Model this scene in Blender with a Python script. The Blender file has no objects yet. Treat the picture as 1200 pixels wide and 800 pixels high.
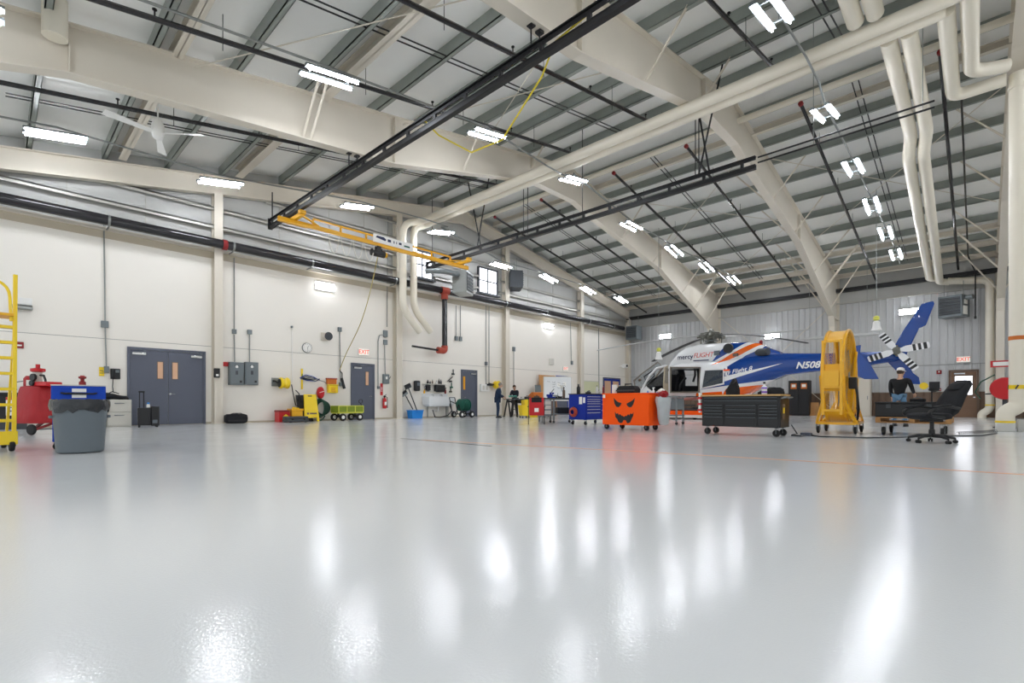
import bpy, math, random
from mathutils import Vector, Matrix, Euler
from mathutils.bvhtree import BVHTree

random.seed(7)
PI = math.pi
R = math.radians
SC = bpy.context.scene
COL = SC.collection

# ------------------------------------------------------------------ camera model (survey of the photograph, image 1200 x 800)
F_PX, TH, HZ, CAM_H = 577.0, math.atan(0.9485), 472.0, 0.72
CT, ST = math.cos(TH), math.sin(TH)
def ray(px, py):
    a = (px - 600) / F_PX; b = (HZ - py) / F_PX
    return (CT + a * ST, ST - a * CT, b)
def onY(px, py, Y):
    r = ray(px, py); d = Y / r[1]
    return Vector((r[0] * d, Y, CAM_H + r[2] * d))
def onX(px, py, X):
    r = ray(px, py); d = X / r[0]
    return Vector((X, r[1] * d, CAM_H + r[2] * d))
def onZ(px, py, Z):
    r = ray(px, py); d = (Z - CAM_H) / r[2]
    return Vector((r[0] * d, r[1] * d, Z))
def ground(px, py): return onZ(px, py, 0.0)
WL = 19.5      # face of the white wall
WF = 33.5      # face of the grey metal wall
RIDGE = 16.75
def roofZ(X, off=0.0): return 10.7 + off - 0.175 * abs(X - RIDGE)

# ------------------------------------------------------------------ materials
def lin(h):
    h = h.lstrip('#')
    out = []
    for i in (0, 2, 4):
        c = int(h[i:i+2], 16) / 255
        out.append(c / 12.92 if c <= 0.04045 else ((c + 0.055) / 1.055) ** 2.4)
    return (*out, 1.0)
MATS = {}
def mat(key, hexc, rough=0.5, metal=0.0, var=0.08, scale=3.0, bump=0.0, bscale=40.0, emit=0.0, spec=0.5, trans=0.0, alpha=1.0, coat=0.0):
    m = bpy.data.materials.new(key); m.use_nodes = True
    nt = m.node_tree; b = nt.nodes['Principled BSDF']
    col = lin(hexc)
    b.inputs['Roughness'].default_value = rough
    b.inputs['Metallic'].default_value = metal
    b.inputs['Specular IOR Level'].default_value = spec
    b.inputs['Coat Weight'].default_value = coat
    b.inputs['Transmission Weight'].default_value = trans
    b.inputs['Alpha'].default_value = alpha
    tc = nt.nodes.new('ShaderNodeTexCoord')
    if var > 0:
        n = nt.nodes.new('ShaderNodeTexNoise'); n.inputs['Scale'].default_value = scale; n.inputs['Detail'].default_value = 4
        nt.links.new(tc.outputs['Object'], n.inputs['Vector'])
        mx = nt.nodes.new('ShaderNodeMix'); mx.data_type = 'RGBA'
        mx.inputs[6].default_value = tuple(c * (1 - var) for c in col[:3]) + (1,)
        mx.inputs[7].default_value = tuple(min(1, c * (1 + var)) for c in col[:3]) + (1,)
        nt.links.new(n.outputs['Fac'], mx.inputs[0])
        nt.links.new(mx.outputs[2], b.inputs['Base Color'])
    else:
        b.inputs['Base Color'].default_value = col
    if bump > 0:
        n2 = nt.nodes.new('ShaderNodeTexNoise'); n2.inputs['Scale'].default_value = bscale; n2.inputs['Detail'].default_value = 3
        nt.links.new(tc.outputs['Object'], n2.inputs['Vector'])
        bp = nt.nodes.new('ShaderNodeBump'); bp.inputs['Strength'].default_value = bump; bp.inputs['Distance'].default_value = 0.02
        nt.links.new(n2.outputs['Fac'], bp.inputs['Height'])
        nt.links.new(bp.outputs['Normal'], b.inputs['Normal'])
    if emit > 0:
        b.inputs['Emission Color'].default_value = col
        b.inputs['Emission Strength'].default_value = emit
    MATS[key] = m
    return m
LAMP = 112.0
mat('white wall paint', '#ece7dd', 0.38, var=0.025, scale=0.6, bump=0.08, bscale=60)
mat('tan wall band', '#b9ae99', 0.5, var=0.04)
mat('joint line', '#8d8b86', 0.8, var=0.05)
mat('cream steel', '#d8d0c1', 0.42, var=0.05, scale=1.2)
mat('cream pipe', '#e8e1d0', 0.38, var=0.035, scale=1.5)
mat('roof insulation', '#f1f1ed', 0.6, var=0.05, scale=0.8, bump=0.25, bscale=2.5)
mat('galvanized purlin', '#90968f', 0.42, 0.0, var=0.14, scale=2.0)
mat('grey insulation', '#b9b9b5', 0.5, var=0.07, scale=1.1, bump=0.35, bscale=3.0)
mat('girt steel', '#b4b2aa', 0.4, 0.2, var=0.08)
mat('metal liner', '#c3c4c4', 0.34, 0.1, var=0.04, scale=0.7)
mat('brown liner', '#6f5a4a', 0.5, 0.1, var=0.06)
mat('black steel', '#1d1d1f', 0.45, 0.2, var=0.15)
mat('dark pipe', '#262528', 0.16, 0.0, var=0.12)
mat('conduit', '#8f928f', 0.35, 0.6, var=0.08)
mat('black plastic', '#17181a', 0.5, var=0.15)
mat('black fabric', '#15161a', 0.85, var=0.25, scale=8, bump=0.3, bscale=30)
mat('rubber', '#1a1a1b', 0.75, var=0.15)
mat('grey plastic', '#626b71', 0.5, var=0.06)
mat('liner bag', '#2a2d30', 0.28, var=0.2, scale=5, bump=0.9, bscale=14)
mat('clear bag', '#d4dbdd', 0.22, var=0.12, scale=4, bump=0.9, bscale=10, trans=0.25)
mat('yellow paint', '#f2cf10', 0.38, var=0.05, coat=0.3)
mat('amber paint', '#f2b40c', 0.4, var=0.05, coat=0.3)
mat('crane yellow', '#e9ad14', 0.4, var=0.06)
mat('blue paint', '#0640ae', 0.42, var=0.06, spec=0.3)
mat('deep blue', '#0a2a92', 0.4, var=0.06, spec=0.3)
mat('tub blue', '#1583d6', 0.4, var=0.05)
mat('red paint', '#c0121a', 0.4, var=0.08)
mat('red cover', '#a00f17', 0.55, var=0.14, scale=4, bump=0.5, bscale=9)
mat('dark red', '#8a1c1e', 0.5, var=0.1)
mat('coupling red', '#a8402c', 0.5, var=0.1)
mat('orange paint', '#ff5800', 0.6, var=0.03, spec=0.25)
mat('pale board', '#d3d4ae', 0.6, var=0.04)
mat('cord tan', '#b3a15a', 0.6, var=0.05)
mat('door beige', '#b8aa92', 0.5, var=0.05)
mat('door slate', '#565b69', 0.42, var=0.04)
mat('door brown', '#7d5f49', 0.45, var=0.06)
mat('brown frame', '#6b5748', 0.5, var=0.06)
mat('chrome', '#c9ccce', 0.2, 0.9, var=0.04)
mat('white plastic', '#ecebe7', 0.4, var=0.03)
mat('white enamel', '#e8eaea', 0.22, var=0.04)
mat('grey metal', '#7d8486', 0.42, 0.3, var=0.08)
mat('dark grey', '#3c4044', 0.5, var=0.08)
mat('panel grey', '#70787b', 0.42, 0.2, var=0.05)
mat('beige metal', '#cfccc2', 0.4, var=0.04)
mat('wood top', '#c8a066', 0.45, var=0.18, scale=5)
mat('pallet wood', '#a87c4a', 0.7, var=0.25, scale=6)
mat('cardboard', '#bd8a55', 0.75, var=0.08)
mat('box orange', '#cd6f24', 0.6, var=0.1)
mat('green paint', '#0f5b49', 0.45, var=0.08)
mat('olive mesh', '#7d8f1e', 0.5, var=0.15, scale=20)
mat('lime frame', '#d6d653', 0.4, var=0.06)
mat('hose green', '#1d4736', 0.6, var=0.15)
mat('yellow cable', '#d9c327', 0.5, var=0.06)
mat('paper', '#f0efe9', 0.7, var=0.03)
mat('tan glass', '#dcb08f', 0.2, var=0.1, scale=2)
mat('orange glass', '#e2a02e', 0.2, var=0.1, scale=2)
mat('red sign', '#c2272b', 0.5, var=0.05)
mat('exit letters', '#e06a5a', 0.5, var=0.03, emit=0.4)
mat('exit face', '#f4e8dc', 0.4, var=0.02, emit=0.35)
mat('clear pane', '#dfe6e6', 0.05, var=0.0, trans=0.92)
mat('skin', '#c79a7e', 0.55, var=0.06)
mat('navy cloth', '#152a45', 0.85, var=0.15, scale=12)
mat('dark cloth', '#1b1c28', 0.85, var=0.15, scale=12)
mat('black cloth', '#0d0d10', 0.85, var=0.2, scale=12)
mat('denim', '#5b7f9c', 0.85, var=0.15, scale=14)
mat('hair brown', '#3c2c22', 0.7, var=0.2, scale=20)
mat('hair grey', '#8c847c', 0.7, var=0.2, scale=20)
mat('teal paper', '#58b7a4', 0.5, var=0.05)
mat('heli white', '#eceded', 0.2, var=0.02, coat=0.6)
mat('heli blue', '#053f90', 0.22, var=0.04, coat=0.2)
mat('heli dark', '#24262a', 0.6, var=0.15)
mat('heli glass', '#39464c', 0.06, var=0.05, trans=0.55)
mat('cabin trim', '#7c7468', 0.55, var=0.1)
mat('blade black', '#222325', 0.45, var=0.1)
mat('blade grey', '#b9bab8', 0.4, var=0.06)
mat('hub steel', '#6c6c64', 0.4, 0.5, var=0.25, scale=9)
mat('letter navy', '#16224f', 0.4, var=0.02)
mat('letter red', '#d8402c', 0.4, var=0.02)
mat('letter white', '#f2f3f4', 0.4, var=0.02)
mat('concrete', '#c8c8c4', 0.8, var=0.08, scale=6)
mat('purple label', '#7a4fc0', 0.4, var=0.05)
mat('lamp tube', '#f3f7ff', 0.4, var=0, emit=LAMP)
mat('wall tube', '#f3f7ff', 0.4, var=0, emit=45.0)
mat('chest black', '#0b0c0e', 0.38, var=0.1)
mat('orange line', '#d9905a', 0.5, var=0.2, scale=4)
M = MATS.__getitem__

def floor_material():
    m = bpy.data.materials.new('epoxy floor'); m.use_nodes = True
    nt = m.node_tree; b = nt.nodes['Principled BSDF']; N = nt.nodes.new; L = nt.links.new
    tc = N('ShaderNodeTexCoord')
    n1 = N('ShaderNodeTexNoise'); n1.inputs['Scale'].default_value = 0.35; n1.inputs['Detail'].default_value = 5
    L(tc.outputs['Object'], n1.inputs['Vector'])
    mx = N('ShaderNodeMix'); mx.data_type = 'RGBA'
    mx.inputs[6].default_value = lin('#dfe1e1'); mx.inputs[7].default_value = lin('#e7e9e9')
    L(n1.outputs['Fac'], mx.inputs[0]); L(mx.outputs[2], b.inputs['Base Color'])
    n2 = N('ShaderNodeTexNoise'); n2.inputs['Scale'].default_value = 1.3; n2.inputs['Detail'].default_value = 6
    L(tc.outputs['Object'], n2.inputs['Vector'])
    mr = N('ShaderNodeMapRange'); mr.inputs[3].default_value = 0.09; mr.inputs[4].default_value = 0.16
    L(n2.outputs['Fac'], mr.inputs[0]); L(mr.outputs[0], b.inputs['Roughness'])
    n3 = N('ShaderNodeTexNoise'); n3.inputs['Scale'].default_value = 85; n3.inputs['Detail'].default_value = 2
    L(tc.outputs['Object'], n3.inputs['Vector'])
    n4 = N('ShaderNodeTexNoise'); n4.inputs['Scale'].default_value = 1.1; n4.inputs['Detail'].default_value = 2
    L(tc.outputs['Object'], n4.inputs['Vector'])
    ad = N('ShaderNodeMath'); ad.operation = 'MULTIPLY_ADD'; ad.inputs[1].default_value = 2.0
    L(n4.outputs['Fac'], ad.inputs[0]); L(n3.outputs['Fac'], ad.inputs[2])
    bp = N('ShaderNodeBump'); bp.inputs['Strength'].default_value = 0.115; bp.inputs['Distance'].default_value = 0.006
    L(ad.outputs[0], bp.inputs['Height']); L(bp.outputs['Normal'], b.inputs['Normal'])
    b.inputs['Specular IOR Level'].default_value = 0.5
    MATS['epoxy floor'] = m
floor_material()

# ------------------------------------------------------------------ mesh builder
class MB:
    def __init__(s): s.v = []; s.f = []; s.k = []; s.mi = 0
    def use(s, i): s.mi = i; return s
    def add(s, vs, fs):
        n = len(s.v); s.v += [tuple(v) for v in vs]
        for f in fs: s.f.append(tuple(n + i for i in f)); s.k.append(s.mi)
        return s
    def box(s, c, d, rot=None):
        c = Vector(c); hx, hy, hz = d[0]/2, d[1]/2, d[2]/2
        vs = [Vector((x*hx, y*hy, z*hz)) for z in (-1, 1) for y in (-1, 1) for x in (-1, 1)]
        if rot is not None:
            q = Euler(rot).to_matrix(); vs = [q @ v for v in vs]
        return s.add([c + v for v in vs], [(0,2,3,1), (4,5,7,6), (0,1,5,4), (2,6,7,3), (0,4,6,2), (1,3,7,5)])
    def span(s, a, b):
        return s.box([(a[i]+b[i])/2 for i in range(3)], [abs(a[i]-b[i]) for i in range(3)])
    def bar(s, p0, p1, w, h, up=(0,0,1)):
        p0, p1 = Vector(p0), Vector(p1); d = (p1-p0).normalized(); up = Vector(up)
        if abs(d.dot(up)) > 0.98: up = Vector((1,0,0))
        x = d.cross(up).normalized(); z = x.cross(d)
        q = [(-w/2,-h/2), (w/2,-h/2), (w/2,h/2), (-w/2,h/2)]
        vs = [p0 + x*a + z*b for a, b in q] + [p1 + x*a + z*b for a, b in q]
        return s.add(vs, [(3,2,1,0), (4,5,6,7), (0,1,5,4), (1,2,6,5), (2,3,7,6), (3,0,4,7)])
    def cyl(s, p0, p1, r0, r1=None, n=14, caps=True):
        p0, p1 = Vector(p0), Vector(p1); r1 = r0 if r1 is None else r1
        d = (p1-p0).normalized(); u = Vector((0,0,1)) if abs(d.z) < 0.95 else Vector((1,0,0))
        x = d.cross(u).normalized(); y = d.cross(x)
        vs = []
        for p, r in ((p0, r0), (p1, r1)):
            vs += [p + (x*math.cos(2*PI*i/n) + y*math.sin(2*PI*i/n))*r for i in range(n)]
        fs = [(i, (i+1) % n, n+(i+1) % n, n+i) for i in range(n)]
        if caps: fs += [tuple(range(n-1, -1, -1)), tuple(range(n, 2*n))]
        return s.add(vs, fs)
    def tube(s, pts, r, n=8, closed=False, caps=True):
        pts = [Vector(p) for p in pts]; k = len(pts)
        rs = r if isinstance(r, (list, tuple)) else [r]*k
        T = []
        for i in range(k):
            a = pts[(i-1) % k] if (closed or i > 0) else pts[i]
            b = pts[(i+1) % k] if (closed or i < k-1) else pts[i]
            t = (b-a); T.append(t.normalized() if t.length > 1e-9 else Vector((0,0,1)))
        u = Vector((0,0,1)) if abs(T[0].z) < 0.9 else Vector((1,0,0))
        x = T[0].cross(u).normalized(); vs = []
        for i in range(k):
            x = (x - T[i]*x.dot(T[i])).normalized(); y = T[i].cross(x)
            sc = 1.0
            if 0 < i < k-1 or closed:
                d0 = (pts[i]-pts[i-1]).normalized(); sc = 1/max(0.6, d0.dot(T[i]))
            vs += [pts[i] + (x*math.cos(2*PI*j/n)+y*math.sin(2*PI*j/n))*rs[i]*sc for j in range(n)]
        fs = []
        for i in range(k if closed else k-1):
            a, b = i*n, ((i+1) % k)*n
            fs += [(a+j, a+(j+1) % n, b+(j+1) % n, b+j) for j in range(n)]
        if caps and not closed: fs += [tuple(range(n-1,-1,-1)), tuple((k-1)*n+j for j in range(n))]
        return s.add(vs, fs)
    def lathe(s, prof, o=(0,0,0), n=20, axis='z', caps=True):
        o = Vector(o); vs = []
        for r, z in prof:
            for j in range(n):
                a = 2*PI*j/n; p = (r*math.cos(a), r*math.sin(a), z)
                if axis == 'x': p = (p[2], p[0], p[1])
                elif axis == 'y': p = (p[1], p[2], p[0])
                vs.append(o + Vector(p))
        fs = []
        for i in range(len(prof)-1):
            fs += [(i*n+j, i*n+(j+1) % n, (i+1)*n+(j+1) % n, (i+1)*n+j) for j in range(n)]
        if caps:
            fs += [tuple(range(n-1,-1,-1)), tuple((len(prof)-1)*n+j for j in range(n))]
        return s.add(vs, fs)
    def prism(s, poly, fn, t):
        # poly: 2-D outline, fn(u, v) -> point, t: thickness vector
        t = Vector(t); a = [Vector(fn(*p)) for p in poly]; b = [p + t for p in a]; n = len(a)
        return s.add(a + b, [tuple(range(n)), tuple(range(2*n-1, n-1, -1))] + [(i, n+i, n+(i+1) % n, (i+1) % n) for i in range(n)])
    def loft(s, rings, caps=True):
        n = len(rings[0]); vs = [p for r in rings for p in r]; fs = []
        for i in range(len(rings)-1):
            fs += [(i*n+j, i*n+(j+1) % n, (i+1)*n+(j+1) % n, (i+1)*n+j) for j in range(n)]
        if caps: fs += [tuple(range(n-1,-1,-1)), tuple((len(rings)-1)*n+j for j in range(n))]
        return s.add(vs, fs)
    def ball(s, c, r, n=12, m=8):
        c = Vector(c); r = Vector(r) if isinstance(r, (tuple, list)) else Vector((r, r, r))
        vs = [c + Vector((0,0,r.z))]
        for i in range(1, m):
            a = PI*i/m
            vs += [c + Vector((r.x*math.sin(a)*math.cos(2*PI*j/n), r.y*math.sin(a)*math.sin(2*PI*j/n), r.z*math.cos(a))) for j in range(n)]
        vs.append(c - Vector((0,0,r.z)))
        fs = [(0, 1+j, 1+(j+1) % n) for j in range(n)]
        for i in range(m-2):
            a, b = 1+i*n, 1+(i+1)*n
            fs += [(a+j, b+j, b+(j+1) % n, a+(j+1) % n) for j in range(n)]
        l = len(vs)-1; a = 1+(m-2)*n
        fs += [(l, a+(j+1) % n, a+j) for j in range(n)]
        return s.add(vs, fs)
    def obj(s, name, mats, parent=None, bevel=0.0, smooth=True):
        me = bpy.data.meshes.new(name)
        me.from_pydata(s.v, [], s.f); me.update()
        for x in (mats if isinstance(mats, (list, tuple)) else [mats]): me.materials.append(M(x) if isinstance(x, str) else x)
        me.polygons.foreach_set('material_index', s.k)
        fix_normals(me)
        if smooth:
            me.polygons.foreach_set('use_smooth', [True]*len(me.polygons))
            me.set_sharp_from_angle(angle=R(38))
        o = bpy.data.objects.new(name, me); COL.objects.link(o)
        if parent is not None: o.parent = parent
        if bevel:
            b = o.modifiers.new('bevel', 'BEVEL'); b.width = bevel; b.segments = 2; b.limit_method = 'ANGLE'; b.angle_limit = R(40)
        return o
import bmesh
def fix_normals(me):
    bm = bmesh.new(); bm.from_mesh(me)
    bmesh.ops.recalc_face_normals(bm, faces=bm.faces)
    bm.to_mesh(me); bm.free()

def tag(o, label, cat, group=None, kind='thing'):
    o['label'] = label; o['category'] = cat; o['kind'] = kind
    if group: o['group'] = group
    return o
def thing(name, label, cat, loc=(0,0,0), rz=0.0, group=None):
    o = bpy.data.objects.new(name, None); COL.objects.link(o)
    o.empty_display_size = 0.1
    o.location = loc; o.rotation_euler = (0, 0, rz)
    return tag(o, label, cat, group)
def struct(name, mb, m, **k):
    o = mb.obj(name, m, **k); o['kind'] = 'structure'; return o
def clone(root, loc, rz=None, label=None):
    r = root.copy(); COL.objects.link(r); r.location = loc
    if rz is not None: r.rotation_euler = (0, 0, rz)
    if label: r['label'] = label
    for ch in list(root.children):
        c = ch.copy(); COL.objects.link(c); c.parent = r
        for g in list(ch.children):
            d = g.copy(); COL.objects.link(d); d.parent = c
    return r
def evaluated_mesh(o):
    dg = bpy.context.evaluated_depsgraph_get(); dg.update()
    return bpy.data.meshes.new_from_object(o.evaluated_get(dg))
def text_geo(body, size, shear=0.0, bold=0.0, align='CENTER', spacing=1.0):
    cu = bpy.data.curves.new('lettering', 'FONT'); cu.body = body; cu.size = size; cu.shear = shear; cu.offset = bold
    cu.align_x = align; cu.align_y = 'CENTER'; cu.resolution_u = 3; cu.space_character = spacing
    o = bpy.data.objects.new('lettering', cu); COL.objects.link(o)
    me = evaluated_mesh(o)
    vs = [tuple(v.co) for v in me.vertices]; fs = [tuple(p.vertices) for p in me.polygons]
    bpy.data.objects.remove(o); bpy.data.curves.remove(cu); bpy.data.meshes.remove(me)
    return vs, fs
def lettering(name, body, size, m, parent, fn, **k):
    vs, fs = text_geo(body, size, **k)
    return MB().add([fn(v[0], v[1]) for v in vs], fs).obj(name, m, parent, smooth=False)
def arc(c, r, a0, a1, n, plane='xz'):
    out = []
    for i in range(n+1):
        a = a0 + (a1-a0)*i/n; u, v = r*math.cos(a), r*math.sin(a)
        out.append(Vector(c) + (Vector((u,0,v)) if plane == 'xz' else Vector((u,v,0)) if plane == 'xy' else Vector((0,u,v))))
    return out
def rounded(pts, r, n=5):
    # polyline with its corners rounded (pipe elbows)
    pts = [Vector(p) for p in pts]; out = [pts[0]]
    for a, b, c in zip(pts, pts[1:], pts[2:]):
        d0, d1 = (a-b), (c-b); k = min(r, d0.length*0.49, d1.length*0.49)
        p0, p1 = b + d0.normalized()*k, b + d1.normalized()*k
        for i in range(n+1):
            t = i/n; out.append(p0*(1-t)**2 + b*2*t*(1-t) + p1*t*t)
    out.append(pts[-1]); return out
def castor(parent, x, y, r, name='castor', zt=None, m='rubber', w=0.05, ax='y'):
    zt = 2*r + 0.04 if zt is None else zt
    c = MB().lathe([(r*0.35,-w/2),(r*0.9,-w/2),(r,-w/4),(r,w/4),(r*0.9,w/2),(r*0.35,w/2)], (x,y,r), 16, ax).obj(name, m, parent)
    if ax == 'x':
        MB().bar((x-w*.7,y,r*.8),(x-w*.7,y,zt),.006,.03,up=(0,1,0)).bar((x+w*.7,y,r*.8),(x+w*.7,y,zt),.006,.03,up=(0,1,0)).box((x,y,zt-.005),(w*1.8,.07,.012)).cyl((x-w*.8,y,r),(x+w*.8,y,r),.012,n=8).obj('bracket', 'grey metal', c); return c
    MB().bar((x,y-w*0.7,r*0.8),(x,y-w*0.7,zt),0.03,0.006).bar((x,y+w*0.7,r*0.8),(x,y+w*0.7,zt),0.03,0.006).box((x,y,zt-0.005),(0.07,w*1.8,0.012)).cyl((x,y-w*0.8,r),(x,y+w*0.8,r),0.012,n=8).obj('bracket', 'grey metal', c)
    return c
# ------------------------------------------------------------------ camera and sky
cam = bpy.data.cameras.new('camera'); co = bpy.data.objects.new('camera', cam); COL.objects.link(co)
co.location = (0, 0, CAM_H); co.rotation_euler = (PI/2, 0, TH - PI/2)
cam.sensor_width = 36; cam.lens = F_PX/1200*36; cam.shift_y = (HZ-400)/1200; cam.clip_end = 200
SC.camera = co
w = bpy.data.worlds.new('sky'); SC.world = w; w.use_nodes = True
w.node_tree.nodes['Background'].inputs[0].default_value = (0.92, 0.96, 1.0, 1)
w.node_tree.nodes['Background'].inputs[1].default_value = 0.9
SC.view_settings.view_transform = 'Standard'; SC.view_settings.look = 'None'
SC.view_settings.gamma = 1; SC.view_settings.use_curve_mapping = False
SC.view_settings.exposure = 0.38
SC.cycles.use_denoising = True
SC.cycles.max_bounces = 8; SC.cycles.diffuse_bounces = 5; SC.cycles.glossy_bounces = 3
SC.cycles.sample_clamp_indirect = 6.0
SC.cycles.caustics_reflective = False; SC.cycles.caustics_refractive = False

m = mat('daylight glass', '#f4f7ff', 0.2, var=0.0, emit=2.6)

# ------------------------------------------------------------------ floor, walls, roof
XN, YR = -3.0, -14.0
struct('floor', MB().span((-14, YR-.2, -0.2), (WF+.2, WL+.2, 0)), 'epoxy floor', smooth=False)
b = MB()
b.span((XN, WL, 0), (WF+.2, WL+.2, 2.69)); b.span((XN, WL, 2.705), (WF+.2, WL+.2, 5.78))
b.use(1).span((XN, WL+.012, 2.68), (WF, WL+.1, 2.72))
for X in (9.0, 16.2, 23.4, 30.6): b.use(1)
struct('wall_left', b, ['white wall paint', 'joint line'], smooth=False)
b = MB().span((XN, WL-.10, 6.0), (WF, WL+.2, 6.11)); b.use(1).span((XN, WL-.03, 5.78), (WF, WL+.2, 6.0))
struct('trim_1', b, ['cream steel', 'tan wall band'], smooth=False)
b = MB(); n = 40
for i in range(n):
    x0, x1 = XN + (WF+.2-XN)*i/n, XN + (WF+.2-XN)*(i+1)/n
    b.prism([(x0, 6.11), (x1, 6.11), (x1, roofZ(x1, .36)), (x0, roofZ(x0, .36))], lambda u, v: (u, WL+.08, v), (0, .15, 0))
struct('wall_left', b, 'grey insulation', smooth=False)
# girts on the upper wall
for k, z in enumerate((6.92, 7.55, 8.3, 9.0)):
    lo = max(XN, RIDGE-(10.0-z)/0.175) ; hi = min(WF, RIDGE+(10.0-z)/0.175)
    if k == 1: lo = XN
    b = MB()
    for s0, s1 in (((lo, 13.6), (14.95, 17.85), (19.45, hi)) if k < 2 else ((lo, hi),)):
        b.span((s0, WL-.12, z-.02), (s1, WL+.08, z+.02)).span((s0, WL-.12, z-.10), (s1, WL-.10, z+.02))
    struct('trim_%d' % (10+k), b, 'girt steel', smooth=False)
# seams in the insulation
b = MB()
for x in (1.5, 3.4, 7.6, 9.6, 11.2, 16.2, 22.0, 24.4, 29.2, 31.0):
    b.span((x-.012, WL+.06, 6.2), (x+.012, WL+.082, roofZ(x)-.5))
struct('trim_20', b, 'girt steel', smooth=False)

# grey ribbed wall: vertical ribs as real relief
def ribbed(name, z0, z1, m, per=0.305, X=WF, dep=0.035, y0=YR, y1=WL):
    prof = []; y = y0
    while y < y1:
        prof += [(y, 0), (y+per*.70, 0), (y+per*.78, dep), (y+per*.92, dep)]; y += per
    prof.append((y1, 0)); b = MB(); k = len(prof)
    vs = [(X-d, y, z0) for y, d in prof] + [(X-d, y, z1) for y, d in prof] + [(X+.2, y, z0) for y, d in prof] + [(X+.2, y, z1) for y, d in prof]
    fs = []
    for i in range(k-1): fs += [(i, i+1, k+i+1, k+i), (2*k+i, 3*k+i, 3*k+i+1, 2*k+i+1), (k+i, k+i+1, 3*k+i+1, 3*k+i)]
    b.add(vs, fs); return struct(name, b, m, smooth=False)
ribbed('wall_far', 1.30, 6.40, 'metal liner')
ribbed('wall_far', 0.0, 1.30, 'brown liner')
b = MB().span((WF-.02, YR, 6.40), (WF+.2, WL, 8.2))
struct('wall_far', b, 'grey insulation', smooth=False)
struct('trim_2', MB().span((WF-.14, YR, 6.37), (WF, WL, 6.43)).span((WF-.05, YR, 1.28), (WF, WL, 1.32)), 'girt steel', smooth=False)
struct('trim_3', MB().span((WF-.05, YR, 2.66), (WF, WL, 2.69)), 'conduit', smooth=False)
struct('wall_right', MB().span((XN, YR-.2, 0), (WF+.2, YR, 11)), 'white wall paint', smooth=False)
b = MB().span((XN-.2, YR, 6.4), (XN, WL+.2, 7.6))
struct('wall_near', b, 'metal liner', smooth=False)
# roof: two slopes of white-faced insulation above the purlins
b = MB()
for xa, xb in ((XN-.2, RIDGE), (RIDGE, WF+.2)):
    b.prism([(xa, roofZ(xa, .31)), (xb, roofZ(xb, .31)), (xb, roofZ(xb, .43)), (xa, roofZ(xa, .43))], lambda u, v: (u, YR-.2, v), (0, WL-YR+.4, 0))
struct('ceiling', b, 'roof insulation', smooth=False)

PURL = [-1.0, .65, 2.3, 3.9, 5.5, 7.55, 9.2, 10.8, 12.4, 14.0, 15.6, 18.0, 19.7, 20.9, 22.4, 24.0, 25.7, 27.5, 29.3, 31.1, 32.6]
for x in PURL:
    s = 1 if x < RIDGE else -1
    z = roofZ(x)
    b = MB().span((x-.012, YR, z), (x+.012, WL, z+.31)).span((x-.012, YR, z), (x+s*.11, WL, z+.014)).span((x+s*.097, YR, z), (x+s*.11, WL, z+.035))
    struct('ceiling_purlin', b, 'galvanized purlin', smooth=False)
# cream longitudinal beams beside some purlins
for x, wd, dp, off in ((2.75, .20, .24, -.02), (6.05, .24, .28, -.04), (18.75, .16, .2, -.03), (29.9, .18, .2, -.08), (31.6, .18, .2, -.1), (32.9, .2, .22, -.12)):
    z = roofZ(x, off)
    b = MB().span((x-.006, YR, z-.02), (x+.006, WL-.3, z+dp)).span((x-wd/2, YR, z-.02), (x+wd/2, WL-.3, z)).span((x-wd/2, YR, z+dp-.02), (x+wd/2, WL-.3, z+dp))
    struct('ceiling_beam', b, 'cream steel', smooth=False)

struct('ceiling_beam', MB().cyl((17.42, YR, roofZ(17.42, -.3)), (17.42, WL-.3, roofZ(17.42, -.3)), .1, n=12), 'cream pipe')

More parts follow.
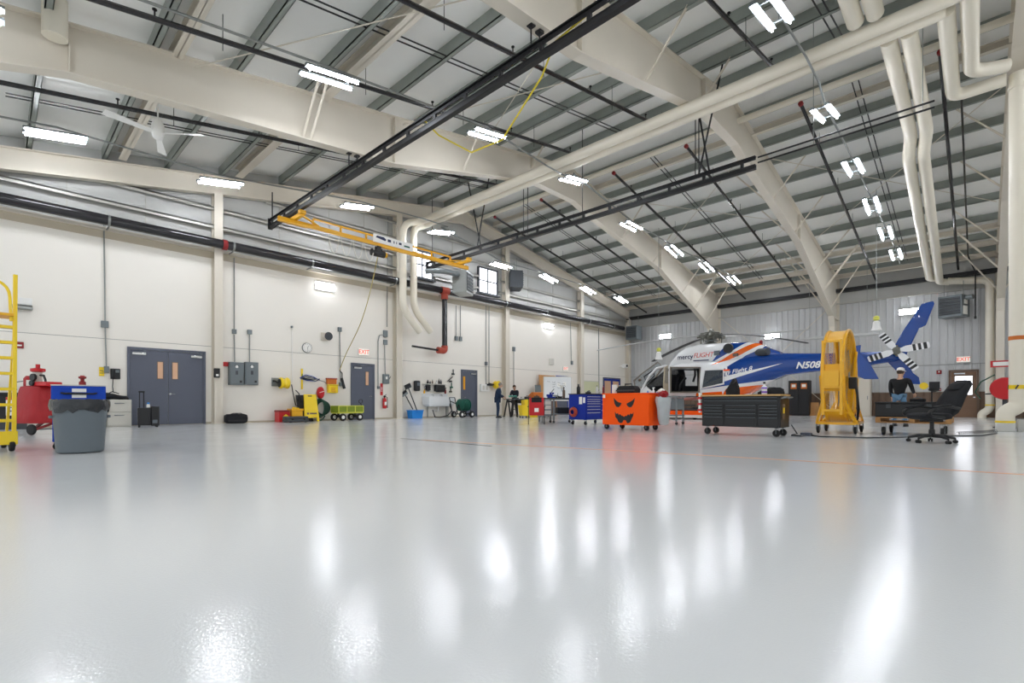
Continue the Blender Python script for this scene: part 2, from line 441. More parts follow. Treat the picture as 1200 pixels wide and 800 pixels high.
# rigid frames parallel to the white wall
BOT = [(-2.6, 5.6), (-1.2, 6.35), (1.0, 7.0), (8.2, 7.8), (14.4, 9.33), (17.1, 9.36), (18.0, 9.12), (25.0, 7.98), (31.9, 5.55)]
def botZ(x):
    for (x0, z0), (x1, z1) in zip(BOT, BOT[1:]):
        if x0 <= x <= x1: return z0+(z1-z0)*(x-x0)/(x1-x0)
    return BOT[0][1]
FR = [12.65, 5.95, -0.72, -7.4]
for y in FR:
    b = MB()
    xs = sorted(set([p[0] for p in BOT] + [RIDGE]))
    poly = [(x, botZ(x)) for x in xs] + [(32.2, 5.0), (32.35, 0), (WF-.06, 0), (WF-.06, roofZ(WF-.06))] + [(RIDGE, roofZ(RIDGE)), (-2.6, roofZ(-2.6))]
    b.prism(poly, lambda u, v: (u, y-.012, v), (0, .024, 0))
    W = .29
    low = [(x, botZ(x)) for x in xs] + [(32.2, 5.0), (32.35, 0)]
    for (x0, z0), (x1, z1) in zip(low, low[1:]):
        b.bar((x0, y, z0), (x1, y, z1), W, .03, up=(0,0,1) if abs(x1-x0) > .5 else (1,0,0))
    for x0, x1 in ((-2.6, RIDGE), (RIDGE, WF-.06)):
        b.bar((x0, y, roofZ(x0)-.015), (x1, y, roofZ(x1)-.015), W, .03)
    b.span((WF-.09, y-W/2, 0), (WF-.06, y+W/2, roofZ(WF)))
    for x in (1.0, 8.2, 14.4, 25.0):      # web stiffeners
        b.span((x-.012, y-.13, botZ(x)), (x+.012, y+.13, roofZ(x)-.02))
    b.span((32.0, y-.13, 5.45), (WF-.08, y+.13, 5.48))
    struct('ceiling_frame', b, 'cream steel', smooth=False)
    # flange braces up to the purlins
    for x in (5.5, 10.8, 14.0, 20.9, 24.0, 27.5, 29.3, 31.1):
        for sy in (-1, 1):
            for dx in ((-.06, .14) if x in (5.5, 29.3) else (0,)):
                p0 = Vector((x+dx, y+sy*.14, botZ(x)+.03)); p1 = Vector((x+dx, y+sy*(.14+min(1.5, (roofZ(x)-botZ(x))*.85)), roofZ(x)+.05))
                struct('ceiling_brace', MB().bar(p0, p1, .055, .012).bar(p0+Vector((.025, 0, 0)), p1+Vector((.025, 0, 0)), .012, .055), 'cream steel', smooth=False)
# end frame against the white wall, and its columns
b = MB(); y = 19.3
for x0, x1 in ((XN, RIDGE), (RIDGE, WF-.2)):
    b.prism([(x0, roofZ(x0, -.72)), (x1, roofZ(x1, -.72)), (x1, roofZ(x1, -.12)), (x0, roofZ(x0, -.12))], lambda u, v: (u, y-.012, v), (0, .024, 0))
    for o in (-.72, -.12): b.bar((x0, y, roofZ(x0, o)), (x1, y, roofZ(x1, o)), .25, .03)
struct('ceiling_frame', b, 'cream steel', smooth=False)
for x in (-1.9, 5.40, 12.76, 19.87, 27.05, 33.2):
    zt = roofZ(x, -.73); wd = .27 if x < 12 else .30
    b = MB().span((x-wd/2, 19.16, 0), (x+wd/2, 19.185, zt)).span((x-.01, 19.18, 0), (x+.01, WL, zt)).span((x-wd/2, 19.47, 0), (x+wd/2, WL, zt)).span((x-.2, 19.12, 0), (x+.2, WL, .025))
    struct('column', b, 'cream steel', smooth=False)
# black strip along the grey wall, for eave-gap shade and a dark pipe
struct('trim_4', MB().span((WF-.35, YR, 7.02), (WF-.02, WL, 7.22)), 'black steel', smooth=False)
# tie rods in the roof plane
for a, c in (((8.3, 12.3), (11.5, 6.2)), ((11.5, 12.3), (8.3, 6.2)), ((3.0, 12.3), (7.0, 6.2)), ((19, 12.3), (25, 6.2)), ((25, 12.3), (19, 6.2)), ((25, 12.3), (31.5, 6.2)), ((31.5, 12.3), (25, 6.2)), ((20, 5.6), (27, -.5)), ((27, 5.6), (20, -.5))):
    z = -.32
    struct('ceiling_rod', MB().cyl((a[0], a[1], roofZ(a[0], z)), (c[0], c[1], roofZ(c[0], z)), .014, n=6), 'cream steel')
# X bracing on the grey wall between the frames
for y0, z0, y1, z1 in ((12.4, 6.3, 6.2, .4), (12.4, .4, 6.2, 6.3)):
    struct('wall_rod', MB().cyl((WF-.2, y0, z0), (WF-.2, y1, z1), .02, n=6), 'cream steel')
# slim bridging bars between the purlins
for y in (16.2, 9.35, 2.65):
    for d in (0, .16):
        for x0, x1 in ((.2, 15.6), (18.0, 32.2)):
            struct('ceiling_bar', MB().bar((x0, y+d, roofZ(x0, .02)), (x1, y+d, roofZ(x1, .02)), .03, .02), 'black steel', smooth=False)

# ------------------------------------------------------------------ doors
def slate_door(n, X0, X1, Z1, leaves, windows, handles, closers, fm='door slate', lm='door slate', gm='tan glass'):
    # X0..X1: outside of the frame on the white wall
    root = bpy.data.objects.new('door_%d' % n, None); COL.objects.link(root); root.location = (X0, WL, 0); root['kind'] = 'structure'
    w = X1-X0; f = .075
    MB().span((0, -.05, 0), (f, .0, Z1)).span((w-f, -.05, 0), (w, 0, Z1)).span((f, -.05, Z1-f), (w-f, 0, Z1)).obj('door_frame', fm, root, smooth=False)
    lw = (w-2*f)/leaves
    for i in range(leaves):
        x0 = f+i*lw
        lf = MB().span((x0+.006, -.028, .012), (x0+lw-.006, -.002, Z1-f-.008)).obj('door_leaf', lm, root, smooth=False)
        for (a, z0, z1, ww) in windows[i]:
            MB().span((x0+a-.02, -.036, z0-.02), (x0+a+ww+.02, -.028, z1+.02)).obj('window_trim', 'brown frame', lf, smooth=False)
            MB().span((x0+a, -.040, z0), (x0+a+ww, -.034, z1)).obj('window_glass', gm, lf, smooth=False)
    for hx, dr in handles:
        h = MB().cyl((hx, -.03, 1.02), (hx, -.045, 1.02), .032).cyl((hx, -.03, 1.02), (hx, -.09, 1.02), .011).tube([(hx, -.085, 1.02), (hx+dr*.05, -.088, 1.018), (hx+dr*.13, -.082, 1.012)], .010)
        h.obj('door_handle', 'chrome', root)
    for cx, cw in closers:
        c = MB().span((cx, -.085, Z1-f-.17), (cx+cw, -.03, Z1-f-.09)).obj('door_closer', 'chrome', root, bevel=.006)
        MB().bar((cx+cw*.5, -.09, Z1-f-.09), (cx+cw*.95, -.16, Z1-f-.05), .02, .008).bar((cx+cw*.95, -.16, Z1-f-.05), (cx+cw*.5, -.05, Z1-f+.03), .02, .008).obj('arm', 'grey metal', c)
    return root
slate_door(1, 2.91, 5.08, 2.5, 2, [[(.72, 1.52, 2.06, .14)], [(.12, 1.52, 2.06, .14)]], [(1.14, 1)], [(.12, .36), (1.72, .33)])
slate_door(2, 10.53, 11.66, 2.44, 1, [[(.62, 1.5, 2.08, .13)]], [(.96, -1)], [(.12, .36)])
slate_door(3, 16.70, 17.82, 2.46, 1, [[(.06, 1.42, 2.1, .13)]], [(.16, 1)], [(.66, .36)], gm='orange glass')
slate_door(4, 24.6, 25.85, 2.46, 1, [[]], [(.2, 1)], [(.2, .36)], fm='deep blue', lm='door slate')
slate_door(5, 30.0, 32.3, 2.56, 2, [[(.1, .5, 2.3, .8)], [(.1, .5, 2.3, .8)]], [(1.1, 1)], [], lm='deep blue', gm='tan glass')
# brown exit door on the grey wall
root = bpy.data.objects.new('door_6', None); COL.objects.link(root); root.location = (WF-.04, 1.12, 0); root.rotation_euler = (0, 0, -PI/2); root['kind'] = 'structure'
w_, z_ = 1.12, 2.38
MB().span((0, -.06, 0), (.08, .02, z_)).span((w_-.08, -.06, 0), (w_, .02, z_)).span((.08, -.06, z_-.08), (w_-.08, .02, z_)).obj('door_frame', 'brown frame', root, smooth=False)
lf = MB().span((.085, -.04, .01), (w_-.085, 0, z_-.09)).obj('door_leaf', 'door brown', root, smooth=False)
MB().span((.2, -.055, 1.1), (w_-.2, -.035, 2.1)).obj('window_trim', 'brown frame', lf, smooth=False)
MB().span((.24, -.062, 1.14), (w_-.24, -.05, 2.06)).obj('window_glass', 'daylight glass', lf, smooth=False)
MB().span((.2, -.09, 2.16), (.62, -.04, 2.23)).obj('door_closer', 'chrome', root, bevel=.006)
MB().cyl((w_-.16, -.04, 1.0), (w_-.16, -.09, 1.0), .03).span((w_-.22, -.1, .99), (w_-.13, -.08, 1.015)).obj('door_handle', 'chrome', root)

# high windows in the white wall
def high_window(n, x0, x1, z0, z1):
    root = bpy.data.objects.new('window_%d' % n, None); COL.objects.link(root); root.location = (x0, WL+.08, z0); root['kind'] = 'structure'
    w, h = x1-x0, z1-z0; f = .07
    b = MB().span((-f, -.14, -f), (0, 0, h+f)).span((w, -.14, -f), (w+f, 0, h+f)).span((0, -.14, -f), (w, 0, 0)).span((0, -.14, h), (w, 0, h+f))
    b.span((w/2-.03, -.1, 0), (w/2+.03, 0, h)).span((0, -.1, h*.5-.03), (w/2-.03, 0, h*.5+.03)).span((w/2+.03, -.1, h*.5-.03), (w, 0, h*.5+.03))
    b.obj('window_frame', 'dark grey', root, smooth=False)
    for i in range(2):
        for j in range(2):
            MB().span((i*w/2+.03*i, -.05, j*h/2+.03*j), ((i+1)*w/2-.03*(1-i), -.03, (j+1)*h/2-.03*(1-j))).obj('window_glass', 'daylight glass', root, smooth=False)
    MB().span((-f-.1, -.22, -f-.06), (w+f+.1, 0, -f)).obj('window_sill', 'dark grey', root, smooth=False)
high_window(1, 13.72, 14.82, 6.78, 7.98)
high_window(2, 17.98, 19.3, 6.72, 8.0)
# dark joint across the floor and the faded orange line
struct('floor_joint', MB().span((5.70, 5.9, 0.0), (5.735, 8.55, .003)), 'dark pipe', smooth=False)
b = MB()
pts = [(5.75, 7.9), (6.1, 6.0), (6.55, 3.8), (6.95, 1.4), (7.15, -.5)]
for (x0, y0), (x1, y1) in zip(pts, pts[1:]): b.bar((x0, y0, .001), (x1, y1, .001), .045, .002)
struct('floor_line', b, 'orange line', smooth=False)
struct('baseboard_left', MB().span((XN, WL-.008, 0), (WF, WL, .06)), 'tan wall band', smooth=False)
# ------------------------------------------------------------------ ceiling lights: twin tubes on conduit runs
def make_fixture(label, name='ceiling_light', group='twin-tube ceiling lights'):
    t = thing(name, label, 'light', (0, 0, 0), 0, group)
    b = MB()
    for s in (-1, 1): b.prism([(s*.16-.075, 0), (s*.16+.075, 0), (s*.16+.035, .06), (s*.16-.035, .06)], lambda u, v: (-.62, u, v), (1.24, 0, 0))
    for x in (-.46, .43): b.span((x, -.13, .02), (x+.03, .13, .05))
    b.obj('housing', 'grey metal', t, smooth=False)
    for s in (-1, 1):
        MB().cyl((-.585, s*.16, -.03), (.585, s*.16, -.03), .02, n=10).obj('tube', 'lamp tube', t)
    for s in (-1, 1):
        MB().cyl((s*.445, 0, .05), (s*.445, 0, .185), .008, n=6).obj('hanger', 'conduit', t)
    return t
rows = [
 (17.2, [(66, 159), (259, 214), (419, 242), (517, 272), (587, 311), (643, 326), (689, 340), (728, 351)], 'near the white wall'),
 (10.4, [(387, 91), (571, 158), (672, 211), (740, 265), (790, 294), (828, 313), (860, 328)], 'in the middle of the hall'),
 (2.85, [(905, 16), (967, 133), (1000, 196), (1022, 241), (1038, 273), (1050, 298)], 'over the helicopter tail')]
ORD = ['first', 'second', 'third', 'fourth', 'fifth', 'sixth', 'seventh', 'eighth', 'ninth']
proto = None
for Y, pts, where in rows:
    path = []
    for i, (px, py) in enumerate(pts):
        p = onY(px, py, Y)
        lab = 'glowing twin-tube light, %s from the camera in the row %s' % (ORD[i], where)
        path.append((p.x, Y, p.z+.22))
        if proto is None:
            proto = make_fixture(lab); o = proto
        else: o = clone(proto, p, 0, lab)
        o.location = p
        s = (-1 if p.x > RIDGE else 1)*math.atan(.175) if abs(p.x-RIDGE) > 2 else 0
        o.rotation_euler = (0, -s, 0)
    x0 = path[0][0]; path = [(x0-4.0, Y, path[0][2]-.6)] + path
    e = path[-1]; path.append((min(e[0]+1.6, WF-.4), Y, e[2]-.3))
    k = next(i for i, q in enumerate(path) if q[0] > 12.6)
    path[k:k] = [(12.7, Y, 8.58), (13.98, Y, 8.58)]
    b = MB()
    b.tube(path, .026, 6)
    tag(b.obj('conduit_run', 'conduit'), 'grey conduit carrying the row of ceiling lights ' + where, 'conduit')
# unseen lights added behind and beside the camera to brighten the near floor
for Y, xs in ((10.4, (-.5,)), (3.15, (1.0, 5.8)), (-3.9, (1.5, 6.5, 11.5, 17, 22, 27)), (-10.5, (1.5, 6.5, 11.5, 17, 22, 27))):
    for x in xs:
        clone(proto, (x, Y, roofZ(x)-1.3), 0, 'added unseen twin-tube light hanging over the open floor beside the camera')

# glowing twin-tube lights on the walls
def wall_light(loc, rz, label):
    t = thing('wall_light', label, 'light', loc, rz, 'twin-tube wall lights')
    MB().span((-.42, -.06, -.17), (.42, 0, .17)).obj('housing', 'white plastic', t, bevel=.01)
    for s in (-1, 1): MB().cyl((-.4, -.085, s*.09), (.4, -.085, s*.09), .024, n=10).obj('tube', 'wall tube', t)
wall_light(onY(380, 336, WL), 0, 'glowing twin-tube light high on the white wall, above the wall clock')
wall_light(onY(642, 382, WL), 0, 'glowing twin-tube light high on the white wall, above the whiteboard')
wall_light(onX(780, 394, WF-.05), -PI/2, 'glowing twin-tube light on the grey wall above the helicopter nose')
wall_light(onX(905, 394, WF-.05), -PI/2, 'glowing twin-tube light on the grey wall above the blue tail boom')
wall_light(onX(1065, 365, WF-.05), -PI/2, 'glowing twin-tube light on the grey wall behind the upright tail fin')

# ------------------------------------------------------------------ sprinkler pipes (black), following the roof slope
def sprinkler(Y, x0, x1, off, label, heads=True):
    t = thing('sprinkler_pipe', label, 'pipe', (0, Y, 0), 0, 'black sprinkler pipes under the roof')
    pts = [(x0, 0, roofZ(x0, off))] + ([(RIDGE, 0, roofZ(RIDGE, off))] if x0 < RIDGE < x1 else []) + [(x1, 0, roofZ(x1, off))]
    MB().tube(pts, .052, 8).obj('pipe', 'dark pipe', t)
    MB().cyl((x0-.03, 0, pts[0][2]), (x0+.05, 0, pts[0][2]-.01), .075, n=10).obj('end_cap', 'dark red', t)
    k = x0+1.4
    while k < x1-.5:
        z = roofZ(k, off)
        MB().cyl((k, 0, z+.04), (k, 0, z+.16), .016, n=6).cyl((k, 0, z+.16), (k, 0, z+.18), .04, n=8).obj('sprinkler_head', 'dark pipe', t)
        MB().cyl((k+1.1, 0, z-.19*0), (k+1.1, 0, roofZ(k+1.1)+.02), .008, n=6).obj('hanger', 'black steel', t)
        k += 3.1
    return t
near = 'on the near roof slope'; far = 'on the far slope'
for Y, n in ((14.55, 'between the first two beams'), (10.75, 'just beyond the middle beam'), (7.75, 'beside the near beam'), (4.05, 'over the yellow fan')):
    sprinkler(Y, -2.5, 15.2, -.5, 'black sprinkler pipe %s, %s' % (near, n))
for Y, n in ((17.7, 'closest to the white wall'), (14.65, 'second from the white wall'), (10.8, 'above the helicopter hub'), (7.75, 'above the helicopter boom'), (4.05, 'above the helicopter tail'), (.75, 'closest to the white risers')):
    sprinkler(Y, 17.4, 33.0, -.5, 'black pipe %s, %s' % (far, n))
# thick black main along the top of the white wall
t = thing('pipe_main', 'thick black pipe running along the ledge of the white wall', 'pipe', (0, 18.98, 6.2))
MB().cyl((XN, 0, 0), (WF-1.6, 0, 0), .155, n=20).obj('pipe', 'dark pipe', t)
for x in (2.4, 5.8, 8.6, 12.4, 15.2, 19.5, 23.0, 27.5, 30.5):
    MB().cyl((x-.03, 0, 0), (x+.03, 0, 0), .172, n=16).span((x-.02, 0, -.19), (x+.02, .5, -.16)).obj('bracket', 'conduit', t)
MB().cyl((5.46, 0, 0), (5.6, 0, 0), .175, n=16).obj('coupling', 'dark red', t)
# black riser with red couplings dropping from it
x = onY(521, 370, 18.98).x
t = thing('riser_pipe', 'black riser pipe with red elbows dropping from the thick pipe', 'pipe', (x, 18.98, 0))
zb = onY(521, 408, 18.98).z
MB().cyl((0, 0, zb), (0, 0, 6.03), .13, n=16).obj('pipe', 'dark pipe', t)
MB().cyl((0, 0, 5.78), (0, 0, 6.06), .17, n=16).cyl((-.22, 0, 6.2), (.22, 0, 6.2), .185, n=16).obj('tee', 'coupling red', t)
MB().tube(rounded([(0, 0, zb+.12), (0, 0, zb-.12), (-.42, 0, zb-.12)], .22), .16, 12).obj('elbow', 'coupling red', t)
MB().tube([(-.42, 0, zb-.12), (-1.9, 0, zb-.05)], .05, 8).obj('branch', 'dark pipe', t)

# ------------------------------------------------------------------ big cream pipes under the ridge
rp = .155
def pipe(name, label, pts, r, m='cream pipe', rad=.5, n=14, bands=(), cat='pipe', group=None):
    t = thing(name, label, cat, (0, 0, 0), 0, group)
    MB().tube(rounded(pts, rad, 6), r, n).obj('pipe', m, t)
    for p, q, rr, mm in bands: MB().cyl(p, q, rr, n=16).obj('band', mm, t)
    return t
xa, xb, zr = 13.26, 13.64, 8.88
for X, px, lab, yend in ((xa, 472.2, 'cream ridge pipe turning down the white wall, the upper of the pair', -.2), (xb, 484.8, 'cream ridge pipe turning down the white wall, the lower of the pair', .5)):
    ytop = 18.3 if X == xa else 18.48
    xd = onY(px, 330, ytop).x
    q = onY(px, 352, ytop); q2 = onY(px+22, 388, ytop+.1)
    pipe('vent_pipe', lab, [(X, yend, zr), (X, ytop, zr), (xd, ytop, zr-.3), (xd, ytop, onY(px, 362, ytop).z), (q2.x, ytop+.25, q2.z)], rp, rad=.5, group='large cream pipes')
# the runs that cross the ridge pair towards the grey wall, and to the big standing pipe
pipe('vent_pipe', 'cream pipe from the ridge to the big standing pipe, the lower one', [(xb, .5, zr), (17.6, .5, zr), (17.6, -.5, zr)], rp, rad=.3, group='large cream pipes')
pipe('vent_pipe', 'cream pipe from the ridge to the big standing pipe, the upper one', [(5.0, .14, zr), (16.6, .14, zr), (17.0, -.5, zr+.05)], rp, rad=.3, group='large cream pipes')
for y0, lab in ((1.95, 'cream pipe overhead crossing towards the ridge, first of two'), (1.6, 'cream pipe overhead crossing towards the ridge, second of two')):
    pipe('vent_pipe', lab, [(5.0, y0, zr+.1), (12.9, y0, zr+.1)], .16, group='large cream pipes')
for k, (y0, yw, nm) in enumerate(((1.48, 1.9, 'farther'), (1.12, 1.48, 'nearer'))):
    pw = onX((1089, 1101)[k], (326, 330)[k], 32.6)
    pipe('vent_pipe', 'cream pipe following the roof to the grey wall, the %s of two' % nm,
         [(xb+.2, y0, zr), (19.0, y0, zr-.15), (19.6, y0+.12, zr-.5), (pw.x, pw.y, pw.z), (pw.x+.15, pw.y-.35, pw.z-.05)], .16, rad=.35, group='large cream pipes')
pw = onX(1101, 330, 32.7); pe = onX(1160, 328, 32.7)
pipe('vent_pipe', 'cream pipe running along the grey wall and down beside the exit door', [(32.72, pw.y-.3, pw.z-.02), (32.72, pe.y, pe.z-.0), (32.72, pe.y, .42), (32.72, pe.y+.28, .2), (32.72, pe.y+.28, 0)], .165, rad=.3, group='large cream pipes',
     bands=[((32.72, pe.y, z-.03), (32.72, pe.y, z+.03), .175, mm) for z, mm in ((1.15, 'black plastic'), (.62, 'yellow paint'))])
# big standing pipe by the camera side, with tape bands and footing
bx, by = 17.75, -.72
t = thing('standing_pipe', 'big cream standing pipe with yellow and black tape bands on concrete footings', 'pipe', (bx, by, 0))
MB().tube(rounded([(0, 0, 9.0), (0, 0, .62), (-.12, .24, .5), (-.12, .24, .2)], .3, 6), .178, 18).obj('pipe', 'cream pipe', t)
MB().cyl((0, 0, 8.62), (0, 0, 8.7), .195, n=18).obj('collar', 'cream pipe', t)
for z, k in ((2.35, 'box orange'), (1.12, 'yellow paint')):
    MB().cyl((0, 0, z-.05), (0, 0, z+.05), .185, n=18).obj('band', k, t)
for z in (1.12,):
    for j in range(5):
        a = j*2*PI/5 + .3
        MB().bar((.172*math.cos(a), .172*math.sin(a), z-.05), (.172*math.cos(a+.3), .172*math.sin(a+.3), z+.05), .05, .03).obj('stripe', 'black plastic', t)
MB().cyl((-.12, .24, .22), (-.12, .24, .27), .19, n=18).obj('band', 'yellow paint', t)
MB().span((-.3, .06, 0), (.06, .42, .22)).obj('footing', 'concrete', t, bevel=.015)
MB().span((-.1, -.4, 0), (.26, .02, .3)).obj('footing', 'concrete', t, bevel=.015)
# upright cream pipe at the top corner of the picture, in front of the near frame
p = onY(65, 46, 12.3)
t = pipe('vent_pipe', 'short cream pipe rising through the roof beside the near frame', [(p.x, 12.43, p.z+.1), (p.x, 12.43, roofZ(p.x, .3))], .19, group='large cream pipes')

# ------------------------------------------------------------------ crane rails, bridge and hoist
def rail(X, y0, y1, label):
    t = thing('crane_rail', label, 'crane rail', (X, 0, 7.0), 0, 'black overhead crane rails')
    MB().span((-.06, y0, 0), (.06, y1, .025)).span((-.06, y0, .1), (.06, y1, .12)).span((-.05, y0, .02), (-.035, y1, .11)).span((.035, y0, .02), (.05, y1, .11)).obj('lower_rail', 'black steel', t, smooth=False)
    MB().span((-.055, y0, .33), (.055, y1, .35)).span((-.01, y0, .25), (.01, y1, .34)).obj('upper_rail', 'black steel', t, smooth=False)
    y = y0+.35
    while y < y1:
        MB().span((-.03, y-.04, .11), (.03, y+.04, .26)).obj('spacer', 'black steel', t, smooth=False); y += 1.05
    for fy in FR[:3]:
        if y0 < fy < y1:
            zt = botZ(X)-7.0
            for dx in (-.12, .12):
                MB().cyl((dx, fy, .3), (dx, fy, zt), .016, n=6).span((dx-.06, fy-.06, zt-.05), (dx+.06, fy+.06, zt)).obj('hanger', 'black steel', t)
    MB().span((-.08, y1-.02, -.02), (.08, y1, .37)).obj('end_stop', 'black steel', t, smooth=False)
    return t
r1 = rail(6.9, -4, 18.6, 'black overhead crane rail nearer the camera, held on the beams')
r2 = rail(14.1, 4.35, 18.9, 'black overhead crane rail further away, hung on long rods')
for y, dy in ((5.6, .5), (5.9, -.7), (15.2, .8), (15.4, -.8), (18.5, 0), (10.0, 0)):
    MB().cyl((0, y, .35), (0, y+dy, roofZ(14.1)-7.0+.1), .028 if dy else .014, n=6).obj('hanger', 'black steel', r2)
for y in (18.4,):
    MB().cyl((0, y, .35), (0, y, roofZ(6.9)-7.0-.7), .02, n=6).obj('hanger', 'black steel', r1)
t = thing('bridge_crane', 'yellow bridge crane spanning the two black overhead rails', 'crane', (0, 16.45, 6.62))
MB().span((6.35, -.06, 0), (14.5, .06, .02)).span((6.35, -.06, .13), (14.5, .06, .15)).span((6.35, -.05, .02), (14.5, -.035, .13)).span((6.35, .035, .02), (14.5, .05, .13)).obj('lower_chord', 'crane yellow', t, smooth=False)
MB().bar((7.5, 0, .36), (13.5, 0, .36), .07, .05).obj('upper_chord', 'crane yellow', t, smooth=False)
for x in (7.5, 8.5, 9.5, 11.5, 12.5, 13.5): MB().span((x-.03, -.03, .14), (x+.03, .03, .34)).obj('strut', 'crane yellow', t, smooth=False)
for x in (6.9, 14.1):
    MB().span((x-.06, -.55, .16), (x+.06, .55, .28)).span((x-.1, -.6, .22), (x+.1, -.45, .34)).span((x-.1, .45, .22), (x+.1, .6, .34)).bar((x-.0, -.5, .2), (x+(.8 if x < 10 else -.8), 0, .16), .05, .05).bar((x, .5, .2), (x+(.8 if x < 10 else -.8), 0, .16), .05, .05).obj('end_truck', 'crane yellow', t, smooth=False)
sg = MB().span((9.75, -.09, .12), (11.5, -.065, .42)).obj('sign_board', 'white plastic', t, smooth=False)
MB().prism([(9.85, .3), (10.25, .24), (10.3, .3), (10.2, .37), (9.9, .37)], lambda u, v: (u, -.098, v), (0, .008, 0)).span((10.36, -.098, .24), (10.5, -.09, .34)).obj('logo', 'letter navy', sg, smooth=False)
MB().span((10.62, -.098, .24), (10.66, -.09, .33)).span((10.74, -.098, .24), (10.77, -.09, .33)).span((10.86, -.098, .25), (10.98, -.09, .33)).obj('marks', 'letter navy', sg, smooth=False)
MB().span((11.1, -.098, .22), (11.36, -.09, .28)).obj('marks', 'green paint', sg, smooth=False)
t = thing('chain_hoist', 'black electric chain hoist hanging under the yellow bridge', 'hoist', (10.0, 16.45, 6.62))
MB().cyl((-.28, 0, -.26), (.26, 0, -.26), .13, n=16).span((-.12, -.12, -.36), (.12, .12, -.1)).obj('body', 'black plastic', t)
MB().cyl((.26, 0, -.26), (.36, 0, -.26), .1, n=14).obj('end_cap', 'crane yellow', t)
MB().span((-.09, -.09, -.1), (.09, .09, -.002)).obj('trolley', 'black steel', t)
MB().tube([(0, .02, -.36), (0, .02, -.7)], .012, 6).ball((0, .02, -.74), .05).obj('hook', 'grey metal', t)
t = thing('festoon_cable', 'pale cable hanging in loops under the yellow bridge', 'cable', (0, 16.35, 6.6))
b = MB()
for i in range(4):
    x0 = 8.0+i*.46; b.tube([(x0+.40*k/8, 0, -.03-.62*(1-(2*k/8-1)**2)**.8) for k in range(9)], .02, 6)
b.obj('cable', 'beige metal', t)
MB().bar((7.3, .05, -.01), (10.0, .05, -.01), .03, .02).obj('cable_track', 'conduit', t)
q0 = Vector((9.95, 16.4, 6.2)); q1 = onY(398, 434, WL-.12)
b = MB(); pts = []
for i in range(17):
    s = i/16; p = q0.lerp(q1, s); p.z -= 1.2*math.sin(PI*s)*(1-s)*.9; pts.append(p)
t = thing('pendant_cable', 'yellow pendant cable slanting from the hoist down to the white wall', 'cable', (0, 0, 0))
MB().tube(pts, .016, 6).obj('cable', 'cord tan', t)
c0 = onY(401, 449, WL-.1)
MB().tube([pts[-1], (q1.x+.12, WL-.1, q1.z-.1), (c0.x, WL-.1, c0.z+.2)], .02, 6).obj('cable', 'black plastic', t)
MB().bar((c0.x-.03, WL-.1, c0.z+.22), (c0.x+.1, WL-.1, c0.z-.22), .09, .08).obj('control_pendant', 'black plastic', t)
# yellow air hose looped along the nearer rail
t = thing('air_hose', 'yellow air hose looped along the nearer overhead rail', 'hose', (0, 0, 0))
pts = [(6.95, 3.6, 7.42), (7.0, 4.6, 7.4), (7.05, 5.6, 7.3), (7.15, 6.0, 6.9), (7.5, 7.4, 6.35), (7.6, 8.5, 6.5), (7.2, 9.2, 7.0), (6.98, 9.5, 7.4)]
MB().tube(pts, .018, 6).obj('hose', 'yellow cable', t)

# ------------------------------------------------------------------ ceiling fan, heaters, wires
p = onY(185, 157, 14.3)
t = thing('ceiling_fan', 'white three-blade ceiling fan hanging below the roof beams', 'fan', p)
MB().lathe([(.03, .35), (.09, .33), (.13, .2), (.14, .05), (.1, -.1), (.03, -.14)], (0, 0, 0), 18).obj('motor', 'white plastic', t)
MB().cyl((0, 0, .3), (0, 0, roofZ(p.x)-p.z-.05), .016, n=8).obj('rod', 'white plastic', t)
MB().lathe([(.1, 0), (.06, -.1)], (0, 0, roofZ(p.x)-p.z), 14).obj('canopy', 'white plastic', t)
for a in (-46, 74, 194):
    d = Vector((math.cos(R(a)), math.sin(R(a)), 0)); q = Vector((-d.y, d.x, 0))
    b = MB().add([d*.12 + q*.05 + Vector((0, 0, .03)), d*.12 - q*.05 + Vector((0, 0, -.01)), d*1.08 - q*.1 + Vector((0, 0, -.05)), d*1.08 + q*.1 + Vector((0, 0, .01))] +
             [d*.12 + q*.05 + Vector((0, 0, .042)), d*.12 - q*.05 + Vector((0, 0, .002)), d*1.08 - q*.1 + Vector((0, 0, -.038)), d*1.08 + q*.1 + Vector((0, 0, .022))],
             [(3, 2, 1, 0), (4, 5, 6, 7), (0, 1, 5, 4), (1, 2, 6, 5), (2, 3, 7, 6), (3, 0, 4, 7)])
    b.obj('blade', 'white plastic', t, bevel=.004)

def heater(name, label, loc, rz, w, d, h, m='panel grey', duct=None):
    t = thing(name, label, 'heater', loc, rz)
    MB().span((-w/2, 0, 0), (w/2, d, h)).obj('cabinet', m, t, bevel=.02)
    MB().span((-w/2+.06, -.02, .12), (w/2-.06, 0.004, h-.1)).obj('face', 'dark grey', t, smooth=False)
    for i in range(6):
        z = .17 + (h-.32)*i/5
        MB().bar((-w/2+.06, -.03, z), (w/2-.06, -.03, z), .05, .012).obj('louver', m, t, smooth=False)
    for s in (-1, 1): MB().cyl((s*w*.4, d*.5, h), (s*w*.4, d*.5, h+.7), .014, n=6).obj('hanger', 'conduit', t)
    if duct: MB().tube(rounded(duct, .25), .12, 12).obj('flue', 'grey metal', t)
    return t
p = onY(549, 345, 17.6)
heater('unit_heater', 'grey louvered heater with a flue pipe hung between the high windows', (p.x, 17.5, p.z), 0.5, .95, .7, 1.05, 'conduit', duct=[(-.48, .4, .85), (-1.3, .95, .85), (-1.5, 1.6, .8)])
p = onY(608, 340, 18.9)
heater('unit_heater', 'dark louvered heater high on the white wall past the second window', (p.x, 18.7, p.z), .9, 1.1, .7, .95, 'dark grey')
p = onX(1113, 372, 32.4)
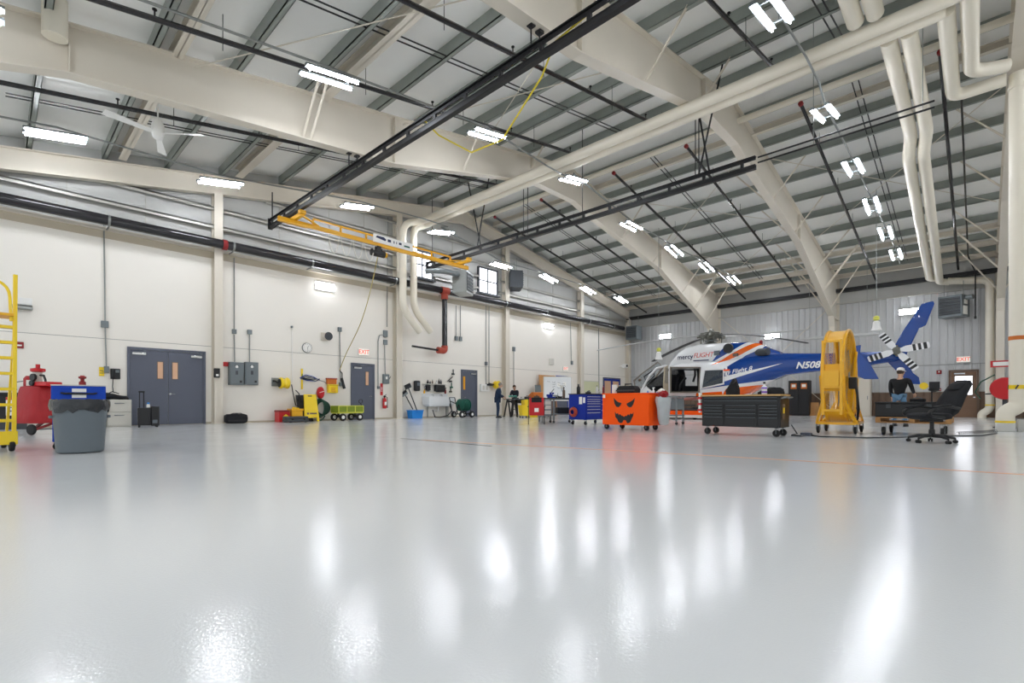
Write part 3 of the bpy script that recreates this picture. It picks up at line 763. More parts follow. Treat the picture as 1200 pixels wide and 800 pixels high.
t = heater('unit_heater', 'grey louvered heater hung on the grey wall above the exit door', (32.2, p.y, p.z), -PI/2-.35, .95, .8, 1.05, duct=[(.1, .4, .9), (.75, .4, .9)])
MB().span((.48, .1, .1), (.5, .5, .5)).span((.48, .2, .6), (.5, .5, .8)).obj('label', 'paper', t, smooth=False)
p = onX(742, 398, 32.5)
heater('unit_heater', 'grey heater hung in the far corner beside the white wall', (32.2, p.y, p.z), -PI/2, .9, .8, 1.0)
# fall-arrest reels hanging on thin cables over the helicopter
for px, py, X, lab in ((772, 417, 23.2, 'white fall-arrest reel on a thin cable above the helicopter nose'), (1027, 382, 24.5, 'white fall-arrest reel on a thin cable beside the tail rotor')):
    p = onX(px, py, X)
    t = thing('fall_arrest_reel', lab, 'safety reel', p, 0, 'hanging fall-arrest reels')
    MB().lathe([(.05, .22), (.12, .16), (.13, .0), (.19, -.18), (.05, -.2)], (0, 0, 0), 12).obj('body', 'white plastic', t)
    MB().lathe([(.03, .42), (.1, .38), (.11, .26), (.05, .22)], (0, 0, 0), 12).obj('cap', 'lime frame', t)
    MB().cyl((0, 0, .4), (0, 0, roofZ(p.x)-p.z), .012, n=6).obj('cable', 'conduit', t)
# black conduits continuing past the end of the farther rail, and the gas pipe to the heater
a1, a2 = onX(897, 181.5, 14.1), onX(1085, 121, 14.1)
t = thing('power_conduit', 'pair of black conduits running on past the end of the farther crane rail', 'conduit', (0, 0, 0))
for dz in (0, -.2): MB().tube([(14.1, 4.3, a1.z+dz*.7), (14.1, a1.y-.1, a1.z+dz*.7), (14.1, .7, a1.z+dz*.7)], .022, 6).obj('conduit', 'black steel', t)
for y in (3.0, .9): MB().cyl((14.1, y, a1.z-.16), (14.1, y, roofZ(14.1, .2)), .008, n=6).obj('hanger', 'conduit', t)
q = onX(1143, 372, 32.42)
t = thing('gas_pipe', 'thin black pipe along the roof that bends down beside the grey heater', 'pipe', (0, 0, 0))
MB().tube(rounded([(19.5, .38, roofZ(19.5, -.35)), (31.9, .38, roofZ(31.9, -.35)), (32.42, q.y, roofZ(32.42, -.95)), (32.42, q.y, q.z)], .2), .028, 8).obj('pipe', 'dark pipe', t)
MB().cyl((32.42, q.y, q.z-.06), (32.42, q.y, q.z+.06), .045, n=8).obj('cap', 'black steel', t)
WL = 19.497   # backs of wall-hung things sit just off the wall face
# ------------------------------------------------------------------ things on the white wall
def W(px, py, Y=WL): return onY(px, py, Y)
def wx(px): return W(px, 470).x
def wz(px, py): return W(px, py).z
def wspan(x0, y0, x1, y1):   # centre, width, height of a rectangle seen on the white wall
    a, b = W(x0, y0), W(x1, y1)
    a2, b2 = W(x0, y1), W(x1, y0)
    zt = (a.z + b2.z)/2; zb = (a2.z + b.z)/2
    return (a.x+b.x)/2, b.x-a.x, zb, zt
def conduit(name, label, segs, boxes=(), r=.02, m='conduit', group='conduits on the white wall'):
    t = thing(name, label, 'conduit', (0, 0, 0), 0, group)
    for s in segs: MB().tube([Vector((p.x, WL-.04, p.z)) for p in s], r, 6).obj('pipe', m, t)
    for (c, w, h) in boxes: MB().span((c.x-w/2, WL-.09, c.z-h/2), (c.x+w/2, WL, c.z+h/2)).obj('junction_box', 'panel grey', t, bevel=.006)
    return t
conduit('wall_conduit', 'grey conduit running down the white wall past the yellow sign, into a box', [[W(121.5, 262), W(123, 378)], [W(123, 384), W(124.5, 431)]], [(W(122.5, 380), .18, .2), (W(124.5, 433), .12, .2)])
conduit('wall_conduit', 'grey conduit feeding the first breaker panel', [[W(274, 302), W(274, 386)], [W(274, 392), W(274.5, 424)]], [(W(274, 388.5), .14, .16)])
conduit('wall_conduit', 'grey conduit feeding the second breaker panel', [[W(292, 392), W(292, 425)]], [(W(292, 389), .15, .16)])
conduit('wall_conduit', 'pale conduit above the yellow cord reel', [[W(341.5, 384), W(342, 450)]], [(W(341.5, 383), .06, .08)], .012, 'white plastic')
conduit('wall_conduit', 'grey conduit beside the hanging pendant control', [[W(397.5, 388), W(398.5, 449)]], [(W(397.5, 386), .15, .18), (W(398.5, 450), .12, .14)])
conduit('wall_conduit', 'dark conduit dropping to the disconnect switch beside the second door', [[W(454, 255), W(453, 383)], [W(450, 400), W(451, 440)], [W(450, 392), W(444, 393), W(442.5, 400), W(442.5, 453)]], [(W(451, 391), .2, .3), (W(451, 401), .18, .22), (W(443, 454), .1, .12)])
conduit('wall_conduit', 'pair of grey conduits left of the third door', [[W(534, 358), W(534, 395)], [W(539, 358), W(539, 396)]], [(W(534, 396.5), .17, .22), (W(539, 397), .17, .22)])
conduit('wall_conduit', 'pair of grey conduits running down to the white panel', [[W(569, 352), W(569, 452)], [W(572.5, 352), W(572.5, 455)]], [(W(569, 426), .15, .2)])
conduit('wall_conduit', 'grey conduit on the white wall behind the woman', [[W(601.5, 410), W(601.5, 452)]], [(W(601.5, 409), .18, .25)], .018)
conduit('wall_conduit', 'grey conduit dropping above the whiteboard', [[W(668, 378), W(669, 423)]], [(W(669.5, 425), .16, .25)], .02)
conduit('wall_conduit', 'thin dark conduit near the last double door', [[W(701, 385), W(701.5, 462)]], [], .025)

# breaker panels
for k, (x0, x1, lab) in enumerate(((267, 284, 'grey breaker panel beside the column, first of two'), (285.5, 301, 'grey breaker panel, second of two, further along the wall'))):
    c, w_, zb, zt = wspan(x0, 424.5, x1, 451)
    t = thing('breaker_panel', lab, 'electrical panel', (c, WL, zb), 0, 'grey breaker panels')
    h = zt-zb
    MB().span((-w_/2, -.16, 0), (w_/2, 0, h)).obj('enclosure', 'panel grey', t, bevel=.01)
    MB().span((-w_/2+.03, -.18, .03), (w_/2-.03, -.16, h-.03)).obj('door', 'panel grey', t, bevel=.006)
    MB().span((-.07, -.185, h*.8), (.07, -.18, h*.86)).span((-.04, -.186, h*.45), (.04, -.18, h*.62)).obj('label', 'dark grey', t, smooth=False)
    MB().lathe([(.05, 0), (.05, .006)], (0, -.186, h*.8), 12, 'y').obj('badge', 'paper', t)
    MB().span((w_*.2, -.2, .08), (w_*.34, -.18, .16)).obj('latch', 'black plastic', t)
c, w_, zb, zt = wspan(259, 424, 267, 429)
tag(MB().span((c-w_/2, WL-.05, zb), (c+w_/2, WL, zt)).obj('exit_alarm_box', 'red sign', bevel=.006), 'small red box on the wall against the breaker panels', 'box')
# dispenser on the column
p = onY(253.5, 437, 19.16)
t = thing('soap_dispenser', 'black sanitizer dispenser on the first cream column', 'dispenser', (p.x, 19.155, p.z-.16))
MB().span((-.09, -.1, 0), (.09, 0, .32)).obj('case', 'black plastic', t, bevel=.02)
MB().span((-.04, -.112, .05), (.04, -.1, .12)).obj('window', 'white plastic', t, bevel=.004)
# phone by the double door
c, w_, zb, zt = wspan(131, 432, 139, 444)
t = thing('wall_telephone', 'black wall telephone left of the double door', 'telephone', (c, WL, zb))
MB().span((-.12, -.06, 0), (.12, 0, .32)).obj('base', 'black plastic', t, bevel=.012)
MB().span((-.11, -.11, .02), (-.04, -.06, .3)).obj('handset', 'black plastic', t, bevel=.02)
MB().span((.0, -.068, .2), (.09, -.06, .28)).obj('display', 'panel grey', t, smooth=False)
MB().tube([(-.06, -.04, 0), (-.07, -.04, -.25), (-.05, -.04, -.42)], .012, 6).obj('cord', 'black plastic', t)
c, w_, zb, zt = wspan(116, 430, 122, 440.5)
t = thing('caution_sign', 'small yellow notice on the white wall above the blue cart', 'sign', (c, WL, zb))
MB().span((-w_/2, -.02, 0), (w_/2, 0, zt-zb)).obj('plate', 'yellow paint', t, smooth=False)
MB().span((-w_*.35, -.023, .08), (w_*.35, -.02, .1)).span((-w_*.35, -.023, .15), (w_*.3, -.02, .17)).obj('print', 'dark grey', t, smooth=False)
c, w_, zb, zt = wspan(19, 401, 26, 408)
t = thing('fire_alarm', 'red fire alarm pull station on the white wall by the yellow ladder', 'alarm', (c, WL, zb))
MB().span((-.09, -.05, 0), (.09, 0, .18)).obj('case', 'dark red', t, bevel=.01)
MB().span((-.05, -.06, .06), (.05, -.05, .1)).obj('handle', 'paper', t, smooth=False)
# shelf-like bracket high behind the ladder
c, w_, zb, zt = wspan(14, 356, 38, 363)
t = thing('wall_fixture', 'grey hooded fixture on the white wall behind the yellow ladder', 'wall fixture', (c, WL, zb))
MB().prism([(0, 0), (-.28, 0), (-.28, .05), (0, .14)], lambda u, v: (-w_/2, u, v), (w_, 0, 0)).obj('hood', 'conduit', t, bevel=.006)
MB().span((-.1, -.06, .14), (.2, 0, .34)).obj('box', 'white plastic', t, bevel=.01)
# clock
p = W(359.5, 407.5)
t = thing('wall_clock', 'round white wall clock with a grey rim', 'clock', (p.x, WL, p.z))
MB().lathe([(.17, -.05), (.19, -.06), (.2, -.03), (.2, 0)], (0, 0, 0), 28, 'y').obj('rim', 'conduit', t)
MB().lathe([(.004, -.0635), (.178, -.0615)], (0, 0, 0), 28, 'y', caps=False).obj('face', 'paper', t)
b = MB()
for i in range(12):
    a = 2*PI*i/12; b.bar((.13*math.sin(a), -.066, .13*math.cos(a)), (.155*math.sin(a), -.066, .155*math.cos(a)), .012, .004, up=(0, 1, 0))
b.obj('hour_marks', 'dark grey', t, smooth=False)
MB().bar((0, -.069, 0), (.05, -.069, .07), .012, .004, up=(0, 1, 0)).obj('hand', 'black plastic', t, smooth=False)
MB().bar((0, -.071, 0), (.02, -.071, -.13), .008, .004, up=(0, 1, 0)).obj('hand', 'black plastic', t, smooth=False)
# horn speaker
p = W(381.5, 394.5)
t = thing('horn_speaker', 'dark round horn on a cream plate above the orange and yellow boxes', 'speaker', (p.x, WL, p.z))
MB().span((-.2, -.03, -.16), (.2, 0, .16)).obj('plate', 'cream steel', t, bevel=.008)
MB().lathe([(.05, -.02), (.06, -.12), (.15, -.3), (.16, -.3), (.17, -.28)], (0, 0, 0), 18, 'y').obj('horn', 'dark grey', t)
# exit signs
def exit_sign(loc, rz, label, w_=.5, h_=.3):
    t = thing('exit_sign', label, 'sign', loc, rz)
    MB().span((-w_/2, -.07, 0), (w_/2, 0, h_)).obj('case', 'white plastic', t, bevel=.008)
    MB().span((-w_/2+.02, -.074, .02), (w_/2-.02, -.07, h_-.02)).obj('face', 'exit face', t, smooth=False)
    lettering('lettering', 'EXIT', h_*.82, 'exit letters', t, lambda x, y: (x, -.076, h_/2+y), bold=.006)
p = W(425.5, 412.5); exit_sign((p.x, WL, p.z-.15), 0, 'EXIT sign over the slate door beside the green wagon')
p = W(662, 432); exit_sign((p.x, WL, p.z-.12), 0, 'small EXIT sign over the blue-framed door behind the whiteboard', .5, .26)
p = onX(1129, 421, WF-.04); exit_sign((WF-.04, p.y, p.z-.15), -PI/2, 'EXIT sign over the brown door in the grey wall', .52, .3)

# yellow cord reel
p = W(329.5, 449)
t = thing('cord_reel', 'yellow cord reel on a swivel bracket on the white wall', 'reel', (p.x, WL-.28, p.z))
MB().lathe([(.08, -.17), (.2, -.16), (.22, -.1), (.18, -.05), (.18, .05), (.22, .1), (.2, .16), (.08, .17)], (0, 0, 0), 22, 'x').obj('drum', 'yellow paint', t)
MB().lathe([(.04, -.21), (.16, -.19), (.16, -.17)], (0, 0, 0), 20, 'x').obj('cover', 'black plastic', t)
MB().bar((-.3, 0, .06), (-.3, .28, .06), .05, .04).bar((-.3, 0, .06), (-.42, -.02, .1), .04, .03).bar((-.3, .0, .02), (-.2, 0, .0), .06, .05).obj('bracket', 'black steel', t)
MB().span((-.36, .24, -.12), (.2, .28, .2)).obj('mount_plate', 'conduit', t, smooth=False)
q = W(345, 474).x - p.x; z0 = wz(344, 475)-p.z
MB().tube([(.24, -.1, -.05), (.3, -.05, -.3), (.38, 0, z0*.7), (.45, .02, z0), (.6, .03, z0-.02), (q+.12, .05, z0*.75), (q+.1, .1, z0*.45), (q-.02, .12, z0*.3)], .018, 6).obj('cord', 'black plastic', t)
MB().cyl((q+.12, .05, z0*.6), (q+.1, .05, z0*.92), .05, n=10).obj('plug', 'black plastic', t)
# yellow level and cords on hooks
c, w_, zb, zt = wspan(352.6, 432, 354.4, 456)
t = thing('spirit_level', 'tall narrow yellow level leaning flat on the white wall', 'level', (c, WL, zb))
MB().span((-.03, -.05, 0), (.03, 0, zt-zb)).obj('body', 'yellow paint', t, bevel=.006)
MB().span((-.02, -.055, .5), (.02, -.05, .62)).obj('vial', 'olive mesh', t, smooth=False)
p = W(363, 444)
t = thing('cord_bundle', 'bundle of blue and black cords hung from a hook above the yellow board', 'cord', (p.x, WL, p.z))
for k in range(4):
    MB().tube([(-.42+.03*k, -.05, .03), (-.2, -.08-.02*k, .16-.05*k), (.1, -.08, .1-.04*k), (.38, -.06, -.04+.02*k), (.2, -.09, -.08), (-.15, -.07, -.06+.02*k), (-.4, -.05, .0)], .014, 6).obj('cord', ('blue paint', 'black plastic', 'grey plastic', 'black plastic')[k], t)
MB().tube([(.38, -.06, -.04), (.6, -.05, -.1), (.78, -.05, -.28)], .012, 6).obj('cord', 'grey plastic', t)
# red pouch, orange and yellow boxes
c, w_, zb, zt = wspan(370.5, 453, 379, 467)
t = thing('fire_blanket_pouch', 'red rounded pouch hung on the white wall above the wagon', 'pouch', (c, WL, zb))
h = zt-zb
MB().loft([[Vector((math.cos(a)*w_/2*k, -.08+s*.08, h/2+math.sin(a)*h/2*k)) for a in [2*PI*i/18 for i in range(18)]] for s, k in ((1, .8), (.6, 1), (-.3, 1), (-.9, .75))]).obj('pouch', 'red paint', t)
MB().bar((-.08, -.14, h*.5), (.1, -.16, h*.62), .05, .02).obj('strap', 'paper', t)
c, w_, zb, zt = wspan(382, 443, 393, 450)
t = thing('binder_holder', 'orange document holder on the white wall', 'document holder', (c, WL, zb))
MB().span((-w_/2, -.12, 0), (w_/2, 0, zt-zb)).obj('box', 'box orange', t, bevel=.01)
MB().span((-w_/2-.02, -.14, zt-zb-.05), (w_/2+.02, -.0, zt-zb)).obj('lid', 'coupling red', t, bevel=.006)
c, w_, zb, zt = wspan(382.8, 450.3, 394.2, 460.3)
t = thing('spill_kit', 'yellow spill-kit box hung under the orange document holder', 'box', (c, WL, zb))
MB().span((-w_/2, -.16, 0), (w_/2, 0, zt-zb-.06)).obj('box', 'yellow paint', t, bevel=.02)
MB().span((-w_/2-.01, -.17, zt-zb-.055), (w_/2+.01, 0, zt-zb-.002)).obj('lid', 'yellow paint', t, bevel=.012)
MB().span((-.1, -.164, .06), (.1, -.16, .09)).span((-.1, -.164, .13), (.08, -.16, .16)).span((-.1, -.164, .2), (.1, -.16, .22)).obj('print', 'box orange', t, smooth=False)
# disconnect switch, extinguisher and its sign beside the second door
c, w_, zb, zt = wspan(448, 438.5, 454.5, 449.5)
t = thing('disconnect_switch', 'grey disconnect switch box between the second door and column', 'electrical box', (c, WL, zb))
MB().span((-w_/2, -.13, 0), (w_/2, 0, zt-zb)).obj('enclosure', 'panel grey', t, bevel=.01)
MB().bar((w_/2, -.1, .2), (w_/2+.06, -.14, .34), .03, .03).obj('handle', 'black plastic', t)
MB().span((-.05, -.135, .2), (.05, -.13, .32)).obj('label', 'paper', t, smooth=False)
c, w_, zb, zt = wspan(445.6, 449, 448.4, 463)
t = thing('extinguisher_sign', 'narrow upright red sign above the wall extinguisher', 'sign', (c, WL, zb))
MB().span((-w_/2, -.02, 0), (w_/2, 0, zt-zb)).obj('plate', 'red sign', t, smooth=False)
lettering('lettering', 'FIRE', .11, 'letter white', t, lambda x, y: (-y, -.022, (zt-zb)/2+x), spacing=1.1)
p = W(449, 478.5)
t = thing('fire_extinguisher', 'red fire extinguisher hung on the wall beside the second door', 'fire extinguisher', (p.x, WL-.12, p.z))
MB().lathe([(.06, 0), (.09, .02), (.09, .36), (.075, .43), (.03, .47), (.03, .5)], (0, 0, 0), 18).obj('cylinder', 'red paint', t)
MB().lathe([(.035, .49), (.045, .52), (.045, .57), (.02, .59)], (0, 0, 0), 12).bar((0, 0, .57), (0, -.14, .63), .03, .012).bar((0, 0, .55), (0, -.13, .55), .03, .012).obj('valve', 'black plastic', t)
MB().tube([(.04, 0, .54), (.12, -.02, .5), (.13, -.03, .3), (.12, -.03, .15)], .014, 6).cyl((.12, -.03, .17), (.12, -.03, .03), .015, .025, 8).obj('hose', 'black plastic', t)
MB().span((-.05, -.095, .15), (.05, -.08, .3)).obj('label', 'paper', t, smooth=False)
MB().span((-.04, .08, .1), (.04, .12, .45)).obj('bracket', 'dark grey', t)
c, w_, zb, zt = wspan(477.5, 446, 483, 453)

# squeegee, broom and blue tub
p = ground(488, 490.2); p.y = min(p.y, 19.1)
t = thing('tub', 'blue rectangular tub on the floor beside the sink', 'tub', (p.x+.02, 19.05, 0))
b = MB()
def rect_ring(x, y, z): return [Vector(q) for q in ((-x, -y, z), (x, -y, z), (x, y, z), (-x, y, z))]
b.loft([rect_ring(.28, .18, 0), rect_ring(.32, .21, .36), rect_ring(.345, .235, .36), rect_ring(.345, .235, .39), rect_ring(.3, .195, .39), rect_ring(.26, .165, .03)]).obj('tub', 'tub blue', t, bevel=.008)
MB().span((-.1, -.245, .3), (.1, -.225, .33)).obj('handle', 'tub blue', t)
def broom(label, x0, z0, x1, z1, y, head, hw):
    t = thing('broom', label, 'broom', (0, 0, 0))
    a, c_ = Vector((x0, y, z0)), Vector((x1, y+.04, z1)); d = (c_-a).normalized(); n_ = Vector((-d.z, 0, d.x))
    MB().cyl(a, c_, .026, n=8).obj('handle', 'black plastic', t)
    MB().bar(c_-n_*hw, c_+n_*hw, .06, .1).obj('head', head, t, bevel=.01)
    b_ = MB().bar(c_-n_*hw*.95+d*.1, c_+n_*hw*.95+d*.1, .045, .12).obj('bristles', 'black fabric', t)
a = W(487, 480); c_ = W(474.5, 452)
broom('black push broom standing head up in the blue tub', 13.78, .12, wx(473.2), wz(473.2, 454), 19.1, 'black plastic', .17)
broom('black squeegee leaning on the wall behind the blue tub', 13.55, .42, wx(471.5), wz(471.5, 462), 19.25, 'grey metal', .16)
# black towel dispenser, sink, shelf with bottles, organizer above the sink
c, w_, zb, zt = wspan(484.2, 446, 490, 458)
t = thing('towel_dispenser', 'black paper towel dispenser on the wall above the blue tub', 'dispenser', (c, WL, zb))
MB().span((-w_/2, -.2, 0), (w_/2, 0, zt-zb)).obj('case', 'black plastic', t, bevel=.05)
MB().span((-.05, -.21, .25), (.1, -.2, .4)).obj('window', 'grey plastic', t, bevel=.01)
c, w_, zb, zt = wspan(494, 464.8, 524, 476)
t = thing('wash_sink', 'long white wall-hung trough sink', 'sink', (c, WL, zb))
h = zt-zb
MB().loft([rect_ring(w_/2-.12, .2, 0), rect_ring(w_/2-.02, .27, .1), rect_ring(w_/2, .3, h), rect_ring(w_/2-.05, .25, h), rect_ring(w_/2-.1, .2, .14)]).obj('basin', 'white enamel', t, bevel=.012)
for v in t.children: v.location = (0, -.3, 0)
MB().span((-w_/2, -.04, h), (w_/2, 0, h+.16)).obj('splashback', 'white enamel', t, bevel=.006)
MB().tube(rounded([(0, -.3, 0), (0, -.3, -.22), (0, -.1, -.24), (0, -.02, -.2)], .06), .03, 8).obj('drain_pipe', 'white plastic', t)
MB().bar((w_*.3, -.45, .02), (w_*.3, -.45, -zb), .03, .03).bar((-w_*.3, -.06, .02), (-w_*.3, -.06, -zb*.98), .03, .03).obj('leg', 'conduit', t)
for x in (-.25, .3): MB().tube(rounded([(x, -.03, h+.08), (x, -.2, h+.1), (x, -.2, h+.02)], .04), .014, 8).obj('faucet', 'chrome', t)
c, w_, zb, zt = wspan(494, 449.2, 520, 450.4)
t = thing('wall_shelf', 'thin white shelf on the wall above the sink', 'shelf', (c, WL, zb))
MB().span((-w_/2, -.2, 0), (w_/2, 0, .03)).obj('board', 'beige metal', t, bevel=.004)
for x in (-w_/2+.15, w_/2-.15): MB().bar((x, -.16, 0), (x, -.01, -.18), .02, .02).obj('bracket', 'grey metal', t)
zs = zb+.032; cs = c
for k, (dx, hh, rr, mm) in enumerate(((-.38, .16, .05, 'black plastic'), (-.24, .1, .05, 'dark grey'), (-.1, .18, .035, 'brown frame'), (.14, .13, .05, 'white plastic'), (.3, .24, .04, 'black plastic'), (.42, .2, .05, 'dark grey'))):
    bt = thing('bottle', '%s %s on the shelf above the sink, %s along it' % (('short', 'squat', 'slim', 'pale', 'tall', 'broad')[k], ('black bottle', 'dark jar', 'brown bottle', 'white jar', 'black bottle', 'dark bottle')[k], ('first', 'second', 'third', 'fourth', 'fifth', 'sixth')[k]), 'bottle', (cs+dx, WL-.1, zs), 0, 'bottles on the shelf above the sink')
    MB().lathe([(rr*.9, 0), (rr, .01), (rr, hh*.65), (rr*.4, hh*.82), (rr*.4, hh)], (0, 0, 0), 10).obj('bottle', mm, bt)
    MB().cyl((0, 0, hh), (0, 0, hh+.025), rr*.45, n=8).obj('cap', 'grey metal', bt)
c, w_, zb, zt = wspan(498.3, 450.5, 503, 458.5)
t = thing('soap_dispenser', 'narrow black soap dispenser under the shelf over the sink', 'dispenser', (c, WL, zb))
MB().span((-w_/2, -.14, .05), (w_/2, 0, zt-zb-.01)).obj('case', 'black plastic', t, bevel=.03)
MB().span((-.05, -.12, 0), (.05, -.04, .05)).obj('nozzle', 'grey plastic', t)
c, w_, zb, zt = wspan(508, 450.5, 519, 459.5)
t = thing('towel_dispenser', 'wide black paper towel dispenser under the shelf over the sink', 'dispenser', (c, WL, zb))
MB().span((-w_/2, -.22, .03), (w_/2, 0, zt-zb-.01)).obj('case', 'black plastic', t, bevel=.05)
MB().span((-w_/2+.06, -.2, 0), (w_/2-.06, -.1, .03)).obj('slot', 'dark grey', t)
for k, (px, py, mm, lab, hh) in enumerate(((497, 464.5, 'amber paint', 'amber soap bottle standing on the rim of the sink', .2), (522, 463.5, 'dark red', 'dark red spray bottle on the end of the sink', .28))):
    q = W(px, py)
    bt = thing('bottle', lab, 'bottle', (min(q.x, 15.05), WL-.31, wspan(494, 464.8, 524, 476)[3]-.0), 0)
    bt.location = (q.x if k == 0 else q.x-.02, WL-.02, wspan(494, 464.8, 524, 476)[3]+.16)
    MB().lathe([(.04, 0), (.045, .01), (.045, hh*.6), (.018, hh*.8), (.018, hh)], (0, 0, 0), 10).obj('bottle', mm, bt)
    MB().bar((0, 0, hh), (.0, -.07, hh+.01), .03, .03).obj('nozzle', 'black plastic', bt)
# small hooks with tools right of the sink
for k, (px, py, lab, m_) in enumerate(((530.5, 435.5, 'small dark camera bracket on the wall above the hose cart', 'dark grey'), (527.5, 444, 'black scraper hung on the wall right of the shelf', 'black plastic'), (528.5, 451, 'small green brush hung on the wall right of the sink', 'green paint'), (527.5, 456, 'short dark tool hung below the green brush', 'dark grey'))):
    q = W(px, py)
    t = thing('wall_tool', lab, 'tool', (q.x, WL, q.z))
    MB().cyl((0, 0, .08), (0, -.06, .1), .01, n=6).obj('hook', 'conduit', t)
    MB().bar((0 if k != 1 else .12, -.05, .12), (0 if k != 1 else -.2, -.05, -.12), .05, .03).obj('handle', m_, t, bevel=.006)
    MB().bar((-.1, -.05, -.12), (.08, -.05, -.12), .04, .08).obj('head', m_, t, bevel=.008)
# white panel and yellow reel left of the man, small boxes further down the wall
c, w_, zb, zt = wspan(562, 450, 572, 458.5)
t = thing('control_panel', 'white control panel on the wall beside the third door', 'electrical panel', (c, WL, zb))
MB().span((-w_/2, -.12, 0), (w_/2, 0, zt-zb)).obj('enclosure', 'white plastic', t, bevel=.01)
for x in (-.12, .12): MB().span((x-.08, -.125, .08), (x+.08, -.12, zt-zb-.08)).obj('label', 'beige metal', t, smooth=False)
p = W(578, 451)
t = thing('cord_reel', 'yellow cord reel on the wall behind the man in navy', 'reel', (p.x, WL-.3, p.z))
MB().lathe([(.08, -.16), (.2, -.15), (.22, -.1), (.17, -.05), (.17, .05), (.22, .1), (.2, .15), (.08, .16)], (0, 0, 0), 20, 'y').obj('drum', 'yellow paint', t)
MB().bar((-.25, 0, .0), (-.55, .1, .06), .1, .08).span((-.6, .1, -.05), (-.1, .3, .05)).obj('bracket', 'black steel', t)
c, w_, zb, zt = wspan(643.5, 420, 648, 427)
tag(MB().span((c-w_/2, WL-.1, zb), (c+w_/2, WL, zt)).obj('junction_box', 'beige metal', bevel=.01), 'small beige box high on the wall above the brown board', 'electrical box')
c, w_, zb, zt = wspan(681, 446, 702, 461)
t = thing('notice_board', 'pale yellow-green board on the wall behind the blue tool chest', 'notice board', (c, WL, zb))
MB().span((-w_/2, -.03, 0), (w_/2, 0, zt-zb)).obj('board', 'beige metal', t, smooth=False)
MB().span((-w_/2+.06, -.034, .06), (w_/2-.06, -.03, zt-zb-.06)).obj('sheet', 'pale board', t, smooth=False)
p = W(726, 429)
t = thing('security_camera', 'white wall camera near the far corner beside the double door', 'camera', (p.x, WL, p.z))
MB().cyl((0, 0, 0), (0, -.35, 0), .05, n=8).span((-.18, -.6, -.14), (.18, -.3, .14)).obj('body', 'white plastic', t, bevel=.03)
MB().cyl((0, -.6, 0), (0, -.66, 0), .08, n=12).obj('lens', 'black plastic', t)
# things on the grey wall
def Wf(px, py, X=WF-.04): return onX(px, py, X)
p = Wf(1100.5, 436)
t = thing('fire_alarm', 'red fire alarm on the grey wall left of the brown exit door', 'alarm', (WF-.04, p.y, p.z-.1), -PI/2)
MB().span((-.1, -.05, 0), (.1, 0, .2)).obj('case', 'dark red', t, bevel=.012); MB().cyl((0, -.05, .12), (0, -.07, .12), .035, n=10).obj('strobe', 'paper', t)
p = Wf(1101, 456.5)
t = thing('pull_station', 'small red pull station at the top of the brown panelling', 'alarm', (WF-.06, p.y, p.z-.07), -PI/2)
MB().span((-.07, -.05, 0), (.07, 0, .15)).obj('case', 'dark red', t, bevel=.01); MB().span((-.05, -.06, .05), (.05, -.05, .08)).obj('handle', 'paper', t)
# ------------------------------------------------------------------ things on the floor, camera side first
DR = -R(46.5)      # facing the camera squarely
# yellow rolling ladder at the edge of the picture
g = ground(14, 528.5)
t = thing('rolling_ladder', 'tall yellow rolling ladder with rungs and a curved handrail', 'ladder', (g.x, g.y, 0), R(5))
def P(m_='yellow paint'): return m_
MB().bar((0.02, 0, .1), (0.06, .22, 2.68), .05, .05, up=(0, 1, 0)).obj('upright', 'yellow paint', t, bevel=.006)
MB().bar((-.16, .02, .1), (-.16, .12, 2.05), .045, .045, up=(0, 1, 0)).obj('upright', 'yellow paint', t, bevel=.006)
MB().bar((-.78, 0, .1), (-.78, .22, 2.68), .05, .05, up=(0, 1, 0)).obj('upright', 'yellow paint', t, bevel=.006)
MB().tube(rounded([(0.0, .08, 1.95), (-.02, .1, 2.52), (-.42, .12, 2.6), (-.78, .15, 2.6)], .2), .02, 8).obj('handrail', 'yellow paint', t)
for i in range(8):
    z = .2 + i*.235
    MB().span((-.78, -.02+.02*i, z), (.03, .09+.02*i, z+.045)).obj('rung', 'yellow paint', t, bevel=.005)
MB().span((-.78, .0, 2.02), (.02, .45, 2.06)).obj('platform', 'crane yellow', t, bevel=.004)
MB().span((-.8, -.04, .1), (.06, .0, .3)).obj('kick_plate', 'yellow paint', t, bevel=.005)
MB().prism([(-.3, .2), (-.2, .2), (-.25, .27)], lambda u, v: (u, -.046, v), (0, .006, 0)).obj('warning_mark', 'dark grey', t, smooth=False)
MB().bar((.03, .02, .12), (.03, .9, .12), .05, .05).bar((-.78, .02, .12), (-.78, .9, .12), .05, .05).bar((.06, .22, 2.0), (.03, .9, .14), .035, .035).obj('rear_frame', 'yellow paint', t, bevel=.005)
for cx_, cy_ in ((.0, .02), (-.74, .02), (.0, .88), (-.74, .88)): castor(t, cx_, cy_, .085, zt=.15, ax='x', w=.06)

# grey bin with a black liner
g = ground(91.5, 531.5)
t = thing('trash_can', 'round grey bin with a black liner bag folded over its rim', 'bin', (g.x+.05, g.y+.27, 0))
MB().lathe([(.23, 0), (.27, .02), (.31, .66), (.325, .68), (.325, .71), (.3, .71), (.245, .06)], (0, 0, 0), 30).obj('can', 'grey plastic', t)
b = MB(); rng = random.Random(3); rings = []
for z, r0 in ((.6, .327), (.63, .335), (.68, .34), (.74, .338), (.77, .325), (.76, .29), (.6, .265)):
    rings.append([Vector(((r0+rng.uniform(-.008, .012))*math.cos(2*PI*i/36), (r0+rng.uniform(-.008, .012))*math.sin(2*PI*i/36), z+(rng.uniform(-.03, .03) if z < .61 else rng.uniform(-.006, .012)))) for i in range(36)])
b.loft(rings, caps=False).obj('liner_bag', 'liner bag', t)
MB().bar((-.1, -.375, .655), (.1, -.375, .655), .02, .03).obj('handle', 'grey plastic', t) if False else None
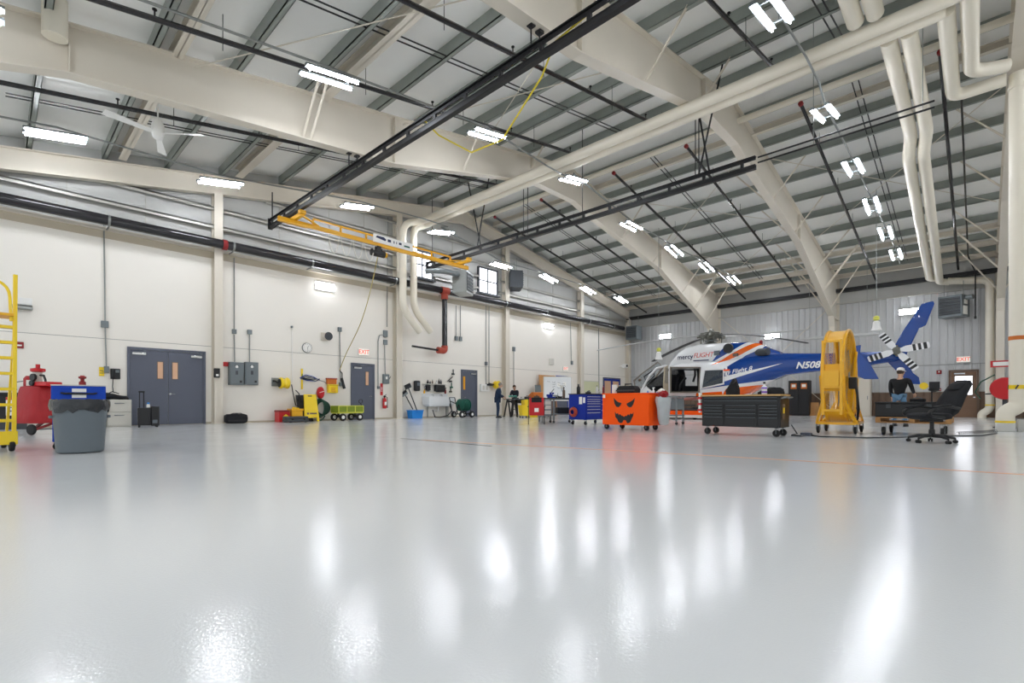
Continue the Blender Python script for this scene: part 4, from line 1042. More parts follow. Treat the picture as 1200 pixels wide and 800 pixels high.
for s in (-1, 1): MB().span((s*.31-.03, -.06, .5), (s*.31+.03, .06, .54)).obj('handle', 'grey plastic', t, bevel=.008)

# blue tool cart behind the bin
g = ground(60.5, 527.5)
cx, cy = g.x+.32, g.y+.05
t = thing('tool_cart', 'blue steel tool cart behind the grey bin, black pull across its drawer', 'tool cart', (cx, cy, 0), R(-5))
MB().span((-.31, 0, .12), (.31, .5, .74)).obj('cabinet', 'blue paint', t, bevel=.012)
MB().span((-.325, -.02, .745), (.325, .52, .985)).obj('drawer_case', 'blue paint', t, bevel=.01)
MB().span((-.33, -.025, .985), (.33, .525, 1.005)).obj('work_top', 'beige metal', t, bevel=.004)
d = MB().span((-.305, -.035, .76), (.305, -.02, .965)).obj('drawer', 'blue paint', t, bevel=.006)
MB().tube([(-.21, -.04, .875), (-.17, -.07, .865), (.17, -.07, .865), (.21, -.04, .875)], .013, 8).obj('handle', 'black plastic', d)
MB().span((-.085, -.042, .89), (.085, -.035, .945)).span((-.085, -.042, .8), (.085, -.035, .85)).obj('label', 'paper', d, smooth=False)
for x in (-.26, .26):
    for y in (.06, .44): castor(t, x, y, .05, zt=.12)
t = thing('bottle', 'small dark red can standing on the blue tool cart', 'can', (cx+.06, cy+.22, 1.006))
MB().lathe([(.045, 0), (.045, .05), (.025, .07), (.025, .1), (.05, .11), (.05, .14)], (0, 0, 0), 14).obj('can', 'dark red', t)
MB().cyl((0, 0, .141), (0, 0, .155), .03, n=10).obj('cap', 'red paint', t)

# red wheeled extinguisher under a red cover
g = ground(50, 508.5)
t = thing('wheeled_extinguisher', 'wheeled fire extinguisher under a bulky red cover', 'fire extinguisher', (g.x-.05, g.y, 0), R(-60))
b = MB(); rng = random.Random(5); rings = []
for z, rx, ry in ((.26, .37, .33), (.3, .39, .35), (.5, .365, .33), (.85, .33, .3), (1.0, .315, .29), (1.09, .29, .27), (1.11, .2, .2)):
    rings.append([Vector(((rx+rng.uniform(-.012, .012))*math.copysign(abs(math.cos(a))**.5, math.cos(a)), (ry+rng.uniform(-.012, .012))*math.copysign(abs(math.sin(a))**.5, math.sin(a)), z)) for a in [2*PI*i/32 for i in range(32)]])
b.loft(rings).obj('cover', 'red cover', t)
MB().lathe([(.15, .98), (.16, 1.0), (.16, 1.16), (.12, 1.22)], (-.18, -.02, .12), 14).obj('cap', 'red cover', t)
MB().cyl((.08, -.1, 1.1), (.08, -.1, 1.42), .085, n=14).cyl((-.04, -.12, 1.1), (-.04, -.12, 1.24), .1, n=12).obj('gauge_body', 'beige metal', t)
MB().lathe([(.09, 1.42), (.13, 1.44), (.13, 1.5), (.04, 1.52), (.04, 1.6)], (.1, -.1, 0), 14).bar((.0, -.1, 1.46), (.3, -.1, 1.46), .05, .05).obj('valve', 'red paint', t)
MB().lathe([(.08, 0), (.08, .05)], (.14, -.24, 1.3), 14, 'y').lathe([(.06, 0), (.06, .05)], (.1, -.24, 1.17), 12, 'y').obj('gauge', 'black plastic', t)
MB().tube([(.18, -.1, 1.35), (.34, -.14, 1.34), (.42, -.16, 1.24), (.44, -.16, 1.12)], .022, 8).obj('hose', 'black plastic', t)
MB().span((.12, -.2, 1.1), (.52, .12, 1.2)).obj('tray', 'red paint', t, bevel=.02)
MB().tube([(-.08, -.1, 1.25), (-.46, -.16, 1.2), (-.5, -.18, 1.16), (-.42, -.18, 1.02)], .009, 6).obj('bail', 'dark grey', t)
MB().bar((.18, -.2, .12), (.3, .2, .3), .05, .05).bar((-.3, 0, .05), (.25, -.1, .28), .05, .05).obj('frame', 'dark red', t)
for y in (-.26, .26):
    MB().lathe([(.06, -.03), (.11, -.03), (.12, -.015), (.12, .015), (.11, .03), (.06, .03)], (.16, y, .12), 16, 'y').lathe([(.02, -.032), (.06, -.032), (.06, .032), (.02, .032)], (.16, y, .12), 12, 'y').obj('wheel', 'rubber', t)
MB().bar((.16, -.26, .12), (.16, .26, .12), .03, .03).obj('axle', 'grey metal', t)

# low black bench along the white wall behind the ladder
t = thing('bench_cabinet', 'low black bench cabinet against the white wall behind the yellow ladder', 'cabinet', (-.4, WL, 0))
MB().span((-1.2, -.45, .0), (1.05, -.01, .22)).obj('plinth', 'dark grey', t, smooth=False)
MB().span((-1.2, -.4, .22), (1.05, -.01, .95)).obj('cabinet', 'black plastic', t, bevel=.01)
MB().span((-1.24, -.46, .95), (1.09, -.005, 1.0)).obj('top', 'black steel', t, bevel=.006)
for i in range(3):
    dd = MB().span((-1.16+.74*i, -.42, .27), (-.46+.74*i, -.4, .9)).obj('door', 'black plastic', t, bevel=.006)
    MB().bar((-.52+.74*i, -.43, .5), (-.52+.74*i, -.43, .7), .012, .014).obj('handle', 'grey metal', dd)
nt = MB().span((.64, -.44, .38), (1.0, -.42, .88)).obj('notice', 'paper', t, smooth=False)
MB().span((.68, -.443, .48), (.96, -.44, .52)).span((.68, -.443, .58), (.9, -.44, .61)).obj('print', 'grey plastic', nt, smooth=False)
MB().span((.64, -.443, .8), (1.0, -.44, .88)).obj('header', 'red sign', nt, smooth=False)

# filing cabinet with a black bag on it, rolling case, duffel
t = thing('filing_cabinet', 'pale grey two-drawer filing cabinet by the double door', 'cabinet', (2.6, 19.36, 0))
MB().span((-.27, -.5, 0), (.33, 0, .82)).obj('body', 'beige metal', t, bevel=.01)
for z0, z1 in ((.04, .43), (.45, .79)):
    d = MB().span((-.25, -.525, z0), (.31, -.5, z1)).obj('drawer', 'beige metal', t, bevel=.008)
    MB().tube([(-.08, -.527, z1-.08), (-.08, -.555, z1-.08), (.14, -.555, z1-.08), (.14, -.527, z1-.08)], .01, 6).obj('handle', 'grey metal', d)
t = thing('tool_bag', 'slouched black bag lying on the filing cabinet', 'bag', (2.58, 19.1, .822))
b = MB(); rng = random.Random(2); rings = []
for x, h, dy in ((-.42, .03, .05), (-.36, .09, .12), (-.22, .22, .17), (-.05, .17, .18), (.12, .12, .18), (.26, .11, .16), (.31, .05, .08)):
    rings.append([Vector((x, dy*math.cos(a)+rng.uniform(-.012, .012), max(0, h*(.5+.5*math.sin(a))+rng.uniform(-.008, .012)))) for a in [2*PI*i/14 for i in range(14)]])
b.loft(rings).obj('bag', 'black fabric', t)
MB().tube([(-.2, -.1, .18), (-.1, -.14, .24), (.06, -.13, .18)], .014, 6).obj('strap', 'black plastic', t)
t = thing('waste_bin', 'dark narrow bin between the grey bin and the filing cabinet', 'bin', (2.16, 18.9, 0))
MB().loft([rect_ring(.12, .14, 0), rect_ring(.15, .17, .6), rect_ring(.135, .155, .6), rect_ring(.1, .12, .04)]).obj('bin', 'dark grey', t, bevel=.006)
MB().span((-.155, -.175, .58), (.155, .175, .61)).obj('rim', 'black plastic', t, bevel=.006) if False else None
t = thing('rolling_tool_case', 'black upright rolling case with its handle pulled up, before the double door', 'case', (3.18, 17.95, 0), R(-8))
MB().span((-.25, -.17, .06), (.06, .2, .58)).obj('body', 'black plastic', t, bevel=.02)
MB().span((.065, -.15, .04), (.27, .2, .62)).obj('side_case', 'black plastic', t, bevel=.02)
for x in (-.2, -.1): MB().cyl((x, .14, .55), (x, .14, 1.04), .014, n=8).obj('handle_tube', 'black steel', t)
MB().span((-.225, .11, 1.03), (-.075, .17, 1.08)).obj('grip', 'black plastic', t, bevel=.012)
MB().span((.1, -.16, .12), (.22, -.15, .22)).obj('latch', 'grey plastic', t, bevel=.004)
for x in (-.2, .2): MB().lathe([(.03, -.02), (.06, -.02), (.06, .02), (.03, .02)], (x, .18, .06), 12, 'x').obj('wheel', 'rubber', t)
MB().span((-.24, -.15, 0), (-.2, -.1, .06)).span((.2, -.14, 0), (.24, -.09, .045)).obj('foot', 'black plastic', t)
t = thing('spray_can', 'small can with a pale blue cap on the black rolling case', 'can', (3.18, 17.92, .585))
MB().lathe([(.045, 0), (.045, .07), (.03, .1)], (0, 0, 0), 12).obj('can', 'white plastic', t); MB().lathe([(.03, .1), (.035, .13), (.02, .15)], (0, 0, 0), 12).obj('cap', 'tub blue', t)
t = thing('duffel_bag', 'black rounded equipment bag alone on the floor below the breaker panels', 'bag', (5.88, 18.95, 0))
b = MB(); rings = []
for x, k in ((-.37, .25), (-.35, .7), (-.28, .95), (0, 1), (.24, .98), (.33, .8), (.37, .3)):
    rings.append([Vector((x, .19*k*math.copysign(abs(math.cos(a))**.6, math.cos(a)), .17+.17*k*math.copysign(abs(math.sin(a))**.6, math.sin(a)))) for a in [2*PI*i/20 for i in range(20)]])
b.loft(rings).obj('bag', 'black fabric', t)
MB().tube([(-.2, -.1, .33), (-.12, -.14, .36), (.1, -.14, .36), (.18, -.1, .33)], .016, 6).obj('handle', 'black plastic', t)
MB().tube([(-.36, -.02, .24), (0, -.02, .345), (.36, -.02, .26)], .008, 6).obj('zip', 'grey plastic', t)
MB().bar((-.3, -.19, .1), (.3, -.19, .1), .012, .06).obj('pocket_band', 'black plastic', t)

# red box, yellow box, flat black case, boards
t = thing('red_box', 'red metal box on the floor under the yellow cord reel', 'box', (7.52, 19.1, 0))
MB().span((-.19, -.22, 0), (.2, .22, .42)).obj('box', 'red paint', t, bevel=.012)
MB().span((-.2, -.23, .38), (.21, .23, .45)).obj('lid', 'dark red', t, bevel=.008)
MB().prism([(-.05, .05), (.15, .05), (.15, .22), (.05, .3), (-.05, .22)], lambda u, v: (u, -.226, v), (0, .006, 0)).obj('label', 'yellow paint', t, smooth=False)
t = thing('storage_box', 'yellow lidded box behind the flat black case', 'box', (8.0, 19.1, 0))
MB().span((-.2, -.2, 0), (.22, .2, .42)).obj('box', 'amber paint', t, bevel=.015)
MB().span((-.22, -.22, .42), (.24, .22, .5)).obj('lid', 'amber paint', t, bevel=.015)
MB().span((-.1, -.05, .5), (.02, .03, .56)).span((.05, -.05, .5), (.14, .03, .54)).obj('latch', 'yellow paint', t, bevel=.006)
t = thing('flat_case', 'flat dark case lying in front of the yellow lidded box', 'case', (7.78, 18.5, 0), R(4))
MB().span((-.4, -.25, .015), (.38, .25, .12)).obj('base', 'dark grey', t, bevel=.02); MB().span((-.39, -.245, .123), (.37, .245, .22)).obj('lid', 'dark grey', t, bevel=.03)
for x in (-.25, .2): MB().span((x-.03, -.262, .09), (x+.03, -.25, .15)).obj('latch', 'black plastic', t)
for x in (-.3, .28):
    for y in (-.2, .2): MB().span((x-.03, y-.03, 0), (x+.03, y+.03, .016)).obj('foot', 'rubber', t)
t = thing('black_board', 'black folding board leaning behind the yellow board', 'board', (8.5, 19.0, 0))
MB().bar((-.1, 0, .005), (-.1, .36, 1.03), .54, .05, up=(0, 1, 0)).obj('board', 'black plastic', t, bevel=.01)
t = thing('yellow_floor_board', 'tall yellow board with a hand slot leaning against the black board', 'board', (8.55, 18.8, 0))
tilt = .19; fy = lambda u, v: (u, v*tilt, v)
b = MB().prism([(-.29, 0), (-.19, 0), (-.19, .14), (.19, .14), (.19, 0), (.29, 0), (.24, 1.06), (-.24, 1.06)], fn=fy, t=(0, .06, 0)).obj('board', 'yellow paint', t, bevel=.008)
MB().prism([(-.1, .97), (.06, .97), (.06, 1.01), (-.1, 1.01)], lambda u, v: (u, v*tilt-.006, v), (0, .006, 0)).obj('hand_slot', 'black plastic', t, smooth=False)
MB().prism([(-.19, .27), (-.11, .27), (-.11, .35), (-.19, .35)], lambda u, v: (u, v*tilt-.006, v), (0, .006, 0)).prism([(-.08, .28), (.2, .28), (.2, .34), (-.08, .34)], lambda u, v: (u, v*tilt-.006, v), (0, .006, 0)).obj('print', 'brown frame', t, smooth=False)

# green hose coil and the garden wagon
t = thing('hose_coil', 'dark green hose coiled against the wall at the tail of the wagon', 'hose', (9.12, 19.25, 0))
b = MB()
for k in range(6):
    ox = -.12+.05*k; b.tube([(ox+(.2+.015*k)*math.cos(a), .04*k-.1, .52+(.37-.02*k)*math.sin(a)) for a in [2*PI*i/22 for i in range(22)]], .026, 6, closed=True)
b.obj('hose', 'hose green', t)
MB().tube([(.1, -.1, .2), (0, -.14, .08), (-.1, -.14, .03), (-.22, -.1, .028)], .026, 6).obj('hose_end', 'hose green', t)
t = thing('garden_wagon', 'yellow-green mesh-sided garden wagon with four black tyres', 'wagon', (9.98, 18.75, 0), R(3))
b = MB().span((-.55, -.28, .3), (.55, .28, .33))
b.obj('bed', 'lime frame', t, smooth=False)
for s in (-1, 1):
    MB().span((-.55, s*.28-.008, .34), (.55, s*.28+.008, .6)).obj('side_mesh', 'olive mesh', t, smooth=False)
    f = MB()
    for z in (.34, .6): f.bar((-.57, s*.292, z), (.57, s*.292, z), .03, .03)
    for x in (-.555, -.19, .18, .555): f.bar((x, s*.292, .34), (x, s*.292, .6), .03, .03)
    f.obj('side_frame', 'lime frame', t, smooth=False)
for x in (-.56, .56): MB().span((x-.008, -.28, .34), (x+.008, .28, .6)).obj('end_mesh', 'olive mesh', t, smooth=False)
MB().span((-.5, -.24, .335), (.5, .24, .56)).obj('load', 'dark grey', t, bevel=.04)
for x in (-.4, .36):
    MB().bar((x, -.3, .15), (x, .3, .15), .03, .03).bar((x, 0, .15), (x, 0, .3), .1, .05).obj('axle', 'black steel', t)
    for s in (-1, 1):
        wv = MB().lathe([(.07, -.04), (.13, -.045), (.15, -.02), (.15, .02), (.13, .045), (.07, .04)], (x, s*.33, .15), 20, 'y').obj('wheel', 'rubber', t)
        MB().lathe([(.02, -.05), (.07, -.042), (.075, .042), (.02, .05)], (x, s*.33, .15), 14, 'y').obj('hub', 'white plastic', wv)
MB().tube([(.55, 0, .28), (.72, 0, .36), (.62, 0, .72)], .014, 6).tube([(.62+.09*math.cos(a), 0, .79+.08*math.sin(a)) for a in [2*PI*i/14 for i in range(14)]], .013, 6, closed=True).obj('pull_handle', 'black steel', t)

# hose-reel cart
t = thing('hose_cart', 'four-wheeled cart with a green hose reel in front of the third door', 'hose cart', (15.95, 18.55, 0))
MB().lathe([(.08, -.26), (.3, -.25), (.3, -.23), (.22, -.22), (.24, -.1), (.25, .1), (.22, .22), (.3, .23), (.3, .25), (.08, .26)], (.12, 0, .62), 22, 'x').obj('reel', 'green paint', t)
for k in range(5):
    MB().tube([(-.06+.085*k, .27*math.cos(a), .62+.27*math.sin(a)) for a in [2*PI*i/20 for i in range(20)]], .024, 6, closed=True).obj('hose_turn', 'green paint', t)
b = MB()
for x in (-.2, .44):
    b.bar((x, -.24, .16), (x, 0, .64), .03, .03).bar((x, .24, .16), (x, 0, .64), .03, .03)
b.bar((-.42, -.24, .18), (.55, -.24, .18), .035, .035).bar((-.42, .24, .18), (.55, .24, .18), .035, .035).bar((-.42, -.24, .18), (-.42, .24, .18), .035, .035).bar((.55, -.24, .18), (.55, .24, .18), .035, .035)
b.bar((-.42, -.2, .18), (-.62, -.2, .98), .03, .03).bar((-.42, .2, .18), (-.62, .2, .98), .03, .03).bar((-.62, -.2, .98), (-.62, .2, .98), .03, .03)
b.obj('frame', 'black steel', t, smooth=False)
for x in (-.26, .4):
    for s in (-1, 1):
        wv = MB().lathe([(.07, -.05), (.14, -.05), (.16, -.02), (.16, .02), (.14, .05), (.07, .05)], (x, s*.3, .16), 20, 'y').obj('wheel', 'rubber', t)
        MB().lathe([(.02, -.055), (.075, -.05), (.075, .05), (.02, .055)], (x, s*.3, .16), 14, 'y').obj('hub', 'white plastic', wv)
MB().tube([(-.5, -.1, .7), (-.75, -.05, .8), (-.8, -.05, .6), (-.7, -.08, .35), (-.9, -.02, .12), (-1.3, .1, .03), (-1.5, .2, .05), (-1.6, .25, .4)], .022, 6).obj('hose_tail', 'black plastic', t)
t = thing('hose_reel', 'small grey round reel on a stand between the sink and hose cart', 'reel', (15.5, 19.2, .68))
MB().lathe([(.02, -.08), (.16, -.07), (.19, 0), (.16, .07), (.02, .08)], (0, 0, .14), 18, 'y').obj('guard', 'grey metal', t)
MB().bar((0, 0, .0), (0, 0, -.66), .05, .05).bar((0, .05, .14), (0, .3, .14), .04, .04).span((-.12, -.12, -.68), (.12, .12, -.65)).obj('stand', 'conduit', t)
MB().lathe([(.02, -.1), (.05, -.09)], (0, 0, .14), 10, 'y').obj('hub', 'black plastic', t)

# folding work table, things under and on it
t = thing('folding_table', 'long black folding work table behind the two mechanics', 'table', (19.2, 17.2, 0), R(-14))
MB().span((-1.15, -.38, .88), (1.25, .38, .93)).obj('top', 'dark grey', t, bevel=.008)
for x in (-.95, 1.0):
    for s in (-1, 1):
        MB().bar((x+s*.2, -.33, 0), (x+s*.03, -.28, .88), .07, .05).obj('leg', 'black plastic', t); MB().bar((x+s*.2, .33, 0), (x+s*.03, .28, .88), .07, .05).obj('leg', 'black plastic', t)
    MB().bar((x, -.3, .8), (x, .3, .8), .12, .1).bar((x-.12, -.31, .4), (x+.12, -.31, .4), .03, .03).obj('trestle', 'black plastic', t)
MB().span((-.75, -.3, .7), (-.25, .3, .875)).span((.25, -.3, .66), (.75, .3, .875)).obj('under_tray', 'black plastic', t, bevel=.02)
for k, (dx, dy, sx, sy, sz, mm, lab) in enumerate(((-.7, -.05, .3, .2, .06, 'black plastic', 'flat black tool tray on the folding table, beside the man in navy'), (.1, 0, .34, .16, .12, 'dark grey', 'dark tool bag on the middle of the folding table'), (.62, -.1, .26, .2, .16, 'brown frame', 'brown box on the end of the folding table'), (-.2, .15, .2, .12, .05, 'white plastic', 'small white parts tray on the folding table'))):
    t2 = thing('tool_box', lab, 'box', Vector((19.2, 17.2, .931)) + Matrix.Rotation(R(-14), 3, 'Z') @ Vector((dx, dy, 0)), R(-14+10*k), 'things on the folding table')
    MB().span((-sx/2, -sy/2, 0), (sx/2, sy/2, sz)).obj('box', mm, t2, bevel=.01)
    MB().tube([(-sx/4, 0, sz), (-sx/4, 0, sz+.04), (sx/4, 0, sz+.04), (sx/4, 0, sz)], .01, 6).obj('handle', 'black plastic', t2)
p = ground(618, 489)
t = thing('mop_bucket', 'yellow wheeled mop bucket in front of the folding table', 'bucket', (17.7, 15.95, 0), R(-20))
MB().loft([rect_ring(.2, .16, .1), rect_ring(.26, .21, .62), rect_ring(.24, .19, .62), rect_ring(.18, .14, .14)]).obj('bucket', 'yellow paint', t, bevel=.02)
MB().span((-.1, -.2, .62), (.24, .18, .86)).obj('wringer', 'yellow paint', t, bevel=.03)
for x in (-.17, .17):
    for y in (-.13, .13): castor(t, x, y, .04, zt=.11)
t = thing('yellow_bin', 'tall yellow bin in front of the folding table, beside the red chair', 'bin', (18.62, 16.3, 0), R(-10))
MB().loft([rect_ring(.22, .2, 0), rect_ring(.3, .26, .9), rect_ring(.28, .24, .9), rect_ring(.18, .16, .05)]).obj('bin', 'yellow paint', t, bevel=.02)
MB().span((-.31, -.27, .87), (.31, -.255, .93)).obj('rim', 'yellow paint', t, bevel=.006)
# boards, orange cabinet and box behind
t = thing('plywood_board', 'big brown board standing upright behind the whiteboard', 'board', (23.45, 19.25, 0))
MB().bar((0, -.18, .002), (0, .02, 2.42), 1.55, .04, up=(0, 1, 0)).obj('board', 'cardboard', t, smooth=False)
MB().span((-.75, -.2, 0), (.75, -.02, .03)).obj('foot_strip', 'pallet wood', t, smooth=False)
t = thing('grey_panel', 'narrow dark grey panel standing by the brown board', 'board', (22.3, 18.95, 0))
MB().bar((0, -.1, .002), (0, .1, 1.78), .5, .05, up=(0, 1, 0)).obj('panel', 'panel grey', t, bevel=.006)
MB().span((-.25, -.14, 0), (.25, -.02, .04)).obj('foot', 'dark grey', t)
t = thing('orange_cabinet', 'orange-brown tool cabinet between the yellow bin and the whiteboard', 'cabinet', (21.25, 17.9, 0), R(-15))
MB().span((-.7, -.3, .0), (.85, .3, .86)).obj('body', 'brown frame', t, bevel=.01)
MB().prism([(-.3, .86), (.3, .86), (.3, 1.08), (-.1, 1.32), (-.3, 1.3)], lambda u, v: (-.72, u, v), (1.25, 0, 0)).obj('lid', 'box orange', t, bevel=.01)
MB().span((-.6, -.32, .9), (.45, -.3, 1.02)).obj('drawer', 'box orange', t, bevel=.006)
MB().span((.56, -.28, .862), (.84, .28, 1.35)).obj('side_box', 'dark red', t, bevel=.01)
# whiteboard on a stand
p = onY(653.5, 470, 15.2)
t = thing('whiteboard', 'mobile whiteboard with scribbled notes behind the vice bench', 'whiteboard', (19.3, 15.25, 0), R(-46))
MB().span((-.62, -.02, .86), (.72, .02, 2.0)).obj('board', 'white enamel', t, smooth=False)
b = MB().bar((-.64, 0, .84), (.74, 0, .84), .05, .04).bar((-.64, 0, 2.02), (.74, 0, 2.02), .05, .04).bar((-.64, 0, .84), (-.64, 0, 2.02), .05, .04).bar((.74, 0, .84), (.74, 0, 2.02), .05, .04)
b.obj('rim', 'beige metal', t, smooth=False)
b = MB(); rng = random.Random(11)
for r in range(3):
    for c_ in range(4):
        x, z = -.46+.25*c_+rng.uniform(-.03, .03), 1.78-.12*r+rng.uniform(-.02, .02)-.03*c_
        if r and c_ == 0: continue
        b.tube([(x+.035*i, -.024, z+rng.uniform(-.035, .035)) for i in range(5)], .006, 5)
b.obj('writing', 'dark grey', t)
for (x, z, m_) in ((.1, 1.62, 'paper'), (.25, 1.5, 'beige metal'), (.4, 1.66, 'paper'), (.3, 1.38, 'clear bag')): MB().span((x-.07, -.026, z-.09), (x+.07, -.02, z+.09)).obj('note', m_, t, smooth=False)
for x in (-.62, .72):
    MB().bar((x, 0, .05), (x, 0, .86), .04, .04).bar((x, -.3, .07), (x, .3, .07), .04, .04).obj('leg', 'grey metal', t)
    for y in (-.28, .28): castor(t, x, y, .03, zt=.06)
# vice bench
g = ground(650, 496.5)
bx_, by_ = 14.1, 11.15
t = thing('vice_bench', 'grey steel work bench on castors in front of the whiteboard', 'work bench', (bx_, by_, 0), R(-38))
MB().span((-.62, -.3, .84), (.62, .3, .9)).obj('top', 'dark grey', t, bevel=.006)
for x in (-.16, .56):
    for y in (-.26, .26):
        MB().bar((x, y, .1), (x, y, .84), .05, .05).obj('leg', 'grey metal', t); castor(t, x, y, .045, zt=.11)
MB().span((-.16, -.27, .3), (.58, .27, .34)).obj('shelf', 'grey metal', t, smooth=False)
MB().span((-.6, -.27, .25), (-.24, .27, .82)).obj('drawer_unit', 'grey metal', t, bevel=.008)
MB().bar((-.58, -.25, .02), (-.58, -.25, .26), .04, .04).bar((-.58, .25, .02), (-.58, .25, .26), .04, .04).obj('leg', 'grey metal', t)
for z in (.32, .5, .66): MB().span((-.57, -.285, z), (-.27, -.27, z+.13)).obj('drawer', 'beige metal', t, bevel=.004)
MB().span((.0, -.2, .345), (.42, .2, .56)).obj('bin', 'black plastic', t, bevel=.01)
rot = Matrix.Rotation(R(-38), 3, 'Z')
t = thing('bench_vice', 'blue bench vice bolted on the steel work bench', 'vice', Vector((bx_, by_, .901)) + rot @ Vector((-.2, -.05, 0)), R(-38))
MB().span((-.14, -.07, 0), (.14, .07, .05)).span((-.17, -.06, .05), (.04, .06, .13)).obj('body', 'deep blue', t, bevel=.01)
MB().span((.03, -.05, .13), (.09, .05, .2)).span((-.06, -.05, .13), (0, .05, .2)).obj('jaw', 'deep blue', t, bevel=.008)
MB().cyl((.04, 0, .09), (.25, 0, .09), .018, n=8).bar((.24, 0, .0), (.24, 0, .18), .014, .014).bar((.0, 0, .2), (.1, 0, .33), .03, .03).obj('screw', 'grey metal', t)
t = thing('gas_bottle', 'slim brown bottle standing on the steel work bench', 'bottle', Vector((bx_, by_, .901)) + rot @ Vector((.28, .0, 0)))
MB().lathe([(.045, 0), (.05, .01), (.05, .26), (.02, .31), (.02, .36)], (0, 0, 0), 12).obj('bottle', 'brown frame', t); MB().cyl((0, 0, .36), (0, 0, .4), .025, n=8).obj('cap', 'black plastic', t)
t = thing('parts_tray', 'black parts tray on the steel work bench behind the vice', 'tray', Vector((bx_, by_, .901)) + rot @ Vector((.1, .12, 0)), R(-38))
MB().loft([rect_ring(.12, .07, 0), rect_ring(.14, .08, .06), rect_ring(.13, .07, .06), rect_ring(.11, .06, .01)]).obj('tray', 'black plastic', t); MB().ball((0, 0, .045), (.05, .04, .04), 10, 6).obj('parts', 'dark grey', t)
# red folding chair
g = ground(633, 497)
t = thing('folding_chair', 'red fabric folding chair on thin black legs, seen from behind', 'chair', (12.75, 10.95, 0), R(132))
MB().span((-.25, -.25, .42), (.25, .22, .45)).obj('seat', 'red paint', t, bevel=.008)
b = MB().bar((0, .24, .3), (0, .32, .9), .5, .025, up=(0, 1, 0)); b.obj('backrest', 'red paint', t, bevel=.006)
MB().bar((0, .31, .74), (0, .335, .9), .34, .012, up=(0, 1, 0)).obj('top_pad', 'black fabric', t)
MB().span((-.07, .302, .42), (.07, .306, .55)).obj('label', 'paper', t, smooth=False)
for s in (-1, 1):
    MB().bar((s*.27, .26, 0.005), (s*.27, -.22, .6), .022, .022).obj('leg', 'black steel', t); MB().bar((s*.27, -.24, 0.005), (s*.27, .3, .6), .022, .022).obj('leg', 'black steel', t)
    MB().bar((s*.27, .29, .55), (s*.27, .34, .9), .022, .022).bar((s*.28, -.3, .6), (s*.28, .3, .6), .05, .03).obj('armrest', 'black plastic', t)

# blue tool chest
def drawer_chest(name, label, loc, rz, W_, D_, z0, z1, m_body, layout, hm, top=None, wheel=.06, bev=.01, hthick=.012):
    t = thing(name, label, 'tool chest', loc, rz)
    MB().span((0, 0, z0), (W_, D_, z1)).obj('cabinet', m_body, t, bevel=bev)
    for (x0, x1, a, c_) in layout:
        d = MB().span((x0, -.018, a), (x1, .002, c_)).obj('drawer', m_body, t, bevel=.004)
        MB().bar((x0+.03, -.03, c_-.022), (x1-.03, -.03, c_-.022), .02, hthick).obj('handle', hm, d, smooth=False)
    if top: MB().span((-.02, -.03, z1), (W_+.02, D_+.02, z1+top[1])).obj('top', top[0], t, bevel=.006)
    for x in (.1, W_-.1):
        for y in (.08, D_-.08): castor(t, x, y, wheel, zt=z0)
    return t
lay = []
zz = [.2, .42, .53, .63, .72, .79, .86, .95]
for a, c_ in zip(zz, zz[1:]): lay.append((.03, .82, a+.008, c_-.004))
for a, c_ in zip((.2, .5, .7, .85), (.5, .7, .85, .95)): lay.append((.86, 1.5, a+.008, c_-.004))
bc = drawer_chest('tool_chest', 'deep blue tool chest with silver drawer pulls beside the orange chest', (13.27, 9.28, 0), 0, 1.54, .68, .17, 1.0, 'deep blue', lay, 'white plastic', ('black plastic', .03))  # white pulls: the bright shine of chrome put into plain colour
MB().span((-.01, .14, .68), (-.002, .26, .92)).span((-.01, .02, .72), (-.002, .1, .9)).obj('label', 'paper', bc, smooth=False)
t = thing('air_hose_reel', 'dark red and green hose coil hung on the end of the blue tool chest', 'hose', (13.2, 9.75, .42), R(90))
b = MB()
for k in range(4): b.tube([((.15-.02*k)*math.cos(a), .02*k-.03, (.15-.02*k)*math.sin(a)) for a in [2*PI*i/18 for i in range(18)]], .018, 6, closed=True)
b.obj('hose', 'coupling red', t); MB().bar((0, -.05, .13), (0, -.05, .2), .03, .02).obj('hook', 'green paint', t)
for k, (dx, dy, hh, rr, m_, lab) in enumerate(((.22, .45, .3, .06, 'black plastic', 'dark jug on the corner of the blue tool chest'), (.62, .3, .09, .07, 'grey plastic', 'squat grey tin on the blue tool chest'), (.95, .2, .26, .045, 'white plastic', 'white bottle on the blue tool chest'), (1.2, .3, .12, .06, 'beige metal', 'short beige jar on the blue tool chest'), (1.42, .25, .3, .035, 'dark red', 'slim red bottle on the far end of the blue tool chest'), (.42, .2, .07, .09, 'black plastic', 'low black tin near the front of the blue tool chest'))):
    t = thing('bottle', lab, 'bottle', (13.27+dx, 9.28+dy, 1.031), 0, 'things on the blue tool chest')
    MB().lathe([(rr*.9, 0), (rr, .01), (rr, hh*.7), (rr*.45, hh*.85), (rr*.45, hh)], (0, 0, 0), 12).obj('bottle', m_, t)
    MB().cyl((0, 0, hh), (0, 0, hh+.02), rr*.5, n=8).obj('cap', 'black plastic' if m_ != 'black plastic' else 'grey plastic', t)

